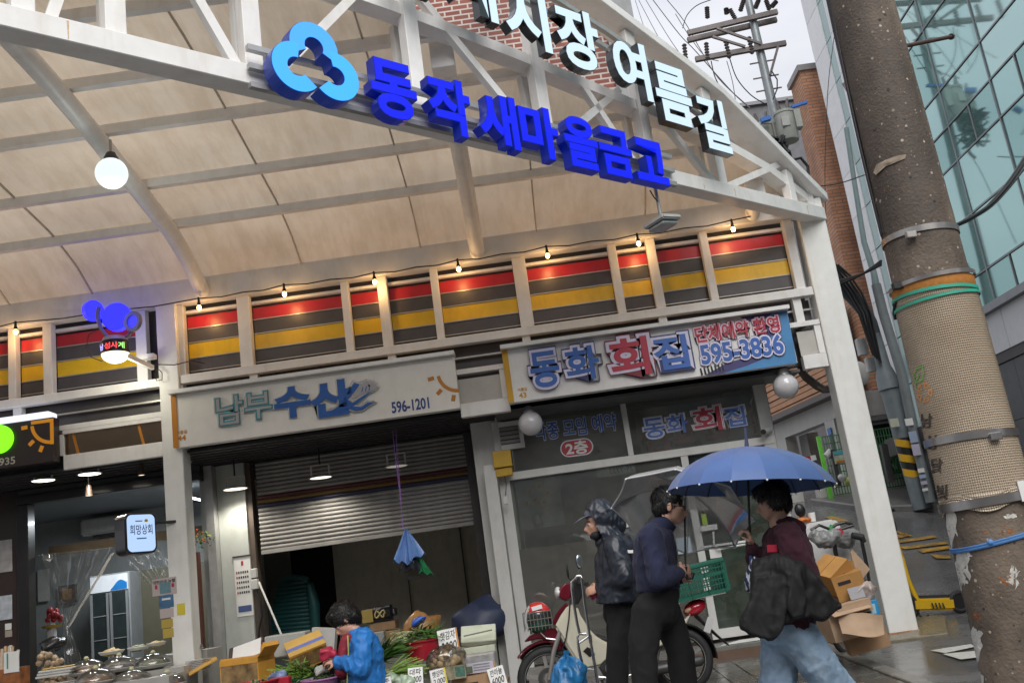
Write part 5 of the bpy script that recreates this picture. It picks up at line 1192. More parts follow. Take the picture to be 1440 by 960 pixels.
# net prints: a green leaf, an orange flower, vertical letters
gp_=M('green_net_print',(0.16,0.36,0.08),0.7);op_=M('orange_net_print',(0.55,0.24,0.08),0.7)
def stroke(pts,w,mt,nm,add=0.0155):
    P=[on_pole(x,y,add)for x,y in pts];m=MB()
    for a,b_ in zip(P,P[1:]):
        d=(b_-a).normalized();nrm=Vector((a.x-PX,a.y-YP,0)).normalized();s_=d.cross(nrm)*w;m.quad(a-s_,b_-s_,b_+s_,a+s_)
    return m.build(nm,mt,up_)
stroke([(1287,538),(1285,528),(1289,518),(1297,515),(1299,525),(1296,535),(1287,538),(1293,526)],0.004,gp_,'leaf_print');stroke([(1287,538),(1289,548)],0.004,gp_,'leaf_print')
for k in range(5):
    a=2*math.pi*k/5;stroke([(1300+5*math.cos(a),552+6*math.sin(a)),(1300+11*math.cos(a-.4),552+14*math.sin(a-.4)),(1300+11*math.cos(a+.4),552+14*math.sin(a+.4)),(1300+5*math.cos(a),552+6*math.sin(a))],0.0035,op_,'flower_print')
for ch,(cx_,cy_)in(('남',(1303,592)),('성',(1309,622)),('달',(1317,655)),('빛',(1325,692))):
    vs_,fs_=text_mb(ch,0.03,0);x0_=min(v.x for v in vs_);x1_=max(v.x for v in vs_);y0_=min(v.y for v in vs_);y1_=max(v.y for v in vs_)
    P=[on_pole(cx_-8+16*(v.x-x0_)/(x1_-x0_),cy_+10-21*(v.y-y0_)/(y1_-y0_),0.0155)for v in vs_];MB().add(P,fs_).build('net_letter',M('brown_net_print',(0.06,0.05,0.04),0.7),up_)
p=on_pole(1438,690,0.022);MB().cbox(p,(0.03,0.01,0.09)).build('white_tag',paper,up_)
# cables running down the pole's left side, step bolt
side=Vector((-YP,PX,0)).normalized()
for k,(o1,r)in enumerate(((0.010,.012),(0.032,.009),(-0.008,.008),(0.052,.007))):
    pts=[Vector((PX,YP,z))+side*(prad(z)+o1*(0.6+0.4*math.sin(z*2.1+k))+.004)+Vector((0.01*k,-0.05-0.02*k,0))for z in[2.75+0.16*i for i in range(11)]]
    MB().tube(pts,r,8).build('pole_cable',black if k !=2 else M('purple_black_cable',(0.04,0.03,0.06),0.5),up_,smooth=60)
p=on_pole(1276,66,0.0);q=W(1337,52,4.72);MB().cyl(p+Vector((-0.1,0,0)),q,0.011,n=10).build('step_bolt',M('rusty_steel',(0.09,0.055,0.045),0.6,metal=0.4,var=0.3),up_);
MB().cyl(q,q+(q-p).normalized()*0.012,0.017,n=10).build('bolt_head',dark_steel,up_)

# ------------------------------------------------------------------ glass and white panel building across the lane
gb=thing('glass_building','teal glass curtain wall building with white facade panels behind the concrete pole','building',(6.3,12,0.4))
XG=6.3;teal_g=bpy.data.materials.new('teal_mirror_glass');teal_g.use_nodes=True;b=teal_g.node_tree.nodes['Principled BSDF']
b.inputs['Base Color'].default_value=(0.40,0.62,0.60,1);b.inputs['Metallic'].default_value=0.7;b.inputs['Roughness'].default_value=0.05
teal_d=bpy.data.materials.new('teal_mirror_glass_darker');teal_d.use_nodes=True;b=teal_d.node_tree.nodes['Principled BSDF']
b.inputs['Base Color'].default_value=(0.29,0.50,0.48,1);b.inputs['Metallic'].default_value=0.7;b.inputs['Roughness'].default_value=0.05
teal_e=bpy.data.materials.new('teal_mirror_glass_paler');teal_e.use_nodes=True;b=teal_e.node_tree.nodes['Principled BSDF']
b.inputs['Base Color'].default_value=(0.46,0.66,0.64,1);b.inputs['Metallic'].default_value=0.7;b.inputs['Roughness'].default_value=0.05
mul=M('mullion_grey',(0.22,0.25,0.26),0.35,metal=0.4,var=0.1);wpan=M('white_facade_panel',(0.80,0.81,0.82),0.35,var=0.05,dirt=0.15,dirtcol=(0.45,0.45,0.44));spand=M('spandrel_white',(0.70,0.71,0.73),0.35,var=0.04,dirt=0.12)
stone=M('dark_stone_cladding',(0.05,0.052,0.058),0.35,var=0.2,dirt=0.2)
ZL=[3.97,4.42,5.2,5.97,6.48,7.0,7.95,8.45,9.0,9.5,10.5,11.5,13.0]
YM=[2.25,3.5,4.75,6.0,7.25,8.5,9.75,11.0,12.25,13.4]
YW=13.4;YE=16.3
rnd=random.Random(11)
MB().box((XG+0.06,2.0,0.0),(XG+12,YE,13.5)).build('core',stone,gb)
for i,(ya,yb_)in enumerate(zip(YM,YM[1:])):
    for j,(za,zb)in enumerate(zip(ZL,ZL[1:])):
        mt=rnd.choice((teal_g,teal_g,teal_d,teal_e));tl_=rnd.uniform(-0.003,0.003)
        if j in(0,3):                       # rows with smaller opening lights
            ymid=ya+(yb_-ya)*0.5
            for(y0_,y1_)in((ya+.02,ymid-.02),(ymid+.02,yb_-.02)):
                pn=MB().add([(XG+tl_,y0_,za+.02),(XG-tl_,y1_,za+.02),(XG,y1_,zb-.02),(XG+tl_,y0_,zb-.02)],[(0,1,2,3)]).build('glass_pane',rnd.choice((teal_g,teal_d)),gb)
                MB().box((XG-0.015,y0_-.02,za+.01),(XG+0.02,y0_,zb-.01)).build('opening_light_frame',mul,gb)
        else:MB().add([(XG+tl_,ya+.02,za+.02),(XG-tl_,yb_-.02,za+.02),(XG-tl_*2,yb_-.02,zb-.02),(XG+tl_,ya+.02,zb-.02)],[(0,1,2,3)]).build('glass_pane',mt,gb)
    MB().box((XG-0.016,ya-.012,3.95),(XG+0.05,ya+.012,13.0)).build('mullion',mul,gb)
for z in ZL:MB().box((XG-0.014,2.0,z-.011),(XG+0.05,YW,z+.011)).build('transom',mul,gb)
MB().box((XG-0.10,2.0,3.86),(XG+0.06,YW,3.962)).build('sill_band',M('grey_sill',(0.28,0.29,0.31),0.4,metal=0.3),gb)
for k in range(9):
    y0_=2.0+k*1.27;MB().box((XG-0.02,y0_+0.006,3.33),(XG+0.05,min(YW,y0_+1.264),3.855)).build('white_panel',spand,gb)
MB().box((XG+0.0,2.0,3.2),(XG+0.05,YW,3.325)).build('dark_lintel',dark_steel,gb)
for k in range(10):
    for j in range(4):MB().box((XG+0.03,2.0+k*1.14+.006,0.2+j*0.75),(XG+0.055,2.0+(k+1)*1.14,0.2+(j+1)*0.75-.008)).build('stone_slab',stone,gb)
# white panels with a narrow glass strip, and glass above
strip0,strip1=15.35,15.62
yl=WX(1238,480,XG).y
for j in range(13):
    za=2.75+j*0.78;zb=za+0.77
    for(a,b_)in((strip1+.01,YE),(14.35,strip0-.01),(YW+.01,14.34)):
        if j>=10 and b_<strip1:MB().add([(XG-0.012,a,za),(XG-0.012,b_,za),(XG-0.012,b_,zb),(XG-0.012,a,zb)],[(0,1,2,3)]).build('glass_pane',teal_g,gb)
        else:MB().box((XG-0.02,a,za),(XG+0.05,b_-0.008,zb)).build('white_panel',wpan,gb)
    MB().box((XG-0.006,strip0,za),(XG+0.05,strip1,zb-0.01)).build('glass_pane',M('pale_teal_strip',(0.32,0.47,0.46),0.15,var=0.05),gb)
MB().box((XG-0.01,YE+0.0,2.75),(XG+12,YE+0.04,13.5)).build('end_cladding',wpan,gb)
m=MB().box((XG-0.35,YW+0.4,2.45),(XG+0.05,YE,2.74));m.build('dark_soffit_box',dark_steel,gb)
# torn flap of film and dark twisted rag hanging on the panels
MB().tube([W(1186,117,15),W(1192,127,15),W(1200,134,15),W(1206,136,15)],0.03,6).build('torn_strip',M('torn_strip',(0.3,0.22,0.2),0.7,var=0.5,scale=20),gb)

# ------------------------------------------------------------------ brick building with the car park entrance behind
bb=thing('brick_building','orange brown brick building with white car park entrance at its foot','building',(6.2,18,1.8))
obr=brick_mat('orange_brick',(0.58,0.29,0.165),(0.47,0.215,0.115),(0.28,0.19,0.14),1,0.30,0.068,0.011,0.5)
XB,YBk=6.22,17.0
ztopb=W(1130,100,YBk).z
YBB=WX(1113,128,XB).y
MB().box((XB,YBk,3.72),(14,YBB,ztopb)).build('brick_block',obr,bb)
MB().box((XB-0.05,YBk-0.05,ztopb+0.002),(14,YBB+0.05,ztopb+0.12)).build('coping',M('grey_coping',(0.3,0.29,0.28),0.6),bb)
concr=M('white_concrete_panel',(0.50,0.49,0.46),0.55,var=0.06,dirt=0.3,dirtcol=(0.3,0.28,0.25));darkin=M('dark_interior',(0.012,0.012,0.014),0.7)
# front face: grey band, dark opening
MB().box((XB-0.2,YBk-0.04,3.25),(14,YBk+0.3,3.70)).build('grey_band',M('grey_band',(0.30,0.29,0.28),0.5,var=0.1,dirt=0.3),bb)
MB().box((XB-0.2,YBk-0.06,3.16),(14,YBk+0.3,3.24)).build('band_ledge',M('dark_ledge',(0.12,0.12,0.12),0.5),bb)
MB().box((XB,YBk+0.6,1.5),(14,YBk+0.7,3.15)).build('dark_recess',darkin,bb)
# low wing running toward the back left: ribbed brick roof band over a white portal
def q3(px,py,X):return WX(px,py,X)
XW_=5.55
c1,c2=W(1086,590,20.5),W(1172,545,17.4)
ribbed=M('ribbed_brown_tile',(0.50,0.26,0.14),0.6,var=0.15,scale=4)
A=Vector((W(1080,600,21).x,21,0));B=Vector((W(1200,560,17.2).x,17.2,0))
def wall_slab(mb,z0,z1,t0=0.0,t1=1.0,off=0.0,th=0.25):
    a=A.lerp(B,t0);b_=A.lerp(B,t1);d=(B-A).normalized();nrm=Vector((d.y,-d.x,0));
    if nrm.y>0:nrm=-nrm
    a=a+nrm*off;b_=b_+nrm*off
    return mb.prism([(a.x,a.y,z0),(b_.x,b_.y,z0),(b_.x-nrm.x*th,b_.y-nrm.y*th,z0),(a.x-nrm.x*th,a.y-nrm.y*th,z0)],(0,0,z1-z0))
zE=W(1086,592,20.6).z
for k in range(12):wall_slab(MB(),zE+0.06+k*0.115,zE+0.06+k*0.115+0.095,off=0.02+0.015*(k%2)).build('brick_course',ribbed,bb)
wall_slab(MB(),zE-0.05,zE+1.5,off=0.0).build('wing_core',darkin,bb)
wall_slab(MB(),zE-0.06,zE+0.05,off=0.25,th=0.4).build('dark_eave',M('brown_eave',(0.10,0.085,0.08),0.5),bb)
wall_slab(MB(),zE-0.42,zE-0.065,off=0.0).build('white_lintel',concr,bb)
for t0,t1 in((0.0,0.19),(0.67,0.77)):wall_slab(MB(),1.6,zE-0.422,t0,t1).build('white_pillar',concr,bb)
wall_slab(MB(),1.6,zE-0.422,0.192,0.29,off=-0.3).build('grey_pillar',M('grey_pillar',(0.27,0.265,0.25),0.5,dirt=0.4),bb)
wall_slab(MB(),zE-1.45,zE-1.2,0.20,0.285,off=-0.28).build('yellow_notice',M('ochre_notice',(0.42,0.30,0.05),0.5,var=0.2),bb)
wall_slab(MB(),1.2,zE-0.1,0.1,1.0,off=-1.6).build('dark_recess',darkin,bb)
wall_slab(MB(),zE-1.6,zE-0.7,0.70,0.735,off=0.03,th=0.02).build('sign_strip',M('dark_green_strip',(0.05,0.07,0.06),0.5),bb)
wall_slab(MB(),zE-0.69,zE-0.56,0.70,0.735,off=0.035,th=0.02).build('blue_symbol',M('blue_symbol',(0.08,0.2,0.5),0.5),bb)
# dark grey hipped building beyond
dg_=thing('grey_building','dark grey roofed building behind the transformers','building',(8,27,3));a=W(1018,185,27);b_=W(1126,140,27)
gw=M('dark_grey_wall',(0.12,0.12,0.13),0.7,var=0.2,dirt=0.3)
MB().box((a.x-0.5,27,3),(b_.x+3,32,W(1070,148,27).z)).build('wall',gw,dg_);
MB().box((a.x-0.6,26.9,W(1070,148,27).z+.005),(b_.x+3,32.1,W(1070,143,27).z)).build('roof_edge',M('roof_edge_grey',(0.2,0.2,0.21),0.6),dg_)

# green mesh fence, barrier, sign board, bollard, bags
gf=thing('mesh_fence','green welded mesh fence with a lime green post before the car park','fence',W(1210,690,16.6));gr=M('green_fence_wire',(0.03,0.15,0.05),0.5,var=0.15);lime=M('lime_post',(0.16,0.62,0.05),0.45)
yf=16.7;fa=W(1166,660,yf);zb_,zt_=W(1215,690,yf).z,W(1215,606,yf).z;xr_=W(1266,640,yf).x
MB().box((W(1159,655,yf).x-.03,yf-.03,zb_-.1),(W(1159,655,yf).x+.03,yf+.03,zt_+0.02)).build('lime_post',lime,gf)
nb=26
pv_=None
for k in range(nb+1):
    x_=fa.x+(xr_-fa.x)*k/nb
    if pv_ is None:pv_=MB().box((x_-.006,yf-.006,zb_),(x_+.006,yf+.006,zt_)).build('upright_wire',gr,gf);x0_=x_
    else:inst(pv_,gf,loc=pv_.location+Vector((x_-x0_,0,0)))
for k in range(9):z=zb_+(zt_-zb_)*k/8;MB().box((fa.x,yf-.018,z-.008),(xr_,yf-.007,z+.008)).build('cross_wire',gr,gf)
MB().box((fa.x-0.2,yf+0.15,zb_-0.4),(xr_+0.4,yf+0.4,zb_+0.22)).build('concrete_footing',concr,gf)
hedge=MB();rn=random.Random(8)
for k in range(260):
    p=Vector((rn.uniform(W(1235,640,17).x,W(1268,640,17).x),16.95+rn.uniform(-.12,.12),rn.uniform(zb_+.2,zb_+0.75)));ro=Euler((rn.random()*6,rn.random()*6,rn.random()*6)).to_matrix();s_=rn.uniform(.05,.1)
    hedge.quad(p,p+ro @ Vector((s_,s_*.4,0)),p+ro @ Vector((2*s_,0,0)),p+ro @ Vector((s_,-s_*.4,0)))
hd_=hedge.build('hedge',M('hedge_leaf',(0.05,0.11,0.035),0.6,var=0.4));tag(hd_,'low dark green hedge behind the mesh fence','hedge',kind='stuff')
bl_=thing('barrier_arm','white car park barrier arm with red bands','barrier',W(1125,660,17.5));p,q=W(1110,650,17.5),W(1147,643,17.5)
for k in range(5):MB().beam(p.lerp(q,k/5),p.lerp(q,(k+1)/5-.001),0.06,0.09).build('arm_section',paper if k%2==0 else crimson,bl_)
MB().box((p.x-0.12,17.4,1.9),(p.x+0.1,17.65,p.z+.1)).build('barrier_post',concr,bl_)
pb=thing('notice_board','small blue and yellow notice board on a dark post by the green fence','notice board',W(1182,680,16.0));a,b_,c,d=R4(1173,1193,633,651,16.0)
MB().box((a,16.0,c),(b_,16.04,d)).build('board',M('pale_green_board',(0.42,0.46,0.36),0.5,var=0.3,scale=12),pb);MB().box((a,15.99,d-0.06),(b_,15.998,d)).build('blue_header',M('cyan_header',(0.08,0.35,0.42),0.5),pb)
MB().box((a+.02,15.99,c+.01),(b_-.02,15.998,c+.05)).build('orange_line',orange,pb)
MB().beam(W(1180,683,16.06),W(1170,632,16.06),0.07,0.07).build('dark_post',dark_steel,pb)
fc_=thing('small_camera','white camera head on the green fence','camera',W(1166,640,16.1));MB().cyl(W(1162,642,16.1),W(1169,634,16.1),0.06,n=12).build('body',pale_cast,fc_)
bo=MB().beam(W(1253,678,15.9),W(1242,625,15.9),0.10,0.10);tag(bo.build('fence_post',dark_steel),'short dark post in front of the mesh fence right of the column','post')
for px,py,r,nm,lab,mt in((1184,671,6,'rubbish_bag','pale plastic rubbish bag by the fence',M('pale_bag',(0.45,0.46,0.45),0.35)),(1196,676,7,'rubbish_bag','yellow green rubbish bag by the fence',M('yellow_green_bag',(0.45,0.50,0.12),0.4))):
    m=MB();m.ell(W(px,py,15.9),(r*16/FPX,r*16/FPX,r*14/FPX),nu=14,nv=9);m.xf(lambda v:v+Vector((1,.4,1))*0.03*noise.noise(v*12));tag(m.build(nm,mt,smooth=60),lab,'bag')
# pavement edge beyond
pe=MB();q=[W(1212,684,16.2),W(1275,662,17),W(1300,700,15.2),W(1236,720,14.9)]
pe=MB();pv8=[(5.15,15.5),(6.27,15.0),(6.27,16.95),(4.7,16.95)];pe.add([(x,y,gz(y,x)+dz)for dz in(-.2,.10)for x,y in pv8],[(3,2,1,0),(4,5,6,7),(0,1,5,4),(1,2,6,5),(2,3,7,6),(3,0,4,7)]);tag(pe.build('raised_pavement',M('wet_grey_pavement',(0.13,0.125,0.12),0.35,var=0.2,rvar=0.15,dirt=0.3),bevel=0.02),kind='structure')

# ------------------------------------------------------------------ steel pole with yellow and black band, cable riser
sp_=thing('steel_pole','grey steel utility pole with a yellow and black striped band and paper bills','utility pole',(0,0,0));YS2=15.2
pb0=W(1299,708,YS2);sp_.location=(pb0.x,YS2,gz(YS2));bpy.context.view_layer.update()
gst=M('grey_pole_paint',(0.16,0.19,0.20),0.5,var=0.15,dirt=0.35,dirtcol=(0.09,0.09,0.09))
axp=lambda py:W(1221+(py-440)*0.283,py,YS2)
MB().loft([axp(715),axp(640),axp(545)],[0.155,0.15,0.145],16).build('lower_shaft',gst,sp_,smooth=50)
MB().loft([axp(547),axp(530),axp(515),axp(470)],[0.175,0.16,0.11,0.10],16).build('collar_shaft',gst,sp_,smooth=50)
MB().loft([axp(475),axp(455),W(1216,438,YS2),W(1200,418,YS2),W(1184,403,YS2),W(1168,385,YS2),W(1160,372,YS2)],[0.10,0.10,0.11,0.12,0.12,0.11,0.10],12).build('cable_bend',M('dark_conduit',(0.05,0.055,0.06),0.5,var=0.2),sp_,smooth=50)
for k in range(5):MB().tube([axp(500+3*k)+Vector((-0.16+0.02*k,-0.14,0)),W(1208+4*k,440,15),W(1192+5*k,412,15),W(1176+5*k,392-k,15),W(1166+3*k,372,15)],0.02,6).build('black_cable',black,sp_)
MB().loft([W(1309,706,14.9),W(1288,620,14.9),W(1268,525,14.9),W(1242,440,14.9),W(1232,400,14.9)],[0.075]*5,12).build('riser_pipe',M('grey_riser',(0.19,0.215,0.22),0.45,var=0.15,dirt=0.3),sp_,smooth=50)
MB().loft([W(1232,402,14.9),W(1229,385,14.9),W(1215,340,14.9),W(1202,260,14.9),W(1190,180,14.9)],[0.06,0.05,0.045,0.04,0.04],10).build('riser_pipe',M('teal_grey_pipe',(0.20,0.27,0.27),0.45,var=0.1),sp_,smooth=50)
# hazard band: alternate slanted stripes wrapped on the shaft
hy,hb=M('hazard_yellow',(0.65,0.36,0.01),0.45,var=0.08),M('hazard_black',(0.015,0.015,0.015),0.45)
def hz_band(k,mt):
    vs=[];n=16
    for j,dz in enumerate((0,1)):
        for i in range(n+1):
            a=math.pi+math.pi*i/n;z0=10.5*(k+dz);py=671-z0-8*(1-abs(0.5-i/n)*0)+14*(i/n-0.5)
            py=max(616,min(671,py));c_=axp(py);vs.append((c_.x+0.153*math.cos(a),c_.y+0.153*math.sin(a),c_.z))
    MB().add(vs,[(i,i+1,n+2+i,n+1+i)for i in range(n)]).build('hazard_stripe',mt,sp_,smooth=60)
for k in range(-1,6):hz_band(k,hy if k%2 else hb)
for(x0_,x1_,y0_,y1_),mt in(((1252,1264,588,600),M('cream_bill',(0.5,0.5,0.4),0.6)),):
    a,b_,c,d=R4(x0_,x1_,y0_,y1_,15.02);MB().box((a,15.02,c),(b_,15.025,d)).build('paper_bill',mt,sp_)
for i,(x0_,x1_,y0_,y1_)in enumerate(((1273,1284,588,598),(1279,1290,606,622),(1283,1294,624,640),(1291,1300,658,664),(1293,1302,667,672),(1295,1304,676,681),(1297,1305,686,690))):
    a,b_,c,d=R4(x0_,x1_,y0_,y1_,14.8);MB().box((a,14.8,c),(b_,14.805,d)).build('paper_bill',(paper,M('blue_bill',(0.36,0.44,0.60),0.6),M('lilac_bill',(0.50,0.47,0.58),0.6))[i%3],sp_)
MB().cbox(W(1212,488,15.4),(0.16,0.1,0.28)).build('junction_box',pale_cast,sp_,bevel=0.01);MB().cbox(W(1224,513,15.4),(0.14,0.1,0.24)).build('junction_box',pale_cast,sp_,bevel=0.01)
ms=thing('outdoor_unit','white curved satellite dish cover on the brick wall edge','antenna',W(1207,525,16.6));MB().ell(W(1208,525,16.6),(0.18,0.1,0.22),nu=16,nv=10).build('dish',concr,ms,smooth=60)
MB().cbox(W(1202,520,16.5),(0.05,0.1,0.12)).build('red_mark',crimson,ms)

# ------------------------------------------------------------------ pole with crossarms and transformers
tp=thing('transformer_pole','tall grey pole with crossarms, insulators and two pale grey transformers','utility pole',(0,0,0));YT=15.0
axt=lambda py:W(1052+py*0.232,py,YT)
tp.location=(axt(300).x,YT,gz(YT));
arm_m=M('weathered_arm',(0.14,0.12,0.115),0.55,metal=0.3,var=0.25);gp2=M('grey_tube_pole',(0.26,0.28,0.29),0.45,metal=0.4,var=0.12)
MB().loft([Vector((axt(300).x+0.03,YT,1.2)),axt(300),axt(150),axt(-60)],[0.10,0.085,0.08,0.06],14).build('shaft',gp2,tp,smooth=50)
for(xa,ya,xb,yb_),dy in(((967,47,1093,17),-0.1),((967,57,1092,28),0.1),((978,84,1105,61),-0.1)):
    MB().beam(W(xa,ya,YT+dy),W(xb,yb_,YT+dy),0.07,0.085).build('crossarm',arm_m,tp)
for(xa,ya,xb,yb_)in((1008,40,1070,62),(1002,52,1048,66),(1094,66,1083,106)):MB().beam(W(xa,ya,YT-.14),W(xb,yb_,YT-.14),0.04,0.04).build('arm_brace',arm_m,tp)
insm=M('brown_insulator',(0.10,0.085,0.08),0.3,var=0.2)
def insul(p,q,r=0.06,k=6):
    p=Vector(p);q=Vector(q);d=(q-p);n=2*k;pts=[p+d*i/n for i in range(n+1)];MB().loft(pts,[r if i%2 else r*0.5 for i in range(n+1)],10).build('insulator',insm,tp)
for(a,b_)in(((994,10),(995,26)),((1021,12),(1022,20)),((1026,13),(1034,27)),((1041,16),(1046,0)),((1077,0),(1082,14)),((1085,10),(1092,2)),((993,60),(995,84)),((1020,57),(1026,82)),((1053,52),(1058,76)),((962,62),(965,88)),((1067,0),(1062,12))):
    insul(W(*a,YT-.12),W(*b_,YT-.12),0.045)
tm_=M('transformer_grey',(0.36,0.37,0.33),0.45,var=0.1,dirt=0.4,dirtcol=(0.2,0.17,0.13))
def transf(cx_,y0_,y1_,rp,Y,tx):
    t0=W(cx_-2,y0_,Y);t1=W(cx_+6,y1_,Y);r=rp*Y/FPX;d=(t0-t1);h=d.length
    tr_=MB();tr_.loft([t1,t1+d*0.04,t1+d*0.86,t1+d*0.9,t1+d*0.9,t1+d*0.98,t1+d],[r*.92,r,r,r,r*1.06,r*1.06,r*.7],20);o=tr_.build('transformer_tank',tm_,tp,smooth=40)
    for s_ in(-0.5,0.4):MB().loft([t0+Vector((s_*r,-r*.3,-0.02)),t0+Vector((s_*r,-r*.3,0.10)),t0+Vector((s_*r*1.2,-r*.3,0.2))],[0.045,0.03,0.02],8).build('bushing',insm,o)
    MB().cbox(t1+d*0.6+Vector((r*0.95,-0.1,0)),(0.10,0.16,h*.6)).build('cooling_fin',tm_,o);MB().cbox(t1+d*0.55+Vector((-r*.3,-r*.96,0)),(0.12,0.05,0.16)).build('name_plate',M('pale_plate',(0.42,0.42,0.40),0.5),o)
transf(1104,158,199,15.5,14.6,0);transf(1074,176,220,16,14.9,0)
bi=M('blue_insulator_cover',(0.04,0.17,0.55),0.5)
MB().beam(W(1113,151,14.5),W(1135,144,14.5),0.07,0.04).build('blue_cover',bi,tp);MB().beam(W(1070,170,14.6),W(1083,166,14.6),0.09,0.07).build('blue_cover',bi,tp);MB().beam(W(1048,213,14.3),W(1055,204,14.3),0.1,0.05).build('blue_cover',bi,tp)
rn=random.Random(21);mess=MB()
for k in range(26):
    pts=[W(1092+rn.uniform(-8,14),196+rn.uniform(-6,8),14.5+rn.uniform(-.2,.2))]
    for q in range(4):pts.append(W(1098+q*5+rn.uniform(-10,10),205+q*11+rn.uniform(-5,5),14.5+rn.uniform(-.25,.25)))
    mess.tube(pts,0.018,5)
tag(mess.build('cable_tangle',black,tp),kind='stuff')
MB().tube([W(1110,226,14.3),W(1126,222,14.3),W(1136,234,14.3),W(1137,247,14.3),W(1133,256,14.3)],0.025,8).build('cable_loop',black,tp)
m=MB()
for k in range(5):m.tube([W(1046+k*5,203+k*5,14),W(1052+k*6,214+k*5,14),W(1066+k*5,222+k*4,14)],0.02,5)
m.build('wire_loops',M('silver_wire',(0.5,0.5,0.5),0.3,metal=0.7),tp)
for py,s_ in((109,1),(127,1),(88,-1)):c_=axt(py);MB().beam(c_+Vector((-0.22,0,0)),c_+Vector((0.22,0,0.02)),0.02,0.02).build('step_bolt',arm_m,tp)
MB().tube([W(1085,100,14.8),W(1093,112,14.8),W(1093,125,14.8),W(1087,140,14.8)],0.012,5).build('thin_wire',black,tp)
# overhead wires
def wire(name,pts,Y0,Y1,r,lab):
    P=[W(x,y,Y0+(Y1-Y0)*i/(len(pts)-1))for i,(x,y)in enumerate(pts)]
    # smooth by Catmull-Rom
    Q=[]
    for i in range(len(P)-1):
        p0,p1,p2,p3=P[max(i-1,0)],P[i],P[i+1],P[min(i+2,len(P)-1)]
        for k in range(5):
            t_=k/5;Q.append(0.5*((2*p1)+(p2-p0)*t_+(2*p0-5*p1+4*p2-p3)*t_**2+(-p0+3*p1-3*p2+p3)*t_**3))
    Q.append(P[-1]);o=MB().tube(Q,r,6).build(name,black);tag(o,lab,'wire','overhead wires');return o
WLS=['overhead wire farthest left in the sky above the truss','second overhead wire from the left in the sky above the truss','thick overhead wire sagging from the top edge toward the transformers','overhead wire running just left of the lower crossarm to the transformers','jumper wire hanging from the left end of the lower crossarm','jumper wire hanging from the middle insulator of the lower crossarm','thin straight drop wire below the lower crossarm','wire loop at the left end of the upper crossarms','wire arriving from the left at the lower crossarm tip','thin wire at the left sky edge beside the grey pier','thin wire dropping in front of the white facade panels left of the concrete pole']
for wi,(pts,Y0,Y1,r)in enumerate(([[(898,0),(930,60),(960,108),(990,140)],18,15,.007],[[(908,0),(945,60),(975,100)],18,16,.007],[[(918,0),(955,48),(978,72),(1030,130),(1055,152)],18,15,.009],[[(938,0),(962,30),(985,70),(1010,110),(1050,148)],18,15,.009],
                       [[(1000,86),(1006,110),(1020,132),(1042,148)],15,15,.009],[[(1026,82),(1036,110),(1055,133),(1075,146)],15,15,.009],[[(1022,86),(1030,115),(1034,140)],15,15,.006],[[(960,40),(966,22),(980,8),(1000,0)],15,15,.008],[[(950,20),(966,46),(990,78),(1010,86)],17,15,.008],[[(893,0),(908,45),(930,100)],19,17,.006],[[(1182,-10),(1172,60),(1164,130),(1160,260),(1166,380)],14,14,.006])):
    wire('overhead_wire',pts,Y0,Y1,r,WLS[wi])
for k,(o1,o2)in enumerate(((0,0),(4,2),(9,3),(-5,3))):
    o=wire('service_cable',[(1442,224+o1*1.2),(1420,256+o1*.8),(1395,285+o1*.5),(1370,303+o2),(1340,318+o2*.7),(1300,335)],5.2,4.75,.006 if k else .009,'black service cable in the loop from the concrete pole to the glass building');o['group']='service cables at the concrete pole'
for k in range(3):
    o=wire('bundle_cable',[(1168,398+3*k),(1190,392+2*k),(1215,384),(1240,372-3*k)],15,14.5,.02,'black cable in the bundle crossing from the bend to the white facade');o['group']='cable bundle at the steel pole'
o=wire('facade_wire',[(1118,264),(1150,262),(1180,258),(1216,246)],13,13,.008,'thin wire crossing the brick wall above the column');o['group']='facade wires'

# ------------------------------------------------------------------ the other side of the street, behind the camera (seen in the glass)
ob=thing('opposite_building','plain row of shops across the street','building',(0,-9,0));obm=M('opposite_wall',(0.22,0.19,0.17),0.6,var=0.15)
MB().box((-26,-14,-0.4),(16,-9,8.5)).build('wall',obm,ob)
for k in range(20):
    for j in range(2):MB().box((-25.3+k*2,-9.0,3.2+j*2.6),(-23.9+k*2,-8.95,4.8+j*2.6)).build('window',M('dim_window',(0.10,0.12,0.13),0.15),ob)
    MB().box((-25.5+k*2,-9.0,0),(-23.7+k*2,-8.96,2.5)).build('shop_opening',dark_steel,ob)

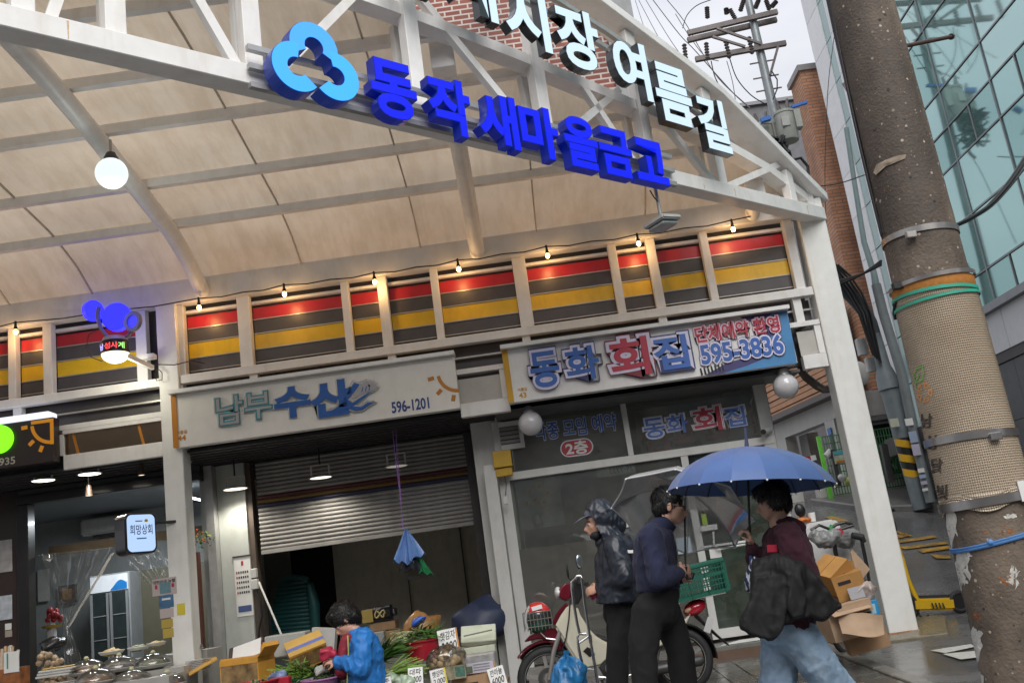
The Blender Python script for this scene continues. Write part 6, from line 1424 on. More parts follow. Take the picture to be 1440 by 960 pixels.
# ------------------------------------------------------------------ scooter parked by the window
YB_=8.9;KB=YB_/FPX
mb1=thing('motorbike','maroon and cream step through motorbike parked facing left before the restaurant','motorbike',(W(865,946,YB_).x,YB_,gz(YB_)))
cream=M('cream_fairing',(0.58,0.55,0.44),0.28,var=0.05,coat=0.4,dirt=0.25,dirtcol=(0.3,0.26,0.18));alloy=M('alloy_grey',(0.42,0.40,0.38),0.35,metal=0.7,var=0.15,dirt=0.3);engine_m=M('dark_engine',(0.07,0.07,0.07),0.45,metal=0.6,var=0.2,dirt=0.3)
RX=Matrix.Rotation(R(90),3,'X')
def wheel(px,py,rpx,Y=YB_):
    c=W(px,py,Y);r=rpx*KB;zmin=gz(Y)+r
    c.z=zmin;w=MB();n=12
    prof=[(r-0.045+0.042*math.cos(R(a)),0.040*math.sin(R(a)))for a in range(0,361,30)]
    t_=w.lathe(prof,c,36,RX).build('tyre',rubber,mb1,smooth=60)
    MB().lathe([(r-0.075,-0.03),(r-0.05,-0.03),(r-0.045,0.0),(r-0.05,0.03),(r-0.075,0.03),(r-0.08,0),(r-0.075,-0.03)],c,36,RX).build('rim',alloy,t_,smooth=40)
    MB().lathe([(0,-0.05),(0.04,-0.05),(0.05,-0.03),(0.05,0.03),(0.04,0.05),(0,0.05)],c,20,RX).build('hub',alloy,t_,smooth=40)
    sp=MB()
    for k in range(5):
        a=2*math.pi*k/5+0.4;d=Vector((math.cos(a),0,math.sin(a)));s_=Vector((-d.z,0,d.x))
        sp.beam(c+d*0.03,c+d*(r-0.07),0.028,0.03)
    sp.build('spokes',alloy,t_)
    MB().lathe([(0.055,-0.012),(0.095,-0.012),(0.095,-0.006),(0.055,-0.006)],c+Vector((0,-0.03,0)),24,RX).build('brake_disc',engine_m,t_)
    return c,r
fw,fr_=wheel(771,946,43);rw,rr2=wheel(957,922,43)
def pp(pts,y0,y1,mat,name,parent=mb1,bevel=0.012,seg=2,smooth=50):return px_poly(MB(),pts,YB_+y0,y1-y0).build(name,mat,parent,bevel=bevel,seg=seg,smooth=smooth)
def arc_fender(c,r,w,a0,a1,mat,name,th=0.012,n=18,tail=0.0):
    vs=[];
    for i in range(n+1):
        a=R(a0+(a1-a0)*i/n)
        for rr_,y in((r,-w/2),(r+th,-w*0.35),(r+th+0.008,0),(r+th,w*0.35),(r,w/2),(r-0.035,w/2+0.004),(r-0.035,-w/2-0.004)):vs.append(c+Vector((rr_*math.cos(a),y,rr_*math.sin(a))))
    m=7;fs=[(i*m+j,i*m+(j+1)%m,(i+1)*m+(j+1)%m,(i+1)*m+j)for i in range(n)for j in range(5)]
    return MB().add(vs,fs).build(name,mat,mb1,smooth=50)
arc_fender(fw,fr_+0.03,0.13,35,140,dark_red,'front_mudguard')
pp([(736,903),(744,894),(757,887),(772,882),(784,884),(789,893),(791,914),(777,916),(776,906),(770,900),(757,898)],-0.055,0.055,dark_red,'mudguard_shell')
MB().tube([W(760,889,YB_-.07),W(768,897,YB_-.07),W(783,899,YB_-.07)],0.006,6).build('guard_rail',chrome,mb1)
for y in(-0.07,0.07):MB().loft([Vector((fw.x,YB_+y,fw.z)),W(779,915,YB_+y),W(790,880,YB_+y)],[0.018,0.022,0.022],10).build('fork_leg',alloy,mb1,smooth=40)
pp([(803,850),(812,852),(816,864),(828,883),(837,893),(848,900),(862,904),(866,922),(855,927),(846,936),(822,941),(812,932),(801,915),(789,895),(780,881),(789,864),(797,853)],-0.10,0.10,cream,'leg_shield',bevel=0.02)
pp([(862,903),(885,902),(915,893),(950,880),(966,868),(972,862),(960,886),(935,905),(905,918),(880,923),(866,922)],-0.10,0.10,cream,'rear_fairing',bevel=0.025)
pp([(820,915),(826,909),(834,913),(837,920),(829,923)],-0.104,-0.098,black,'vent_opening',bevel=0)
MB().tube([W(800,915,YB_-.104),W(790,898,YB_-.104),W(808,929,YB_-.104),W(822,941,YB_-.104)][1:],0.004,6).build('seam_line',M('seam_dark',(0.15,0.13,0.1),0.6),mb1)
pp([(801,849),(797,855),(789,865),(780,881),(775,880),(781,864),(790,853),(797,846)],-0.085,0.085,dark_red,'front_cowl',bevel=0.02)
pp([(783,834),(788,825),(797,818),(803,819),(805,832),(803,843),(795,845),(786,841)],-0.09,0.09,dark_red,'headlight_cowl',bevel=0.03,seg=3)
MB().ell(W(785,833,YB_-0.0),(0.035,0.085,0.055),nu=16,nv=10).build('headlight',M('headlight_glass',(0.55,0.57,0.55),0.08,var=0.05,coat=0.6),mb1,smooth=180)
pp([(802,820),(808,808),(815,806),(819,818),(819,838),(812,852),(804,846)],-0.05,0.05,black,'handle_cowl',bevel=0.015)
MB().tube([W(812,818,YB_-.05),W(816,819,YB_-.2),W(824,820,YB_-.32)],0.014,10).build('handlebar',chrome,mb1);MB().tube([W(812,818,YB_+.05),W(816,819,YB_+.2),W(822,820,YB_+.32)],0.014,10).build('handlebar',chrome,mb1)
MB().cyl(W(817,819,YB_-.22),W(825,821,YB_-.36),0.019).build('grip',rubber,mb1);MB().cyl(W(817,819,YB_+.22),W(823,820,YB_+.36),0.019).build('grip',rubber,mb1)
mr_=MB();c=W(814,789,YB_-.18);mr_.ell(c,(0.035,0.012,0.068),Matrix.Rotation(R(35),3,'Z'),18,10);mo=mr_.build('mirror',black,mb1,smooth=60)
MB().ell(c+Vector((0.004,-0.006,0)),(0.030,0.010,0.060),Matrix.Rotation(R(35),3,'Z'),18,10).build('mirror_glass',M('mirror_glass',(0.55,0.62,0.66),0.04,metal=0.9,var=0.02),mo,smooth=60)
MB().tube([c+Vector((0,0,-0.06)),W(813,806,YB_-.19),W(816,818,YB_-.2)],0.007,6).build('mirror_stem',black,mo)
c=W(798,803,YB_+.2);mo=MB().ell(c,(0.02,0.012,0.068),Matrix.Rotation(R(80),3,'Z'),16,10).build('mirror',black,mb1,smooth=60);MB().tube([c+Vector((0,0,-0.05)),W(808,820,YB_+.15)],0.007,6).build('mirror_stem',black,mo)
# basket, helmet
bk=W(756,876,YB_);k_=MB()
for zz in(-0.02,0.04,0.10):
    k_.tube([bk+Vector((x,y,zz))for x,y in((-.12,-.12),(.13,-.12),(.13,.12),(-.12,.12),(-.12,-.12))],0.004,5)
for i in range(9):
    x=-.12+.25*i/8;k_.tube([bk+Vector((x,-.12,.10)),bk+Vector((x,-.12,-.05)),bk+Vector((x,.12,-.05)),bk+Vector((x,.12,.10))],0.003,5)
k_.build('wire_basket',M('basket_wire',(0.25,0.24,0.22),0.4,metal=0.5),mb1)
he=thing('crash_helmet','red, black and green crash helmet lying in the motorbike basket','helmet',W(757,888,YB_));c=W(757,868,YB_)
def part_ell(mb,c,r,z0,z1,n=24,k=8):return mb.lathe([(r[0]*math.cos(math.asin(max(-1,min(1,z0+(z1-z0)*i/k)))),r[2]*(z0+(z1-z0)*i/k))for i in range(k+1)],c,n)
part_ell(MB(),c,(.125,.125,.14),0.38,1.0).build('red_shell',M('red_helmet',(0.55,0.03,0.03),0.18,var=0.06,coat=0.7),he,smooth=60);part_ell(MB(),c,(.123,.123,.14),-0.3,0.38).build('visor',M('dark_visor',(0.03,0.035,0.035),0.08,coat=0.8),he,smooth=60)
part_ell(MB(),c,(.125,.125,.14),-0.95,-0.3).build('green_base',M('green_helmet',(0.01,0.09,0.055),0.25,coat=0.5),he,smooth=60)
MB().tube([W(744,852,YB_-.12),W(740,862,YB_-.13),W(739,874,YB_-.13),W(742,884,YB_-.12)],0.01,6).build('strap',M('clear_strap',(0.4,0.4,0.4),0.3),he)
MB().beam(W(748,856,YB_-.115),W(762,852,YB_-.12),0.008,0.035).build('white_mark',paper,he)
# seat, engine, exhaust, rear
MB().loft([W(838,892,YB_),W(850,898,YB_),W(868,899,YB_),W(900,890,YB_),W(935,874,YB_),W(955,862,YB_)],[(0.03,0.02),(0.09,0.03),(0.12,0.045),(0.13,0.05),(0.13,0.05),(0.10,0.04)],14,hint=Vector((1,0,.2))).build('seat',M('black_vinyl',(0.015,0.015,0.016),0.4,bump=0.1),mb1,smooth=50)
c=W(861,939,YB_-.13);MB().lathe([(0,-0.03),(0.035,-0.03),(0.04,-0.022),(0.05,-0.022),(0.055,-0.012),(0.062,0.0),(0.062,0.06),(0,0.06)],c,26,RX).build('engine_cover',alloy,mb1,smooth=30)
pp([(842,938),(852,926),(880,922),(892,930),(895,945),(880,953),(850,952)],-0.10,0.09,engine_m,'engine_block')
MB().tube([W(842,952,YB_-.13),W(860,954,YB_-.14),W(885,950,YB_-.15),W(905,945,YB_-.15)],0.02,10).build('exhaust_pipe',chrome,mb1,smooth=50);MB().loft([W(905,945,YB_-.15),W(915,943,YB_-.15),W(985,928,YB_-.15),W(990,926,YB_-.15)],[.025,.045,.045,.02],14).build('silencer',engine_m,mb1,smooth=50)
MB().tube([W(846,956,YB_-.1),W(850,962,YB_-.2),W(856,961,YB_-.26)],0.012,8).build('foot_peg',rubber,mb1)
arc_fender(rw,rr2+0.02,0.12,-5,120,black,'rear_mudguard');MB().loft([W(975,862,YB_),W(992,878,YB_),W(1008,893,YB_),W(1024,906,YB_)],[(.05,.02),(.06,.015),(.06,.012),(.05,.008)],10).build('rear_flap',black,mb1)
MB().cbox(W(997,878,YB_-.07),(0.06,0.01,0.13),Matrix.Rotation(R(28),3,'Y')).build('number_plate',M('pale_plate2',(0.5,0.5,0.5),0.4),mb1)
MB().ell(W(977,854,YB_-.02),(0.11,0.08,0.065),Matrix.Rotation(R(-18),3,'Y'),18,12).build('tail_light',M('red_tail_light',(0.45,0.01,0.03),0.1,coat=0.9,var=0.15),mb1,smooth=60)
MB().ell(W(968,857,YB_-.07),(0.04,0.03,0.02),Matrix.Rotation(R(-25),3,'Y'),12,8).build('indicator',M('amber_lens',(0.55,0.35,0.2),0.15),mb1,smooth=60)
for y in(-.12,.12):MB().tube([W(925,868,YB_+y),W(958,845,YB_+y),W(1020,832,YB_+y)],0.011,8).build('carrier_rail',chrome,mb1)
for px in(962,985,1008):MB().tube([W(px,844-(px-962)*.21,YB_-.12),W(px,844-(px-962)*.21,YB_+.12)],0.009,6).build('carrier_bar',chrome,mb1)
MB().loft([Vector((rw.x,YB_-.09,rw.z)),W(950,900,YB_-.1),W(942,880,YB_-.1)],[.022,.03,.024],10).build('shock_absorber',M('brown_shock',(0.20,0.12,0.06),0.4,metal=0.4),mb1);MB().beam(W(890,938,YB_-.08),rw+Vector((0,-.08,0)),0.03,0.05).build('swing_arm',engine_m,mb1)
MB().tube([W(870,955,YB_-.1),W(878,968,YB_-.16),Vector((W(884,970,YB_).x,YB_-.2,gz(YB_)+.01))],0.012,8).build('stand',engine_m,mb1)
MB().tube([W(802,842,YB_-.11),W(800,870,YB_-.115),W(796,896,YB_-.115),W(790,915,YB_-.1)],0.006,6).build('brake_cable',black,mb1)

# green crate on the carrier: rim, open grid walls
cr_t=thing('green_crate','green plastic crate with grid sides standing on the motorbike carrier','crate',W(985,838,YB_),(0,R(-6),0))
cgreen=M('green_crate_plastic',(0.011,0.10,0.067),0.4,var=0.12)
cw,cd,chh=0.50,0.34,0.27
bm_=MB().box((-cw/2*.94,-cd/2*.94,0),(cw/2*.94,cd/2*.94,0.012));bm_.build('base',cgreen,cr_t,local=True)
for sx,ax in((-1,'y'),(1,'y'),(-1,'x'),(1,'x')):
    m=MB();L2=cw if ax=='x' else cd;off=(cd if ax=='x' else cw)/2
    def pt(u,z):
        f_=0.94+0.06*z/chh
        return Vector((u*f_,sx*off*f_,z))if ax=='x' else Vector((sx*off*f_,u*f_,z))
    hint=Vector((0,1,0))if ax=='x' else Vector((1,0,0))
    for z,h in((0.012,0.03),(0.075,0.010),(0.115,0.010),(0.165,0.03),(0.215,0.010),(0.255,0.03)):m.beam(pt(-L2/2,z),pt(L2/2,z),h,0.010,hint=hint)
    nbar=int(L2/0.026)
    for i in range(nbar+1):
        u=-L2/2+L2*i/nbar;wide=0.03 if i%6==0 else 0.009
        m.beam(pt(u,0.005),pt(u,chh),0.008,wide,hint=hint)
    m.build('grid_wall',cgreen,cr_t,local=True)
    m=MB();m.beam(pt(-L2/2-.01,chh-.005),pt(L2/2+.01,chh-.005),0.03,0.026,hint=hint);m.build('rim',cgreen,cr_t,local=True,bevel=0.004)

# chrome folding hand cart standing in front of it
hc=thing('hand_cart','folded chrome tube hand cart leaning in front of the motorbike','hand cart',(W(835,965,8.45).x,8.45,gz(8.45)))
YH=8.45;pxh=lambda x,y:W(720+x/4.8,760+y/4.8,YH)
MB().tube([pxh(420,262),pxh(404,275),pxh(405,330),pxh(418,430),pxh(440,560),pxh(456,625)],0.013,10).build('tube',chrome,hc,smooth=60);MB().tube([pxh(425,258),pxh(440,236),pxh(462,236),pxh(472,262),pxh(490,420),pxh(525,650),pxh(552,800),pxh(582,985)],0.013,10).build('tube',chrome,hc,smooth=60)
MB().tube([pxh(500,626),pxh(455,628),pxh(443,650),pxh(450,720),pxh(478,850),pxh(500,985)],0.013,10).build('tube',chrome,hc,smooth=60);MB().tube([pxh(450,690),pxh(500,655),pxh(520,640)],0.011,8).build('tube',chrome,hc);MB().tube([pxh(478,858),pxh(560,862)],0.010,8).build('tube',chrome,hc)
MB().cbox(pxh(528,660),(0.03,0.04,0.06)).build('hinge',chrome,hc)
# tied blue bag
tb=MB();c=W(800,947,8.3);r0=24*8.3/FPX
prof=[(0.0,-1.0),(0.75,-0.95),(1.0,-0.5),(0.98,0.0),(0.72,0.5),(0.3,0.85),(0.08,1.0),(0.14,1.12),(0.0,1.14)]
tb.lathe([(r*r0,z*22*8.3/FPX)for r,z in[(prof[i][0]*(1-k/4)+prof[i+1][0]*k/4,prof[i][1]*(1-k/4)+prof[i+1][1]*k/4)for i in range(len(prof)-1)for k in range(4)]+[prof[-1]]],c,72)
tb.xf(lambda v:v+(v-c)*0.14*math.sin(11*math.atan2(v.y-c.y,v.x-c.x)+4*noise.noise(v*9))*max(0.3,(v.z-c.z)/0.14+.4)+Vector((1,1,.6))*0.035*noise.noise(v*13))
c2=c.copy();dz_=gz(8.3)-min(v.z for v in tb.v)
o=tb.build('blue_bag',M('shiny_blue_film',(0.02,0.16,0.38),0.35,var=0.4,scale=9,bump=.6,bscale=22),smooth=70);tag(o,'tied blue plastic bag standing by the motorbike front wheel','plastic bag')

# ------------------------------------------------------------------ people
def head_mb(m,c,f,up,s=1.0):
    """a head as fused volumes: c = skull centre, f = facing direction, s scale"""
    f=f.normalized();l_=up.cross(f).normalized();u=f.cross(l_).normalized();RO=Matrix((f,l_,u)).transposed()
    P=lambda a,b,c_:c+RO @ Vector((a*s,b*s,c_*s))
    m.ell(P(-0.008,0,0.03),(0.094*s,0.074*s,0.085*s),RO,20,14)
    m.ell(P(0.03,0,-0.035),(0.062*s,0.060*s,0.075*s),RO,18,12)
    m.ell(P(0.052,0,-0.085),(0.036*s,0.036*s,0.030*s),RO,14,10)
    m.ell(P(0.078,0,-0.004),(0.018*s,0.045*s,0.014*s),RO,12,8)
    m.loft([P(0.083,0,0.0),P(0.096,0,-0.028),P(0.108,0,-0.046)],[0.009*s,0.013*s,0.016*s],10,rnd=True)
    m.ell(P(0.085,0,-0.068),(0.016*s,0.024*s,0.007*s),RO,10,6);m.ell(P(0.083,0,-0.080),(0.014*s,0.022*s,0.007*s),RO,10,6)
    for q in(-1,1):
        m.ell(P(-0.005,q*0.076,-0.012),(0.020*s,0.010*s,0.032*s),RO,12,8);m.ell(P(0.058,q*0.035,-0.035),(0.022*s,0.022*s,0.020*s),RO,10,8)
    return RO,P
def eyes(P,RO,parent,s=1.0):
    for q in(-1,1):
        e=MB().ell(P(0.073,q*0.032,-0.012),0.0115*s,nu=12,nv=8).build('eye',M('eye_white',(0.6,0.58,0.55),0.2),parent,smooth=180)
        MB().ell(P(0.081,q*0.032,-0.012),0.006*s,nu=10,nv=6).build('iris',ink,e,smooth=180)
        MB().loft([P(0.082,q*0.018,0.010),P(0.082,q*0.035,0.014),P(0.07,q*0.052,0.010)],[0.004*s]*3,6).build('eyebrow',hair,parent)
def hand_mb(m,wrist,dir_,palm_n,s=1.0,curl=0.6,side=1):
    """palm + four fingers + thumb. dir_ = along the hand, palm_n = the way the palm faces, side = +1 thumb to dir x palm"""
    d=dir_.normalized();n=(palm_n-d*palm_n.dot(d)).normalized();t_=d.cross(n).normalized()*side
    B=lambda a,b,c_:wrist+d*(a*s)+t_*(b*s)+n*(c_*s)
    m.loft([B(-0.03,0,0),B(0.0,0,0),B(0.045,0,0),B(0.085,0,0.004)],[(0.026*s,0.022*s),(0.030*s,0.019*s),(0.041*s,0.016*s),(0.041*s,0.013*s)],12,hint=n,rnd=True)
    for k,(b,L_)in enumerate(((0.030,0.070),(0.010,0.080),(-0.010,0.074),(-0.029,0.058))):
        p=B(0.085,b,0.004);pts=[p];a=0.25*curl
        for seg in(0.45,0.32,0.23):
            a+=curl*0.85;p=p+(d*math.cos(a)+n*math.sin(a))*(L_*seg*s);pts.append(p)
        m.loft(pts,[0.0095*s,0.009*s,0.008*s,0.0068*s],8,rnd=True)
    p=B(0.02,0.032,0.006);q=p+(t_*0.75+d*0.5+n*0.35).normalized()*0.034*s;r=q+(d*0.8+n*(0.3+curl*0.5)-t_*0.1*curl).normalized()*0.03*s;w=r+(d*0.6+n*(0.6*curl)-t_*0.35*curl).normalized()*0.024*s
    m.loft([p,q,r,w],[0.014*s,0.0115*s,0.0095*s,0.0075*s],8,rnd=True)
def shoe(m,ankle,d,s=1.0):
    d=Vector((d.x,d.y,0)).normalized();z0=Vector((0,0,1))
    m.loft([ankle+d*-0.05+z0*-0.045,ankle+d*0.03+z0*-0.05,ankle+d*0.11+z0*-0.058,ankle+d*0.17+z0*-0.062],[(0.036,0.045),(0.042,0.042),(0.046,0.034),(0.036,0.024)],12,rnd=True)
def cloth_obj(mb,name,mat,root,voxel=0.011,disp=0.012,dscale=7,stretch=(1,1,0.55),seed=0,smooth=5):return fuse(mb,voxel,smooth,disp,dscale,stretch,seed).build(name,mat,root,smooth=180)

def strands(mb,n,L_,w,c,down=Vector((0,0,-1)),seed=1,lift=.006):
    """short locks laid along a fused hair surface"""
    r_=random.Random(seed);V0=list(mb.v);cen=sum(V0,Vector())/len(V0)
    for k in range(n):
        p=V0[r_.randrange(len(V0))];nr=(p-cen).normalized();d=down+Vector((r_.gauss(0,.35),r_.gauss(0,.35),r_.gauss(0,.2)));d=d-nr*d.dot(nr)
        if d.length<.1:continue
        d.normalize();s_=d.cross(nr).normalized()*w*r_.uniform(.5,1.2);l_=L_*r_.uniform(.5,1.2)
        pts=[p-nr*.002,p+d*l_*.5+nr*(lift+l_*.06),p+d*l_+nr*(lift*.6-l_*.10)]
        mb.add([pts[0]-s_,pts[0]+s_,pts[1]+s_*.9,pts[1]-s_*.9,pts[2]+s_*.15,pts[2]-s_*.15],[(0,1,2,3),(3,2,4,5)])
    return mb
# --- hooded man in a black raincoat, facing left, hands by the handlebar
Y1=7.6;J1=lambda x,y,dy=0.0:W(x,y,Y1+dy);k1=Y1/FPX
g1=gz(Y1);hip=J1(876,862);foot=Vector((J1(868,990).x,Y1,g1))
p1=thing('person','man in a black hooded raincoat and cap facing left beside the motorbike','person',foot)
rain=M('black_navy_raincoat',(0.014,0.018,0.030),0.42,var=0.3,scale=5,bump=0.25,bscale=26);pants_b=M('black_trousers',(0.0055,0.0055,0.007),0.9,var=0.2,bump=0.1)
hc_=J1(841,733);f1=Vector((-1,-0.12,-0.05))
m=MB();RO,P=head_mb(m,hc_,f1,Vector((0,0,1)),1.02)
m.loft([hc_+Vector((0.03,0,-0.07)),J1(858,762)],[0.055,0.06],12)
m.loft([J1(862,775),J1(866,800),J1(870,850)],[(0.12,0.08),(0.13,0.09),(0.13,0.10)],14,hint=Vector((1,0,0)),rnd=True)
for q,ey in((-1,-.26),(1,.24)):
    sh=J1(864,766,q*.19);el=J1(876,812,ey);wr=J1(843,826,q*.06)
    m.loft([sh.lerp(el,.15),el],[0.042,0.038],10,rnd=True);m.loft([el,wr],[0.038,0.028],10,rnd=True)
    hand_mb(m,wr,Vector((-1,-q*.1,-.15)),Vector((0,-q*1.0,-0.5)),0.95,0.7,side=q)
    kn=J1(868,925,q*.10);an=Vector((J1(866,985).x+.02*q,Y1+q*.12,g1+.09))
    m.loft([J1(872,858,q*.09),kn,an],[0.085,0.06,0.045],12,rnd=True)
body=fuse(m,0.0085,4).build('body',skin2,p1,smooth=180);eyes(P,RO,p1,1.0)
m=MB()
m.loft([J1(864,752),J1(866,766),J1(867,785),J1(868,810),J1(872,846)],[(0.12,0.10),(0.235,0.14),(0.25,0.165),(0.25,0.17),(0.265,0.185)],18,hint=Vector((1,0,0)),rnd=False)
for q,ey in((-1,-.27),(1,.25)):
    sh=J1(864,766,q*.19);el=J1(878,813,ey);wr=J1(846,826,q*.07)
    m.loft([sh,sh.lerp(el,.5),el],[0.085,0.082,0.075],12,rnd=True);m.loft([el,el.lerp(wr,.6),wr],[0.075,0.065,0.052],12,rnd=True)
cloth_obj(m,'raincoat',rain,p1,0.011,0.022,10,(1,1,.7),1.3,smooth=3)
# hood: a closed shell with the face opening cut away
m=MB();ax_=f1.normalized();l_=Vector((0,0,1)).cross(ax_).normalized();u_=ax_.cross(l_);RH=Matrix((ax_,l_,u_)).transposed()
m.ell(hc_-ax_*0.035+u_*0.022,(0.135,0.122,0.152),RH,26,18);m.ell(hc_-ax_*0.03-u_*0.085,(0.125,0.115,0.11),RH,22,14);m.loft([hc_-ax_*.02-u_*.09,hc_-ax_*.05-u_*.16,J1(860,772)],[(0.125,.12),(0.15,.13),(0.19,.13)],16,rnd=True);m.loft([hc_-ax_*.10+u_*.09,hc_-ax_*.155+u_*.05,hc_-ax_*.14-u_*.06],[.05,.05,.07],12,rnd=True)
hd=fuse(m,0.009,3,0.022,12,(1,1,.7),6.5)
keep=[f for f in hd.f if(sum((hd.v[i]for i in f),Vector())/len(f)-hc_).dot(ax_)-0.25*(sum((hd.v[i]for i in f),Vector())/len(f)-hc_).dot(u_)<0.045]
inner=[v+(hc_-v)*0.05 for v in hd.v];N=len(hd.v)
edges={}
for f in keep:
    for a,b in zip(f,f[1:]+f[:1]):edges[(a,b)]=1
rimf=[[a,b,N+b,N+a]for(a,b)in edges if(b,a)not in edges]
hd.v=hd.v+inner;hd.f=keep+[[N+i for i in reversed(f)]for f in keep]+rimf;hd.mi=[0]*len(hd.f)
hd.build('hood',rain,p1,smooth=60)
m=MB();m.loft([J1(846,762),J1(858,760),J1(868,762)],[(0.07,.05),(0.12,.07),(0.14,.06)],14,rnd=True);cloth_obj(m,'collar',rain,p1,0.012,0.02,10,seed=4)
MB().loft([P(0.07,0,0.055),P(0.12,0,0.045),P(0.175,0,0.02)],[(0.07,0.006),(0.065,0.006),(0.045,0.005)],14,hint=Vector((0,0,1)),rnd=True).build('cap_brim',M('grey_cap',(0.12,0.13,0.17),0.7,var=0.3,scale=20),p1,smooth=60)
m=MB();m.ell(P(-0.0,0,0.062),(0.100,0.082,0.058),RO,18,10);m.build('cap',M('grey_cap',(0.12,0.13,0.17),0.7),p1,smooth=60)
m=MB();m.ell(P(0.035,0,-0.095),(0.052,0.066,0.042),RO,16,10);m.build('face_mask',M('black_mask',(0.012,0.013,0.016),0.7),p1,smooth=60)
m=MB()
for q in(-1,1):m.loft([J1(872,850,q*.08),J1(868,925,q*.10),Vector((J1(866,985).x+.02*q,Y1+q*.12,g1+.05))],[(0.105,.10),(0.085,.085),(0.075,.075)],14,rnd=True)
m.loft([J1(872,835),J1(872,862)],[(0.20,0.13),(0.19,0.13)],14,hint=Vector((1,0,0)),rnd=True);cloth_obj(m,'trousers',pants_b,p1,0.013,0.016,7,(1,1,.6),2)
for q in(-1,1):m=MB();shoe(m,Vector((J1(866,985).x+.02*q,Y1+q*.12,g1+.095)),Vector((-1,0,0)));fuse(m,.008,3).build('shoe',black,p1,smooth=180)
for q in(-1,1):MB().loft([J1(843,826,q*.065),J1(847,826,q*.068)],[0.042,0.05],12).build('cuff',M('pale_cuff',(0.40,0.42,0.36),0.6),p1,smooth=60)
m=MB();m.ell(J1(835,832,-.03),(0.035,0.03,0.03),nu=12,nv=8);m.ell(J1(833,837,-.0),(0.02,0.02,0.035),nu=12,nv=8);m.ell(J1(839,836,-.02),(0.02,0.02,0.032),nu=12,nv=8);o=fuse(m,.006,2,0.006,30).build('pink_glove',M('pink_cloth',(0.42,0.03,0.11),0.6),smooth=180);tag(o,'crumpled pink cloth held in the hooded man\'s hands','cloth')
MB().cbox(J1(886,775,-.235),(0.05,0.01,0.022),Matrix.Rotation(R(8),3,'Y')).build('reflective_patch',paper,p1)

# --- man in a navy sweater with glasses, facing right, holding the clear umbrella
Y2=6.2;J2=lambda x,y,dy=0.0:W(x,y,Y2+dy);g2=gz(Y2)
p2=thing('person','man with glasses in a navy turtleneck sweater and black trousers holding a clear umbrella','person',(J2(925,1000).x,Y2,g2))
f2=Vector((1,-0.05,-0.16));h2=J2(941,711);s2_=0.98
m=MB();RO,P=head_mb(m,h2,f2,Vector((0,0,1)),s2_)
m.loft([h2+Vector((-0.03,0,-0.05)),J2(929,748)],[0.056,0.062],12)
m.loft([J2(922,772),J2(921,795),J2(924,845)],[(0.11,0.07),(0.13,0.08),(0.13,0.09)],14,hint=Vector((1,0,0)),rnd=True)
arms2=[]
for q in(-1,1):
    sh=J2(917,757,q*.18);el=J2(926,812,q*.25);wr=J2(954,806,q*.13-.02)if q<0 else J2(954,812,.14)
    arms2.append((sh,el,wr));m.loft([sh.lerp(el,.15),el],[0.040,0.036],10,rnd=True);m.loft([el,wr],[0.04,0.028],10,rnd=True)
    hand_mb(m,wr+(wr-el).normalized()*.02,(wr-el)+Vector((0,0,.02)),Vector((-0.1,-q*1.0,0.1)),0.95,0.95,side=-q if q<0 else-q)
legs2=[(J2(912,858,-.09),J2(905,920,-.11),Vector((J2(893,990).x,Y2-.1,g2+.09))),(J2(934,858,.09),J2(958,918,.08),Vector((J2(966,985).x,Y2+.1,g2+.10)))]
for a,b_,c in legs2:m.loft([a,b_,c],[0.085,0.06,0.045],12,rnd=True)
fuse(m,0.0075,4).build('body',skin,p2,smooth=180);eyes(P,RO,p2,s2_)
m=MB();m.ell(P(-0.016,0,0.045),(0.100*s2_,0.082*s2_,0.084*s2_),RO,22,14);m.ell(P(-0.055,0,-0.01),(0.058,0.074,0.075),RO,18,12);m.ell(P(0.045,0,0.085),(0.045,0.06,0.03),RO,14,10)
for q in(-1,1):m.ell(P(-0.02,q*.066,0.015),(0.035,0.016,0.035),RO,12,8)
strands(fuse(m,0.0065,2,0.006,38,(1,1,.5),3),900,.035,.004,h2,Vector((.3,0,-1)),2).build('hair',hair,p2,smooth=180)
gm=MB()
for q in(-1,1):
    e=P(0.098,q*.034,-0.012);gm.tube([e+RO @ Vector((0,.026*math.cos(a),.018*math.sin(a)))for a in[2*math.pi*k/16 for k in range(17)]],0.0028,6);gm.tube([P(0.098,q*.06,-0.008),P(0.05,q*.078,-.004),P(-.008,q*.081,-.004)],0.003,6)
gm.tube([P(.099,-.009,-.010),P(.103,0,-.008),P(.099,.009,-.010)],.0026,6);gm.build('glasses',black,p2)
navy=M('navy_knit',(0.014,0.018,0.052),0.9,var=0.15,scale=9,bump=0.2,bscale=180,sheen=0.06)
m=MB();m.loft([J2(928,742),J2(925,752),J2(920,764),J2(920,790),J2(924,815),J2(926,830)],[(0.095,0.085),(0.175,0.105),(0.215,0.130),(0.21,0.138),(0.195,0.132),(0.185,0.134)],18,hint=Vector((1,0,0)))
for sh,el,wr in arms2:m.loft([sh+Vector((0,0,.01)),sh.lerp(el,.5),el],[0.086,0.074,0.064],12,rnd=True);m.loft([el,el.lerp(wr,.5),wr],[0.062,0.055,0.043],12,rnd=True)
cloth_obj(m,'sweater',navy,p2,0.010,0.018,10,(1,1,.6),7,smooth=4)
m=MB();m.loft([h2+Vector((-0.022,0,-0.085)),J2(930,742),J2(927,750)],[0.068,0.077,0.095],18);cloth_obj(m,'turtleneck',navy,p2,0.008,0.004,20)
m=MB()
for a,b_,c in legs2:m.loft([a,b_,c+Vector((0,0,-.03))],[(0.108,.108),(0.086,.088),(0.078,.08)],14,rnd=True)
m.loft([J2(926,824),J2(924,858)],[(0.178,0.128),(0.185,0.13)],16,hint=Vector((1,0,0)),rnd=True);cloth_obj(m,'trousers',pants_b,p2,0.012,0.016,7,(1,1,.6),12)
